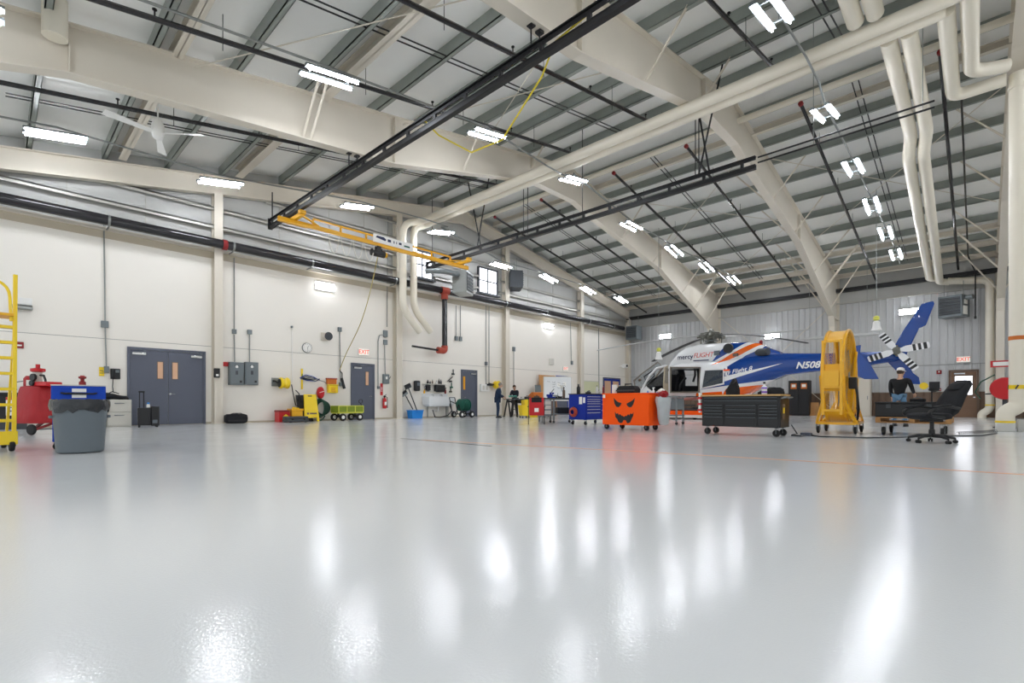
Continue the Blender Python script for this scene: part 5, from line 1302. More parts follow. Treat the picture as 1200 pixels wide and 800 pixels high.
# orange chest with the cut-out pumpkin face
OX, OY0, OY1 = 11.62, 7.57, 6.17
t = thing('orange_chest', 'bright orange rolling chest with a black jack-o-lantern face on its side', 'chest', (OX, OY0, 0), -PI/2)
Wd = OY0-OY1
MB().span((0, 0, .13), (Wd, .62, .95)).obj('body', 'orange paint', t, bevel=.012)
MB().span((-.01, -.01, .95), (Wd+.01, .63, .985)).obj('top', 'orange paint', t, bevel=.008)
fz = lambda u, v: (u, -.006, v)
s_ = Wd/440; px_ = lambda a, c_: ((a-390)*s_, .98-(c_-325)*s_)
pf = lambda pts: [px_(*p) for p in pts]
MB().prism(pf([(503, 362), (520, 380), (545, 398), (580, 408), (568, 430), (550, 444), (528, 436), (512, 412)]), fz, (0, .006, 0)).obj('eye', 'black plastic', t, smooth=False)
MB().prism(pf([(706, 366), (700, 392), (690, 420), (672, 442), (650, 442), (632, 426), (628, 412), (660, 398), (685, 384)]), fz, (0, .006, 0)).obj('eye', 'black plastic', t, smooth=False)
MB().prism(pf([(516, 482), (530, 500), (545, 492), (552, 512), (566, 500), (580, 516), (592, 514), (604, 524), (616, 514), (630, 516), (642, 500), (656, 512), (664, 492), (680, 500), (694, 484), (688, 516), (672, 544), (664, 566), (640, 578), (628, 568), (622, 552), (600, 550), (590, 570), (572, 578), (548, 566), (540, 544), (520, 526)]), fz, (0, .006, 0)).obj('mouth', 'black plastic', t, smooth=False)
MB().span((.02, -.008, .86), (.09, 0, .95)).obj('label', 'paper', t, smooth=False)
for x in (.1, Wd-.1): castor(t, x, .07, .075, zt=.14)
castor(t, .3, .55, .075, zt=.14); castor(t, Wd-.1, .55, .075, zt=.14)
t = thing('tool_case', 'black soft tool case lying on top of the orange chest', 'case', (11.95, 6.95, .986), -PI/2)
MB().loft([[Vector((x*.27*k, y*.17*k, z)) for x, y in ((-1, -1), (1, -1), (1, 1), (-1, 1))] for z, k in ((0, 1), (.12, 1.02), (.2, .8))]).obj('case', 'black fabric', t, bevel=.02)
MB().tube([(-.1, 0, .19), (-.1, 0, .25), (.1, 0, .25), (.1, 0, .19)], .014, 6).obj('handle', 'black plastic', t)
MB().span((-.28, -.19, .05), (.28, -.175, .09)).obj('strap', 'dark grey', t)
t = thing('paper_roll', 'white paper towel roll standing on the orange chest', 'paper roll', (11.9, 7.35, .986))
MB().lathe([(.02, 0), (.075, 0), (.075, .24), (.02, .24)], (0, 0, 0), 18, caps=False).obj('paper', 'paper', t); MB().cyl((0, 0, .0), (0, 0, .245), .021, n=10).obj('core', 'cardboard', t)
t = thing('bottle', 'pale blue clear bottle beside the paper roll on the orange chest', 'bottle', (11.9, 7.2, .986))
MB().lathe([(.05, 0), (.055, .01), (.055, .13), (.02, .17), (.02, .2)], (0, 0, 0), 12).obj('bottle', 'clear bag', t); MB().cyl((0, 0, .2), (0, 0, .22), .022, n=8).obj('cap', 'white plastic', t)
# clear rubbish bag hung on the chest, red cloth and bottles
t = thing('clear_bag', 'clear plastic rubbish bag hanging on the side of the orange chest', 'bag', (12.05, 5.98, .14))
b = MB(); rng = random.Random(8); rings = []
for z, rx, ry in ((.0, .08, .07), (.04, .15, .1), (.2, .19, .13), (.45, .25, .15), (.6, .3, .16), (.68, .3, .17), (.72, .27, .16)):
    rings.append([Vector(((rx+rng.uniform(-.02, .02))*math.cos(a), (ry+rng.uniform(-.02, .02))*math.sin(a), z+(rng.uniform(-.04, .04) if z > .7 else 0))) for a in [2*PI*i/20 for i in range(20)]])
b.loft(rings).obj('bag', 'clear bag', t); MB().tube([(.26*math.cos(a), .155*math.sin(a), .71) for a in [2*PI*i/20 for i in range(20)]], .012, 5, closed=True).obj('rim', 'clear bag', t)
t = thing('rag_heap', 'crumpled red and white shop rags on the corner above the clear bag', 'rags', (12.05, 5.98, .86))
b = MB(); rng = random.Random(4)
b.ball((0, 0, .08), (.16, .12, .1), 12, 8); b.v = [(x+rng.uniform(-.025, .025), y+rng.uniform(-.025, .025), z+rng.uniform(-.02, .02)) for x, y, z in b.v]
b.obj('rags', 'red cover', t); b2 = MB().ball((.02, .06, .17), (.09, .08, .07), 10, 6); b2.v = [(x+rng.uniform(-.02, .02), y+rng.uniform(-.02, .02), z+rng.uniform(-.01, .01)) for x, y, z in b2.v]; b2.obj('white_rag', 'paper', t)
# steel side table in front of the helicopter door
t = thing('steel_table', 'grey steel work table on castors below the helicopter cabin door', 'table', (15.55, 8.6, 0), -PI/2)
MB().span((0, 0, .9), (1.4, .6, .95)).obj('top', 'grey metal', t, bevel=.006)
for x in (.05, 1.32):
    for y in (.05, .55): MB().bar((x, y, .1), (x, y, .9), .05, .05).obj('leg', 'grey metal', t); castor(t, x, y, .045, zt=.11)
MB().span((.02, .03, .28), (1.36, .58, .31)).obj('shelf', 'grey metal', t, smooth=False)
MB().span((1.0, .06, .5), (1.34, .54, .88)).obj('drawer_unit', 'panel grey', t, bevel=.006)
for k, (dx, dy, hh, rr, m_, lab) in enumerate(((.2, .2, .2, .045, 'tub blue', 'blue spray bottle on the steel table'), (.36, .3, .28, .05, 'white plastic', 'white spray bottle on the steel table'), (.52, .25, .14, .06, 'purple label', 'purple tub on the steel table'), (.68, .2, .1, .06, 'red paint', 'short red can on the steel table'))):
    t = thing('bottle', lab, 'bottle', (15.55+dy, 8.6-dx, .951), 0, 'bottles on the steel table')
    MB().lathe([(rr*.9, 0), (rr, .01), (rr, hh*.65), (rr*.4, hh*.82), (rr*.4, hh)], (0, 0, 0), 12).obj('bottle', m_, t); MB().bar((0, .03, hh+.01), (0, -.05, hh+.02), .03, .03).obj('nozzle', 'paper', t)

# long black tool chest
W2 = 1.66; lay = []
colx = [(.03, .5), (.52, 1.2), (1.22, W2-.03)]
lay.append((.03, W2-.03, .80, .86)); lay.append((.03, W2-.03, .70, .79))
for i, (x0, x1) in enumerate(colx):
    zz = [.43, .5, .57, .635, .695] if i != 1 else [.43, .515, .60, .695]
    for a, c_ in zip(zz, zz[1:]): lay.append((x0, x1, a, c_-.006))
    lay.append((x0, x1, .205, .424))
t = drawer_chest('tool_chest', 'long black tool chest with a wooden top in front of the helicopter', (11.36, 4.68, 0), -PI/2, W2, .66, .19, .87, 'chest black', lay, 'grey plastic', ('wood top', .035), wheel=.075, hthick=.007)  # grey pulls carry the faint highlights along the drawers as colour
MB().span((W2+.002, .12, .38), (W2+.012, .3, .7)).obj('label', 'brown frame', t, smooth=False)
MB().span((W2+.012, .14, .5), (W2+.02, .24, .62)).obj('label', 'yellow paint', t, smooth=False)
MB().tube([(W2, .05, .82), (W2+.08, .05, .84), (W2+.08, .6, .84), (W2, .6, .82)], .014, 6).obj('push_bar', 'grey metal', t)
def soft(name, label, cat, loc, rz, prof, m_, seed=1, jit=.012, pn='bag', n=18):
    t = thing(name, label, cat, loc, rz); rng = random.Random(seed)
    MB().loft([[Vector(((rx+rng.uniform(-jit, jit))*math.cos(a)+ox, (ry+rng.uniform(-jit, jit))*math.sin(a), z)) for a in [2*PI*i/n for i in range(n)]] for z, rx, ry, ox in prof]).obj(pn, m_, t)
    return t
t = soft('backpack', 'black upright bag standing on the wooden top of the black chest', 'bag', (11.68, 4.1, .906), -PI/2, ((0, .15, .12, 0), (.1, .15, .13, 0), (.2, .11, .11, .02), (.28, .07, .07, .03), (.37, .035, .04, .04)), 'black fabric', 2)
MB().tube([(.03, -.08, .25), (.1, -.1, .3), (.07, -.06, .37)], .012, 6).obj('strap', 'black plastic', t)
t = soft('lunch_bag', 'low dark bag lying on the far end of the black chest', 'bag', (11.7, 3.3, .906), -PI/2, ((0, .27, .14, 0), (.05, .27, .14, 0), (.11, .2, .12, .05), (.15, .1, .08, .1)), 'black fabric', 5)
MB().tube([(-.1, 0, .1), (-.03, 0, .15), (.08, 0, .15), (.14, 0, .13)], .01, 6).obj('strap', 'black plastic', t)
t = thing('bottle', 'bottle with a purple and white label on the black chest', 'bottle', (11.52, 3.38, .906))
MB().lathe([(.05, 0), (.055, .01), (.055, .16), (.022, .2), (.022, .23)], (0, 0, 0), 14).obj('bottle', 'white plastic', t); MB().lathe([(.0565, .03), (.0565, .07)], (0, 0, 0), 14, caps=False).lathe([(.0565, .12), (.0565, .155)], (0, 0, 0), 14, caps=False).obj('label', 'purple label', t); MB().lathe([(.024, .23), (.03, .24), (.02, .27)], (0, 0, 0), 10).obj('cap', 'black plastic', t)
t = thing('patterned_rag', 'red and white cloth hanging on the near corner of the black chest', 'cloth', (11.4, 4.74, .5))
b = MB(); rng = random.Random(9); rings = []
for z in (0, .1, .2, .3, .4, .46): rings.append([Vector((.05*math.cos(a)+rng.uniform(-.012, .012), .03*math.sin(a)+rng.uniform(-.01, .01), z)) for a in [2*PI*i/12 for i in range(12)]])
b.loft(rings).obj('cloth', 'paper', t)
for z in (.03, .17, .31): MB().lathe([(.056, z), (.058, z+.05)], (0, 0, 0), 12, caps=False).obj('stripe', 'red sign', t)
# tall black cabinet with two stickers against the grey wall
a_, b_ = onX(924, 447, 31.6), onX(948, 487.5, 31.6)
wcab = a_.y-b_.y
t = thing('black_cabinet', 'tall black cabinet with two red and white stickers near the grey wall', 'cabinet', (31.6, a_.y, 0), -PI/2)
hc = 2.0
MB().span((0, 0, .06), (wcab, .6, hc)).obj('body', 'black plastic', t, bevel=.015); MB().span((.03, .03, 0), (wcab-.03, .57, .06)).obj('plinth', 'black steel', t)
for k in (0, 1):
    d = MB().span((.02+k*wcab/2, -.02, .1), (wcab/2-.01+k*wcab/2, 0, hc-.04)).obj('door', 'black plastic', t, bevel=.006)
    MB().span((.12+k*wcab/2, -.024, 1.52), (.12+k*wcab/2+.3, -.02, 1.84)).obj('sticker', 'box orange', d, smooth=False); MB().span((.17+k*wcab/2, -.028, 1.62), (.17+k*wcab/2+.2, -.024, 1.78)).obj('sticker_face', 'paper', d, smooth=False)
t = thing('plywood_offcuts', 'brown wooden offcut leaning by the tall black cabinet', 'board', onX(953, 480, 31.9), -PI/2)
t.location.z = 0
MB().bar((0, 0, .0), (0, .12, .75), .5, .03, up=(0, 1, 0)).obj('board', 'cardboard', t); MB().bar((.25, -.06, .0), (.3, .08, .5), .35, .03, up=(0, 1, 0)).obj('offcut', 'pallet wood', t)
a_, b_ = onX(1004, 443, 32.3), onX(1019.5, 488, 32.3)
t = thing('locker', 'tall cream locker by the grey wall, behind the yellow fan', 'locker', (32.3, a_.y, 0), -PI/2)
wl = a_.y-b_.y
MB().span((0, 0, 0), (wl, .6, a_.z)).obj('body', 'cream steel', t, bevel=.01)
MB().span((.03, -.02, .06), (wl-.03, 0, a_.z-.06)).obj('door', 'cream steel', t, bevel=.006); MB().span((wl-.12, -.04, .9), (wl-.09, -.02, 1.1)).obj('handle', 'grey metal', t)

# big yellow drum fan
FX, FY = 14.25, 2.465
t = thing('drum_fan', 'huge yellow drum fan on a wheeled yellow stand', 'fan', (FX, FY, 0), R(2))
rad, zc, dp = 1.11, 1.36, .195
b = MB().lathe([(rad-.01, -dp), (rad, -dp), (rad, dp), (rad-.01, dp)], (0, 0, zc), 56, 'y', caps=False)
keep = []
for fi, fc in enumerate(b.f):              # openings in the drum wall on the near side
    ang = math.degrees(math.atan2(sum(b.v[i][2] for i in fc)/len(fc)-zc, sum(b.v[i][0] for i in fc)/len(fc))) % 360
    if not (136 < ang < 170 or 197 < ang < 222): keep.append(fi)
b.f = [b.f[i] for i in keep]; b.k = [b.k[i] for i in keep]
ring = b.obj('drum', 'amber paint', t)
for s in (-1, 1):
    MB().tube([(rad*math.cos(a), s*dp, zc+rad*math.sin(a)) for a in [2*PI*i/56 for i in range(56)]], .035, 8, closed=True).obj('rim', 'amber paint', t)
    gd = MB()
    for k in range(1, 17): gd.tube([(rad*k/17*math.cos(a), s*(dp-.01), zc+rad*k/17*math.sin(a)) for a in [2*PI*i/36 for i in range(36)]], .0045, 3, closed=True)
    for k in range(12):
        a = 2*PI*k/12; gd.bar((.12*math.cos(a), s*(dp-.01), zc+.12*math.sin(a)), (rad*math.cos(a), s*(dp-.01), zc+rad*math.sin(a)), .012, .008, up=(0, 1, 0))
    gd.obj('guard_mesh', 'amber paint', t)
MB().cyl((0, -.16, zc), (0, .16, zc), .17, n=18).bar((-rad, .1, zc+.05), (rad, .1, zc+.05), .06, .04).bar((-rad, .1, zc-.12), (rad, .1, zc-.12), .06, .04).obj('motor', 'conduit', t)
MB().lathe([(.02, -.2), (.12, -.19), (.13, -.14), (.13, -.02), (.02, -.01)], (0, 0, zc), 16, 'y').obj('hub', 'grey metal', t)
for k in range(4):
    a = 2*PI*k/4+.5; d = Vector((math.cos(a), 0, math.sin(a))); q = Vector((-d.z, 0, d.x)); o_ = Vector((0, -.1, zc))
    vs = []
    for off in (0, .012):
        for rr, tw, wd in ((.12, .06, .12), (.5, .05, .2), (1.02, .02, .26)):
            for s in (-1, 1): vs.append(o_ + d*rr + q*s*wd + Vector((0, s*tw+off, 0)))
    fs = []
    for i in range(2): fs += [(2*i, 2*i+1, 2*i+3, 2*i+2), (6+2*i, 8+2*i, 9+2*i, 7+2*i), (2*i, 2*i+2, 8+2*i, 6+2*i), (2*i+1, 7+2*i, 9+2*i, 3+2*i)]
    fs += [(0, 6, 7, 1), (4, 5, 11, 10)]
    MB().add(vs, fs).obj('blade', 'conduit', t)
# hinged access panel, plate and stand frame
b = MB()
xa_ = -rad-.03
for y in (-dp+.02, dp-.02): b.bar((xa_, y, .45), (xa_, y, 2.15), .05, .05)
for z in (.55, 1.08, 2.12): b.bar((xa_, -dp+.02, z), (xa_, dp-.02, z), .045, .045)
b.obj('side_frame', 'amber paint', t, smooth=False)
MB().span((xa_-.03, -.14, 1.1), (xa_-.012, .16, 1.46)).obj('name_plate', 'amber paint', t, bevel=.004)
b = MB(); ex, ey = .56, .39
for s in (-1, 1):
    b.bar((-ex, s*ey, .24), (ex, s*ey, .24), .06, .06); b.bar((s*ex, -ey, .24), (s*ex, ey, .24), .06, .06)
    for sx in (-1, 1):
        b.bar((sx*ex, s*ey, .26), (sx*.95, s*(dp+.02), .75), .05, .05); b.bar((sx*.95, s*(dp+.02), .75), (sx*rad, s*(dp+.03), 1.35), .05, .05)
        b.bar((sx*.1, s*ey, .26), (sx*.8, s*(dp+.02), .55), .045, .045)
b.bar((-.4, -dp-.06, .3), (.75, -dp-.05, 2.0), .05, .05)
b.obj('stand', 'amber paint', t, smooth=False)
for sx in (-1, 1):
    for s in (-1, 1): castor(t, sx*ex*.95, s*ey*.95, .085, zt=.22)
MB().span((-.52, -dp-.2, 1.05), (-.32, -dp-.04, 1.32)).obj('switch_box', 'black plastic', t, bevel=.02)
b = MB()
for k in range(5): b.tube([(-.42+.03*k, -dp-.16, 1.12), (-.38+.04*k, -dp-.2, .8), (-.44+.03*k, -dp-.2, .32+.05*k), (-.34+.05*k, -dp-.2, .35+.05*k), (-.36+.03*k, -dp-.18, 1.1)], .013, 6)
b.obj('cord', 'black plastic', t)

# pallet dolly with a long black crate
t = thing('pallet_dolly', 'wooden pallet on four black castors carrying the black crate', 'dolly', (13.72, 1.7, 0), -PI/2)
for k in range(7): MB().span((0, .02+k*.22, .385), (1.28, .02+k*.22+.15, .405)).obj('deck_board', 'pallet wood', t, smooth=False)
for x in (.0, .6, 1.19): MB().span((x, 0, .3), (x+.09, 1.52, .383)).obj('stringer', 'pallet wood', t, smooth=False)
for k in range(3): MB().span((0, .02+k*.68, .275), (1.28, .02+k*.68+.14, .298)).obj('bottom_board', 'pallet wood', t, smooth=False)
for x in (.14, 1.14):
    for y in (.09, 1.43): castor(t, x, y, .095, zt=.274, ax='x', w=.06)
t = thing('black_crate', 'long black crate lying on the pallet dolly', 'crate', (13.85, 1.72, .406), -PI/2)
MB().span((0, 0, 0), (1.16, 1.2, .3)).obj('body', 'black plastic', t, bevel=.015); MB().span((-.01, -.01, .3), (1.17, 1.21, .34)).obj('lid', 'black plastic', t, bevel=.01)
for x in (.2, .9): MB().span((x, -.02, .2), (x+.08, -.0, .29)).obj('latch', 'dark grey', t)
t = thing('tool_bag', 'small dark tool bag on the black crate beside the man in a white cap', 'bag', (14.3, 1.0, .747), -PI/2)
MB().span((-.14, -.1, 0), (.14, .1, .07)).obj('bag', 'black fabric', t, bevel=.02); MB().tube([(-.08, 0, .07), (0, 0, .11), (.08, 0, .07)], .01, 6).obj('handle', 'grey plastic', t)

# office chair seen from its side
t = thing('office_chair', 'black padded office chair on a five-star castor base', 'chair', (11.72, .62, 0), R(133.5))
# local: the sitter faces +x
b = MB()
def pad(b, rings): b.loft(rings)
def sq(cx, cy, cz, hx, hy, e=.5, n=20, ax='z', hz=0):
    out = []
    for i in range(n):
        a = 2*PI*i/n; u = math.copysign(abs(math.cos(a))**e, math.cos(a)); v = math.copysign(abs(math.sin(a))**e, math.sin(a))
        out.append(Vector((cx+hx*u, cy+hy*v, cz)) if ax == 'z' else Vector((cx+hx*u, cy, cz+hz*v)) if ax == 'y' else Vector((cx, cy+hy*u, cz+hz*v)))
    return out
MB().loft([sq(.05, 0, .42, .2, .2), sq(.05, 0, .44, .27, .25), sq(.06, 0, .5, .29, .26), sq(.05, 0, .53, .26, .24), sq(.03, 0, .54, .15, .15)]).obj('seat', 'black fabric', t)
bk = [(-.16, .47, .2, .06), (-.24, .56, .24, .075), (-.3, .68, .25, .075), (-.37, .82, .24, .07), (-.46, .96, .22, .065), (-.53, 1.06, .2, .06), (-.57, 1.12, .14, .04)]
MB().loft([[Vector((cx+th_*math.copysign(abs(math.cos(a))**.7, math.cos(a)), hw*math.copysign(abs(math.sin(a))**.6, math.sin(a)), z-.35*th_*math.cos(a)*-1)) for a in [2*PI*i/20 for i in range(20)]] for cx, z, hw, th_ in bk]).obj('backrest', 'black fabric', t)
MB().loft([[Vector((cx+th_*math.cos(a), hw*math.sin(a), z)) for a in [2*PI*i/16 for i in range(16)]] for cx, z, hw, th_ in ((-.4, .93, .1, .03), (-.41, .97, .15, .06), (-.46, 1.06, .15, .06), (-.5, 1.1, .1, .03))]).obj('headrest', 'black fabric', t)
for s in (-1, 1):
    MB().tube(rounded([(-.26, s*.27, .62), (-.02, s*.29, .66), (.2, s*.29, .62), (.3, s*.29, .55), (.24, s*.28, .48), (.0, s*.26, .46)], .1), .026, 8).obj('armrest', 'black plastic', t)
    MB().bar((-.1, s*.29, .685), (.24, s*.29, .64), .05, .03).obj('arm_pad', 'grey plastic' if False else 'black fabric', t, bevel=.01)
MB().cyl((0, 0, .12), (0, 0, .4), .035, .03, 14).cyl((0, 0, .1), (0, 0, .24), .05, .045, 14).span((-.12, -.1, .38), (.14, .1, .42)).obj('gas_lift', 'black steel', t)
for k in range(5):
    a = 2*PI*k/5+.3; d = Vector((math.cos(a), math.sin(a), 0))
    MB().tube([d*.03+Vector((0, 0, .13)), d*.2+Vector((0, 0, .125)), d*.34+Vector((0, 0, .085))], [.035, .03, .022], 8).obj('base_arm', 'black plastic', t)
    c_ = d*.345; q = Vector((-d.y, d.x, 0))
    MB().cyl(c_+q*.008+Vector((0, 0, .03)), c_+q*.035+Vector((0, 0, .03)), .03, n=12).cyl(c_-q*.035+Vector((0, 0, .03)), c_-q*.008+Vector((0, 0, .03)), .03, n=12).cyl(c_+Vector((0, 0, .03)), c_+Vector((0, 0, .09)), .012, n=8).obj('castor', 'rubber', t)

# hose along the floor, coil mat, cable plug
t = thing('floor_cable', 'thin blue-grey cable snaking over the floor past the fan to the standing pipe', 'cable', (0, 0, 0))
pts = [ground(*p) for p in ((921, 497), (922, 506), (928, 512), (938, 512.5), (948, 511), (955, 512), (980, 512.5), (1010, 513.5), (1040, 513), (1062, 513.5))]
pts = [Vector((11.9, 2.95, .25)), Vector((11.95, 2.85, .06))] + [ground(*p) for p in ((928, 510.5), (938, 511.5), (947, 510), (960, 512), (985, 512.5), (1015, 513.5), (1050, 513), (1090, 511.5), (1120, 511), (1150, 511), (1168, 508))]
MB().tube([Vector((p.x, p.y, max(p.z, .014))) for p in pts], .013, 6).obj('cable', 'dark grey', t)
q = ground(945, 510.3); MB().span((q.x-.1, q.y-.1, .002), (q.x+.1, q.y+.1, .07)).obj('plug', 'door slate', t, bevel=.01)
t = thing('coiled_hose', 'flat coil of springy dark hose on the floor behind the office chair', 'hose', (0, 0, 0))
b = MB(); A_, B_ = ground(1122, 509.6), ground(1168, 506.8); pts = []
for i in range(140):
    s = i/139; p = A_.lerp(B_, s); pts.append((p.x+.05*math.cos(i*.9), p.y+.02*math.cos(i*.9), .04+.034*math.sin(i*.9)))
b.tube(pts, .005, 5).obj('hose', 'dark grey', t)
# red hose reel and lock-out board by the standing pipe
p = onX(1177.5, 455, 20.0)
t = thing('hose_reel', 'red round hose reel behind the big standing pipe', 'hose reel', (20.0, p.y, p.z), -PI/2)
MB().lathe([(.1, -.1), (.3, -.1), (.32, -.06), (.32, .06), (.3, .1), (.1, .1)], (0, 0, 0), 28, 'y').obj('drum', 'red paint', t)
MB().span((-.05, -.02, -p.z), (.05, .12, -.05)).span((-.25, -.2, -p.z), (.25, .3, -p.z+.03)).obj('stand', 'dark grey', t)
MB().tube([(-.2, -.12, .4), (-.5, -.1, .2), (-.62, -.1, -.1), (-.5, -.1, -.3)], .02, 6).obj('hose', 'hose green', t)
p = onX(1172.5, 428, WF-1.3)
t = thing('pipe_label', 'red-edged white sign fixed on the cream column behind the pipes', 'sign', (31.8, onX(1173, 428, 31.8).y, onX(1173, 430, 31.8).z), -PI/2)
MB().span((-.35, -.03, 0), (.35, 0, .3)).obj('plate', 'red sign', t, smooth=False); MB().span((-.26, -.036, .06), (.26, -.03, .24)).obj('face', 'paper', t, smooth=False)
p = onX(1092, 455, 31.5)
t = thing('eyewash_station', 'yellow and black eyewash on a stand near the brown exit door', 'eyewash', (31.5, p.y, 0), -PI/2)
MB().cyl((0, 0, 0), (0, 0, 1.3), .035, n=10).cyl((0, 0, 0), (0, 0, .03), .2, n=14).obj('stand', 'black steel', t)
MB().lathe([(.04, 1.25), (.2, 1.32), (.22, 1.4), (.2, 1.36), (.05, 1.3)], (0.08, 0, 0), 16).span((-.1, -.1, 1.4), (.3, .1, 1.75)).obj('bowl', 'black plastic', t)
MB().lathe([(.02, -.03), (.17, -.03), (.17, .03), (.02, .03)], (-.3, 0, 1.56), 18, 'y').bar((-.3, .02, 1.56), (0, .02, 1.5), .04, .03).obj('sign_disc', 'yellow paint', t)
# ------------------------------------------------------------------ helicopter (nose towards the white wall, seen from its port side)
HX, HY = 22.4, 8.8
def hp(px, py, X): v = onX(px, py, X); return (v.y-HY, v.z)
def paint_material():
    m = bpy.data.materials.new('helicopter paint'); m.use_nodes = True
    nt = m.node_tree; b = nt.nodes['Principled BSDF']; N = nt.nodes.new; L = nt.links.new
    b.inputs['Roughness'].default_value = .2; b.inputs['Coat Weight'].default_value = .2
    tc = N('ShaderNodeTexCoord'); sp = N('ShaderNodeSeparateXYZ'); L(tc.outputs['Object'], sp.inputs[0])
    def mth(op, a, b_, c=None):
        n = N('ShaderNodeMath'); n.operation = op
        for i, v in enumerate((a, b_, c)):
            if v is None: continue
            if isinstance(v, (int, float)): n.inputs[i].default_value = v
            else: L(v, n.inputs[i])
        return n.outputs[0]
    cur = None
    base = N('ShaderNodeRGB'); base.outputs[0].default_value = lin('#eceded'); cur = base.outputs[0]
    polys = [
     ('#053f90', 21.6, [(819, 457), (850, 432), (880, 410), (905, 400), (966, 400), (966, 434), (916, 442)]),
     ('#053f90', 22.1, [(955, 396), (1130, 396), (1130, 480), (1000, 480), (962, 434.5)]),
     ('#053f90', 21.9, [(880, 410), (905, 396), (1000, 396), (1000, 430), (900, 438)]),
     ('#eceded', 21.55, [(820, 452.5), (852, 440.5), (914, 424.5), (853, 446), (820, 457)]),
     ('#f26a12', 21.6, [(846, 464), (852, 455.5), (896, 449.5), (880, 458), (862, 464)]),
     ('#f26a12', 21.5, [(816, 460.5), (846, 458.5), (846, 465), (814, 465)]),
     ('#eceded', 21.8, [(822, 431), (849, 411), (876, 398), (897, 396), (892, 408), (868, 419), (838, 432)]),
     ('#f26a12', 21.8, [(836, 428), (857, 414.5), (884, 400), (896, 399), (889, 406.5), (868, 415.5), (853, 424)]),
     ('#053f90', 21.8, [(824, 428.5), (848, 407), (857, 396), (888, 394), (858, 411), (833, 428)]),
    ]
    for hexc, X, pts in polys:
        q = [hp(px, py, X) for px, py in pts]
        cx = sum(p[0] for p in q)/len(q); cz = sum(p[1] for p in q)/len(q); mn = None
        for (y0, z0), (y1, z1) in zip(q, q[1:]+q[:1]):
            a, c = -(z1-z0), (y1-y0); k = math.hypot(a, c); a /= k; c /= k
            e = -(a*y0+c*z0)
            if a*cx+c*cz+e < 0: a, c, e = -a, -c, -e
            v = mth('MULTIPLY_ADD', sp.outputs[2], c, mth('MULTIPLY_ADD', sp.outputs[1], a, e))
            mn = v if mn is None else mth('MINIMUM', mn, v)
        g = mth('GREATER_THAN', mn, 0.0)
        mx = N('ShaderNodeMix'); mx.data_type = 'RGBA'; mx.inputs[7].default_value = lin(hexc)
        L(g, mx.inputs[0]); L(cur, mx.inputs[6]); cur = mx.outputs[2]
    L(cur, b.inputs['Base Color'])
    MATS['helicopter paint'] = m
paint_material()
mat('tinted pane', '#1b2a33', .05, var=0, alpha=.6)
mat('clear canopy', '#9aa5a8', .05, var=0, alpha=.35)
mat('windscreen', '#262d33', .05, var=0, alpha=.6)

heli = thing('helicopter', 'blue, white and orange helicopter with its cabin doors open, parked before the grey wall', 'helicopter', (HX, HY, 0))
def ring(y, zb, zt, hw, e=.62, n=44):
    zc, hz = (zb+zt)/2, (zt-zb)/2; out = []
    for i in range(n):
        a = 2*PI*i/n
        out.append(Vector((hw*math.copysign(abs(math.cos(a))**e, math.cos(a)), y-HY, zc+hz*math.copysign(abs(math.sin(a))**e, math.sin(a)))))
    return out
st = [(12.62, 1.02, 1.14, .06), (12.55, .95, 1.22, .24), (12.35, .9, 1.32, .46), (12.1, .87, 1.4, .62), (11.85, .86, 1.5, .74), (11.5, .85, 1.82, .86), (11.1, .85, 2.14, .93), (10.7, .85, 2.4, .97), (10.4, .85, 2.52, .99),
      (9.9, .85, 2.6, 1.0), (9.2, .85, 2.62, 1.0), (8.4, .86, 2.62, 1.0), (7.8, .9, 2.64, .97), (7.3, 1.02, 2.7, .88), (6.8, 1.3, 2.78, .72), (6.3, 1.62, 2.8, .57), (5.7, 1.86, 2.76, .44), (5.0, 1.93, 2.7, .37), (4.2, 1.98, 2.65, .31), (3.2, 2.08, 2.62, .25), (2.5, 2.17, 2.6, .2), (2.15, 2.22, 2.56, .16), (2.0, 2.3, 2.5, .08)]
b = MB(); b.loft([ring(*s) for s in st])
nn = 44
for fi, f in enumerate(b.f):                       # windscreen faces
    cy = sum(b.v[i][1] for i in f)/len(f)+HY; cz = sum(b.v[i][2] for i in f)/len(f); cx = sum(b.v[i][0] for i in f)/len(f)
    if len(f) == 4 and 10.75 < cy < 11.9 and cz > 1.48 and abs(cx) < .8: b.k[fi] = 2
hull = b.obj('fuselage', ['helicopter paint', 'heli dark', 'windscreen'], heli)
sd = hull.modifiers.new('shell', 'SOLIDIFY'); sd.thickness = .05; sd.offset = -1; sd.material_offset = 1
def cutter(poly, x0, x1):
    c = MB().prism(poly, lambda u, v: (x0, u, v), (x1-x0, 0, 0)).obj('cutter', 'heli dark', heli, smooth=False)
    m_ = hull.modifiers.new('cut', 'BOOLEAN'); m_.object = c; m_.operation = 'DIFFERENCE'; m_.solver = 'EXACT'
    return c
cuts = [cutter([hp(px, py, 21.45) for px, py in ((786, 430.5), (820.5, 430.5), (819, 459.5), (786, 459.5))], -1.3, -.5),
        cutter([hp(px, py, 21.45) for px, py in ((755.5, 452), (763, 440), (772, 432), (783, 431.5), (783, 461), (766, 460))], -1.3, -.3),
        cutter([hp(px, py, 23.35) for px, py in ((803, 434), (817, 434), (817, 452), (803, 452))], .5, 1.3)]
me = evaluated_mesh(hull)
hull.modifiers.clear(); old = hull.data; hull.data = me; bpy.data.meshes.remove(old)
for c in cuts: bpy.data.objects.remove(c)
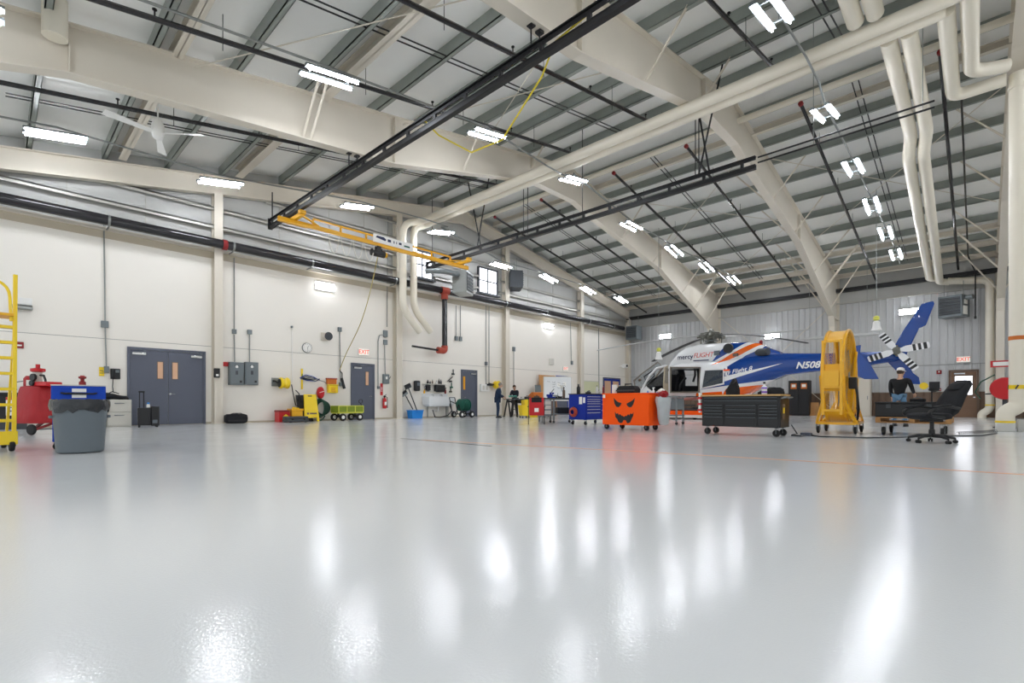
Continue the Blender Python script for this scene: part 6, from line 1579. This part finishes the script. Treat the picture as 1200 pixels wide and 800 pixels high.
# engine cowling
st2 = [(10.75, 2.3, 2.42, .3), (10.5, 2.3, 2.76, .48), (10.15, 2.3, 3.12, .58), (9.8, 2.3, 3.32, .62), (9.2, 2.3, 3.4, .64), (8.6, 2.3, 3.4, .64), (7.9, 2.3, 3.36, .62), (7.2, 2.3, 3.34, .6), (6.7, 2.3, 3.24, .54), (6.3, 2.3, 3.0, .44), (5.9, 2.3, 2.82, .34)]
cowl = MB().loft([ring(y, zb, zt, hw, .7) for y, zb, zt, hw in st2]).obj('engine_cowling', 'helicopter paint', heli)
# seats and cabin fittings
MB().span((-.85, 8.6-HY, .98), (.85, 11.6-HY, 1.02)).obj('cabin_floor', 'dark grey', heli, smooth=False)
for (x, y) in ((-.42, 10.75), (.42, 10.75)):
    s_ = MB().span((x-.24, y-HY-.22, 1.1), (x+.24, y-HY+.24, 1.32)).obj('seat', 'black fabric', heli, bevel=.04)
    MB().bar((x, y-HY-.24, 1.3), (x, y-HY-.36, 2.05), .46, .12, up=(0, 1, 0)).obj('seat_back', 'black fabric', s_, bevel=.04); MB().span((x-.2, y-HY-.2, 1.02), (x+.2, y-HY+.2, 1.1)).obj('seat_base', 'dark grey', s_)
for x in (-.3, .32):
    s_ = MB().span((x-.25, 9.15-HY-.22, 1.06), (x+.25, 9.15-HY+.24, 1.34)).obj('seat', 'black fabric', heli, bevel=.04)
    MB().bar((x, 8.92-HY, 1.3), (x, 8.85-HY, 2.1), .48, .14, up=(0, 1, 0)).obj('seat_back', 'cabin trim', s_, bevel=.04)
MB().span((-.5, 9.5-HY, 1.03), (.5, 10.1-HY, 1.2)).obj('stretcher_base', 'grey plastic', heli, bevel=.03)
MB().tube([(-.3, 10.2-HY, 1.1), (-.35, 10.1-HY, 1.6), (-.2, 9.9-HY, 1.9)], .06, 8).tube([(.1, 9.6-HY, 2.4), (.0, 9.55-HY, 2.0), (-.1, 9.6-HY, 1.7)], .05, 8).obj('equipment', 'black plastic', heli)
MB().span((-.7, 11.25-HY, 1.2), (.7, 11.5-HY, 1.55)).obj('instrument_panel', 'heli dark', heli, bevel=.05)
# door surrounds
def edge_loop(name, pts, X, r, m_):
    q = [Vector((X-HX, *hp(px, py, X))) for px, py in pts]
    MB().tube(q, r, 6, closed=True).obj(name, m_, heli)
edge_loop('door_surround', ((786, 430.5), (820.5, 430.5), (819, 459.5), (786, 459.5)), 21.42, .035, 'cabin trim')
for sx in (1, -1):
    q = [hp(px, py, 21.66) for px, py in ((751, 459), (755, 451.5), (763, 439.5), (772, 431.5), (784, 428.5))]
    MB().tube([Vector((-sx*x, *p)) for x, p in zip((.72, .76, .84, .92, .98), q)], [.05, .05, .055, .06, .05], 8).obj('windscreen_pillar', 'heli white', heli)
# opened front door, swung out towards the camera
q = [hp(px, py, 21.4) for px, py in ((784, 428), (784, 462))]
y_d = q[0][0]; zt, zb = q[0][1], q[1][1]
d = MB().prism([(-1.0, zb), (-1.3, zb+.02), (-1.36, zb+.45), (-1.28, zt-.1), (-1.03, zt)], lambda u, v: (u, y_d+.02+(-1.0-u)*.15, v), (0, .05, 0)).obj('crew_door', 'door beige', heli, bevel=.01)
MB().prism([(-1.06, zb+.5), (-1.3, zb+.5), (-1.24, zt-.14), (-1.07, zt-.12)], lambda u, v: (u, y_d+.005+(-1.0-u)*.15, v), (0, .08, 0)).obj('door_window', 'clear canopy', d, smooth=False)
# far-side door standing open beyond the nose
X2 = 23.75
q = [(744, 452), (743, 446), (752, 438), (771, 424), (777, 430), (764, 448), (752, 454)]
d = MB().prism([hp(px, py, X2) for px, py in q], lambda u, v: (X2-HX, u, v), (.06, 0, 0)).obj('crew_door', 'clear canopy', heli, smooth=False)
for pts, r_, m_ in ((q, .035, 'cabin trim'), ([(755, 441), (765, 434), (767, 440), (758, 449)], .028, 'black plastic')):
    MB().tube([Vector((X2-HX, *hp(px, py, X2))) for px, py in pts], r_, 6, closed=True).obj('door_frame', m_, d)
MB().ball((X2-HX-.03, *hp(750, 445, X2)), .09, 10, 6).obj('door_latch', 'brown frame', d)
# slid-back cabin door window
q = [hp(px, py, 21.4) for px, py in ((826, 433.5), (848, 432.5), (848, 449.5), (822.5, 455))]
fr = MB().tube([Vector((-1.015, *p)) for p in q], .03, 6, closed=True).obj('sliding_door_frame', 'heli white', heli)
MB().prism([((a[0]-q[0][0])*.98+q[0][0]-.01, (a[1]-2)*.97+2) for a in q], lambda u, v: (-1.02, u, v), (.012, 0, 0)).obj('door_window', 'tinted pane', fr, smooth=False)
# intakes, exhausts, antennas
p = hp(853, 408, 21.75); MB().lathe([(.05, -.05), (.2, -.05), (.22, .0), (.2, .25)], (-.62, p[0], p[1]), 16, 'x').obj('intake', 'black plastic', heli)
p = hp(890, 413, 21.9); MB().tube([(-.3, p[0]+.35, p[1]+.02), (-.45, p[0], p[1]), (-.55, p[0]-.35, p[1]+.02)], [.14, .17, .15], 16).obj('exhaust', 'dark grey', heli)
MB().tube([(.3, p[0]+.35, p[1]+.02), (.45, p[0], p[1]), (.55, p[0]-.35, p[1]+.02)], [.14, .17, .15], 16).obj('exhaust', 'dark grey', heli)
p = hp(889, 400.5, 22.0); MB().lathe([(.06, -.08), (.07, .05), (.03, .1)], (-.1, p[0], p[1]), 10).obj('beacon', 'dark red', heli)
p = hp(862, 416, 21.75); MB().span((-.72, p[0]-.1, p[1]-.05), (-.6, p[0]+.1, p[1]+.07)).obj('vent', 'brown frame', heli, bevel=.01)
p = hp(840, 413.5, 21.75); MB().span((-.68, p[0]-.12, p[1]-.1), (-.6, p[0]+.12, p[1]+.1)).obj('vent', 'grey plastic', heli, bevel=.01)
# rotor mast, hub, blades
hubz = 3.72
MB().cyl((0, 0, 3.3), (0, 0, hubz+.1), .09, n=14).lathe([(.3, 3.36), (.22, 3.44), (.12, 3.46)], (0, 0, 0), 18).obj('mast', 'hub steel', heli)
hub = MB().lathe([(.05, -.16), (.22, -.14), (.28, 0), (.22, .12), (.12, .2), (.1, .3), (.04, .34)], (0, 0, hubz), 18).obj('rotor_hub', 'hub steel', heli)
MB().lathe([(.1, -.02), (.3, -.02), (.3, .02), (.1, .02)], (0, 0, hubz-.2), 18).obj('swashplate', 'grey metal', hub)
tips = [((3.1, 4.5), 3.05, 'blade black'), ((-4.5, 3.1), 2.98, 'blade grey'), ((-3.1, -4.5), 2.78, 'blade black'), ((4.6, -2.9), 4.25, 'blade grey')]
for k, ((tx, ty), tz, m_) in enumerate(tips):
    d = Vector((tx, ty, 0)).normalized(); q = Vector((-d.y, d.x, 0)); L_ = math.hypot(tx, ty)
    MB().bar(d*.12+Vector((0, 0, hubz+.06)), d*.66+Vector((0, 0, hubz-.02)), .2, .14).bar(d*.14+Vector((0, 0, hubz+.2)), d*.5+Vector((0, 0, hubz+.12)), .12, .05).cyl(d*.42-q*.16+Vector((0, 0, hubz-.32)), d*.42-q*.16+Vector((0, 0, hubz+.16)), .03, n=8).cyl(d*.3+q*.2+Vector((0, 0, hubz-.22)), d*.34+q*.2+Vector((0, 0, hubz+.06)), .022, n=8).ball(d*.45+Vector((0, 0, hubz+.03)), (.12, .12, .08), 10, 6).bar(d*.3-q*.2+Vector((0, 0, hubz)), d*.3+q*.24+Vector((0, 0, hubz)), .06, .06).obj('blade_grip', 'hub steel', hub)
    rings = []
    for i in range(9):
        s = i/8; r_ = .6+(L_-.6)*s; dz = (tz-hubz)*(s**1.35 if tz < hubz else s); c = d*r_+Vector((0, 0, hubz+dz)); w_ = .15 if 0 < i < 8 else (.08 if i == 0 else .1)
        rings.append([c+q*w_, c+q*w_*.3+Vector((0, 0, .025)), c-q*w_*.6+Vector((0, 0, .022)), c-q*w_, c-q*w_*.6-Vector((0, 0, .014)), c+q*w_*.3-Vector((0, 0, .014))])
    MB().loft(rings).obj('main_blade', m_, heli)
# fin, stabiliser, tail rotor
def plate(name, pts, X, th_, m_):
    q = [hp(px, py, X) for px, py in pts]
    return MB().prism(q, lambda u, v: (X-HX-th_/2, u, v), (th_, 0, 0)).obj(name, m_, heli, bevel=min(.03, th_*.3))
plate('upper_fin', [(1044, 416), (1049, 404), (1058, 388), (1078, 359.5), (1080, 356), (1094, 352.5), (1095, 356), (1085, 381), (1077, 385), (1067, 405), (1060, 421)], 22.4, .14, 'heli blue')
plate('lower_fin', [(1040, 424), (1060, 420), (1070, 437), (1077, 442), (1078.5, 450), (1066, 450)], 22.4, .1, 'heli blue')
for X in (21.45, 23.35):
    plate('end_plate', [(1003, 405), (1009, 404), (1008, 413), (1021, 428), (1030, 444), (1013, 444), (1004, 440)], X, .05, 'heli blue')
y0, z0 = hp(1006, 428, 22.4)
MB().loft([[Vector((x, y0+dy, z0+dz)) for dy, dz in ((.28, 0), (.1, .04), (-.28, 0), (.1, -.03))] for x in (-.95, .95)]).obj('stabiliser', 'heli blue', heli)
ty, tz = hp(1051, 411, 22.1)
tr = MB().lathe([(.04, -.2), (.13, -.17), (.16, 0), (.1, .2)], (-.28, ty, tz), 14, 'x').obj('tail_rotor_hub', 'hub steel', heli)
MB().cyl((-.28, ty, tz), (0, ty, tz), .06, n=10).bar((-.36, ty-.2, tz), (-.36, ty+.2, tz), .05, .06).bar((-.36, ty, tz-.2), (-.36, ty, tz+.2), .06, .05).obj('tail_rotor_shaft', 'hub steel', tr)
for k, (ex, ey) in enumerate(((1033, 391.5), (1090, 404), (1074, 432.5), (1018, 421.5))):
    e = Vector(hp(ex, ey, 22.1)); o_ = Vector((ty, tz)); dd = (e-o_); L_ = dd.length; dd.normalize(); pp = Vector((-dd.y, dd.x)); xx = -.4-.06*(k % 2)
    cuts_ = [.12, .3, .50, .59, .66, .75, .82, .92, .97, 1.0]; cols = [0, 0, 1, 0, 1, 0, 1, 0, 0]
    bl = MB()
    for a, c, mi in zip(cuts_, cuts_[1:], cols):
        bl.use(mi); hw0 = .06 if a < .2 else .11; hw1 = .11 if c < 1 else .07
        P0, P1 = o_+dd*L_*a, o_+dd*L_*c
        f = [P0-pp*hw0, P1-pp*hw1, P1+pp*hw1, P0+pp*hw0]
        bl.add([(xx, v.x, v.y) for v in f]+[(xx+.022, v.x, v.y) for v in f], [(3, 2, 1, 0), (4, 5, 6, 7), (0, 1, 5, 4), (2, 3, 7, 6), (1, 2, 6, 5), (3, 0, 4, 7)])
    bl.obj('tail_blade', ['letter white', 'blade black'], tr, smooth=False)
# skids
for s in (-1, 1):
    MB().tube(rounded([(s*1.15, 12.0-HY, .72), (s*1.15, 11.5-HY, .42), (s*1.15, 8.0-HY, .42)], .3), .045, 10).obj('skid', 'dark grey', heli)
for y in (10.9, 8.5):
    MB().tube(rounded([(-1.15, y-HY, .44), (-.8, y-HY, .8), (.8, y-HY, .8), (1.15, y-HY, .44)], .2), .05, 10).obj('cross_tube', 'dark grey', heli)
MB().tube([(-1.05, 9.1-HY, .62), (-1.05, 10.7-HY, .62)], .03, 8).bar((-1.05, 9.1-HY, .6), (-1.05, 10.7-HY, .6), .14, .015).obj('step', 'dark grey', heli)
# lettering, laid on the skin
dg = bpy.context.evaluated_depsgraph_get()
def tree(o):
    return BVHTree.FromPolygons([v.co for v in o.data.vertices], [tuple(p.vertices) for p in o.data.polygons])
trees = [tree(hull), tree(cowl)]
def skin_text(name, body, size, m_, px, py, X, shear=.25, rise=0.0, bold=0.0, align='CENTER', sp=1.0):
    cy, cz = hp(px, py, X)
    def fn(x, y):
        o_ = Vector((-3, cy-x, cz+y+x*rise)); best = None
        for t_ in trees:
            h = t_.ray_cast(o_, Vector((1, 0, 0)))
            if h[0] is not None and (best is None or h[0].x < best): best = h[0].x
        return ((best if best is not None and best < 0 else X-HX)-.014, cy-x, cz+y+x*rise)
    return lettering(name, body, size, m_, heli, fn, shear=shear, bold=bold, align=align, spacing=sp)
skin_text('registration', 'N508', .355, 'letter white', 946, 427.8, 22.0, shear=.3, bold=.012, sp=1.0)
skin_text('logo', 'mercy', .30, 'letter navy', 811.5, 417.5, 21.7, shear=0, align='RIGHT', bold=.004)
skin_text('logo', 'FLIGHT', .29, 'letter red', 811.8, 416.7, 21.7, shear=.25, align='LEFT', sp=.92)
a, c = hp(812, 422, 21.7), hp(830, 421.5, 21.7)
MB().span((-.66, c[0], c[1]-.02), (-.645, a[0], c[1]+.02)).obj('logo_line', 'letter navy', heli, smooth=False)
skin_text('lettering', 'Mercy Flight 8', .25, 'letter white', 858, 435.5, 21.45, shear=.2, rise=.17, bold=.003)
a = hp(851.5, 435, 21.4)
MB().span((-1.04, a[0]-.03, a[1]-.18), (-1.005, a[0]+.05, a[1]+.2)).span((-1.04, a[0]-.12, a[1]-.03), (-1.005, a[0]+.14, a[1]+.05)).obj('door_latch_cross', 'letter white', heli, smooth=False)
a = hp(852, 433.5, 21.4); MB().span((-1.05, a[0]-.13, a[1]-.03), (-1.03, a[0]+.13, a[1]+.03)).obj('handle_mark', 'orange paint', heli, smooth=False)

# orange-edged landing platform under the helicopter
t = thing('landing_platform', 'low wheeled platform with an orange edge carrying the helicopter skids', 'platform', (HX, 9.6, 0))
MB().span((-1.4, -2.4, .2), (1.4, 2.2, .37)).obj('deck', 'orange paint', t, bevel=.01)
MB().span((-1.36, -2.36, .07), (1.36, 2.16, .2)).obj('frame', 'white plastic', t, bevel=.01)
for x in (-1.1, 1.1):
    for y in (-2.0, -.5, 1.8): MB().cyl((x-.05, y, .09), (x+.05, y, .09), .09, n=14).obj('wheel', 'rubber', t)
for k, (dx, dy, r_) in enumerate(((-1.15, .2, .26), )):
    b = MB()
    for j in range(3): b.tube([(HX-.72+.3*math.cos(a), 9.1+.26*math.sin(a), .4+.05*j) for a in [2*PI*i/20 for i in range(20)]], .035, 6, closed=True)
    t = thing('black_hose', 'black hose coiled on the platform below the helicopter cabin', 'hose', (0, 0, 0)); b.obj('hose', 'black plastic', t)
# slim white blade hanging behind the yellow fan
a, c = onX(938.5, 397.5, 30.5), onX(1030, 391, 30.5)
t = thing('spare_blade', 'long slim white blade hung level along the grey wall behind the yellow fan', 'rotor blade', (0, 0, 0))
MB().tube([a, a.lerp(c, .06), a.lerp(c, .5), a.lerp(c, .95), c], [.02, .07, .09, .08, .03], 8).obj('blade', 'blade grey', t)
for s in (.12, .86):
    p = a.lerp(c, s); MB().cyl(p, (p.x, p.y, roofZ(p.x, -.05)), .008, n=6).obj('sling', 'conduit', t)

# ------------------------------------------------------------------ people
def skinned(name, nodes, links, m_, parent, sub=1):
    keys = list(nodes); me = bpy.data.meshes.new(name)
    me.from_pydata([nodes[k][0] for k in keys], [(keys.index(a), keys.index(c)) for a, c in links], []); me.update()
    o = bpy.data.objects.new(name, me); COL.objects.link(o)
    sk = o.modifiers.new('skin', 'SKIN'); sk.use_smooth_shade = True
    for i, k in enumerate(keys):
        r_ = nodes[k][1]; me.skin_vertices[0].data[i].radius = r_ if isinstance(r_, tuple) else (r_, r_)
        me.skin_vertices[0].data[i].use_root = (i == 0)
    sv = o.modifiers.new('subd', 'SUBSURF'); sv.levels = sub; sv.render_levels = sub
    nm = evaluated_mesh(o); nm.materials.clear(); nm.materials.append(M(m_))
    bpy.data.objects.remove(o); bpy.data.meshes.remove(me)
    nm.polygons.foreach_set('use_smooth', [True]*len(nm.polygons))
    r = bpy.data.objects.new(name, nm); COL.objects.link(r); r.parent = parent
    return r
def person(label, loc, face, H, top, legs, hair, hands, lean=0.0, head_tilt=0.0, cap=None, hairlen=0.0, slim=1.0, stance=.1):
    # local axes: x forward, y to the figure's left; hands: (left, right) positions, elbows derived
    t = thing('person', label, 'person', loc, face); k = H/1.75
    V = lambda x, y, z: Vector((x, y, z))*k
    pel = V(0, 0, .95); chest = V(.02+lean*.32, 0, 1.3); neck = V(.03+lean*.5, 0, 1.5); hd = V(.06+lean*.6+head_tilt*.05, 0, 1.64-head_tilt*.03)
    N_ = {'pel': (pel, (.1*k, .08*k)), 'waist': (pel.lerp(chest, .5), (.09*k, .075*k)), 'chest': (chest, (.1*k, .08*k)), 'neck': (neck, .055*k), 'jaw': (hd-V(-.02, 0, .06), .07*k), 'head': (hd+V(0, 0, .03), (.082*k, .09*k)), 'crown': (hd+V(-.005, 0, .1), .06*k), 'nose': (hd+V(.105, 0, -.01), .016*k)}
    E_ = [('pel', 'waist'), ('waist', 'chest'), ('chest', 'neck'), ('neck', 'jaw'), ('jaw', 'head'), ('head', 'crown'), ('jaw', 'nose')]
    C_ = {'pel': (pel+V(0, 0, -.06), .14*slim*k), 'waist': (pel.lerp(chest, .5), .138*slim*k), 'chest': (chest, .155*slim*k), 'col': (neck-V(0, 0, .03), .07*k)}
    CE = [('pel', 'waist'), ('waist', 'chest'), ('chest', 'col')]
    Lg = {'pel': (pel+V(0, 0, 0), .112*slim*k)}; LE = []
    for s, n in ((1, 'l'), (-1, 'r')):
        sh = V(lean*.45+.01, s*.2*slim, 1.43); hand = Vector(hands[0 if s > 0 else 1])*k
        up, fo = .30*k, .27*k; d = hand-sh; L_ = min(d.length, (up+fo)*.99); dn = d.normalized()
        hand = sh+dn*L_; a = (up*up-fo*fo+L_*L_)/(2*L_); h_ = math.sqrt(max(0, up*up-a*a))
        side = (Vector((-.75, s*.5, -.6)) - dn*Vector((-.75, s*.5, -.6)).dot(dn)).normalized()
        el = sh+dn*a+side*h_
        N_['sh'+n] = (sh, .05*k); N_['el'+n] = (el, .046*k); N_['wr'+n] = (hand, .03*k)
        E_ += [('chest', 'sh'+n), ('sh'+n, 'el'+n), ('el'+n, 'wr'+n)]
        fd = (hand-el).normalized(); pm = hand+fd*.07*k; N_['pm'+n] = (pm, (.036*k, .018*k)); E_.append(('wr'+n, 'pm'+n))
        sd_ = fd.cross(Vector((0, 0, 1))).normalized() if abs(fd.z) < .9 else Vector((0, 1, 0)); cl = Vector((0, 0, -1)) if abs(fd.z) < .9 else Vector((1, 0, 0))
        for j, ln in enumerate((.066, .075, .07, .055)):
            b0 = pm+fd*.02*k+sd_*(j-1.5)*.019*k; m1 = b0+(fd*.8+cl*.35)*ln*.55*k; e1 = m1+(fd*.4+cl*.9)*ln*.5*k
            for q, (p_, r_) in enumerate(((b0, .0095), (m1, .0085), (e1, .007))): N_['f%s%d%d' % (n, j, q)] = (p_, r_*k)
            E_ += [('pm'+n, 'f%s%d0' % (n, j)), ('f%s%d0' % (n, j), 'f%s%d1' % (n, j)), ('f%s%d1' % (n, j), 'f%s%d2' % (n, j))]
        th0 = hand+fd*.03*k-sd_*s*.034*k; th1 = th0+(fd*.6-sd_*s*.5+cl*.2)*.05*k
        N_['t%s0' % n] = (th0, .012*k); N_['t%s1' % n] = (th1, .009*k); E_ += [('wr'+n, 't%s0' % n), ('t%s0' % n, 't%s1' % n)]
        hip = V(0, s*.09*slim, .9); kn = V(.03, s*(.09+stance*.35), .5); an = V(-.02+(.04 if s > 0 else 0), s*(.09+stance*.6), .09)
        for nm, p_, r_ in (('hip', hip, .085), ('kn', kn, .055), ('an', an, .04)): N_[nm+n] = (p_, r_*k)
        E_ += [('pel', 'hip'+n), ('hip'+n, 'kn'+n), ('kn'+n, 'an'+n)]
        C_['sh'+n] = (sh, .08*k); C_['el'+n] = (el, .06*k); C_['cu'+n] = (el.lerp(hand, .93), .046*k)
        CE += [('chest', 'sh'+n), ('sh'+n, 'el'+n), ('el'+n, 'cu'+n)]
        Lg['hip'+n] = (hip, .088*k); Lg['kn'+n] = (kn, .073*k); Lg['hem'+n] = (an+V(0, 0, -.03), .065*k); LE += [('pel', 'hip'+n), ('hip'+n, 'kn'+n), ('kn'+n, 'hem'+n)]
        MB().loft([[an+V(-.01, 0, -.09)+V(.07+.15*u*math.cos(a_)-.0, .05*v*math.sin(a_), z) for a_ in [2*PI*i/14 for i in range(14)]] for z, u, v in ((0, 1, 1), (.04, 1, 1), (.07, .8, .9), (.1, .45, .8))]).obj('shoe', 'black plastic', t)
    skinned('body', N_, E_, 'skin', t)
    skinned('jacket', C_, CE, top, t); skinned('trousers', Lg, LE, legs, t)
    for s in (-1, 1):
        MB().ball(hd+V(.083, s*.032, .025), .011*k, 8, 6).obj('eye', 'black plastic', t); MB().ball(hd+V(-.005, s*.088, 0), (.02*k, .012*k, .032*k), 8, 6).obj('ear', 'skin', t)
    MB().bar(hd+V(.09, -.025, -.058), hd+V(.09, .025, -.058), .012*k, .01*k).obj('mouth', 'coupling red', t)
    b = MB().ball(hd+V(-.022, 0, .05), (.098*k, .094*k, .1*k), 16, 10)
    if hairlen: b.ball(hd+V(-.07, 0, -.05), (.05*k, .075*k, hairlen*k), 12, 8)
    b.obj('hair', hair, t)
    if cap:
        MB().lathe([(.1*k, 0), (.104*k, .03*k), (.09*k, .075*k), (.05*k, .105*k), (.01*k, .11*k)], hd+V(-.01, 0, .065), 18).bar(hd+V(.06, 0, .075), hd+V(.18, 0, .06), .15*k, .012*k).obj('cap', cap, t)
    return t
fr_ = math.atan2(-.7255, .688)
person('person in navy coveralls standing beside the folding table, facing it with bent arms', (16.85, 16.95, 0), fr_+.15, 1.70, 'navy cloth', 'navy cloth', 'hair grey', ((.3, .1, 1.0), (.32, -.1, 1.04)), lean=.12, head_tilt=.6, slim=1.3)
pw_ = person('person in dark clothes behind the folding table, looking down at a teal folder', (19.25, 18.05, 0), PI+TH-.25, 1.68, 'dark cloth', 'dark cloth', 'hair brown', ((.34, .06, 1.12), (.34, -.12, 1.08)), lean=.05, head_tilt=1.0, hairlen=.09, slim=.9)
rm = Matrix.Rotation(PI+TH-.25, 3, 'Z')
t = thing('folder', 'teal folder held by the person behind the folding table', 'folder', Vector((19.25, 18.05, 1.06)) + rm @ Vector((.42, -.0, 0)), PI+TH-.25)
MB().box((0, 0, 0), (.24, .44, .025), rot=(0, R(-20), 0)).obj('cover', 'teal paper', t, bevel=.004); MB().box((.0, 0, .016), (.2, .4, .006), rot=(0, R(-20), 0)).obj('sheets', 'paper', t)
person('person in a black jacket, jeans and a white cap, back turned, behind the black crate', (19.2, 1.78, 0), -.25, 1.76, 'black cloth', 'denim', 'hair brown', ((.16, .24, .82), (.38, -.24, 1.0)), lean=.06, head_tilt=.2, cap='white plastic', slim=1.1)
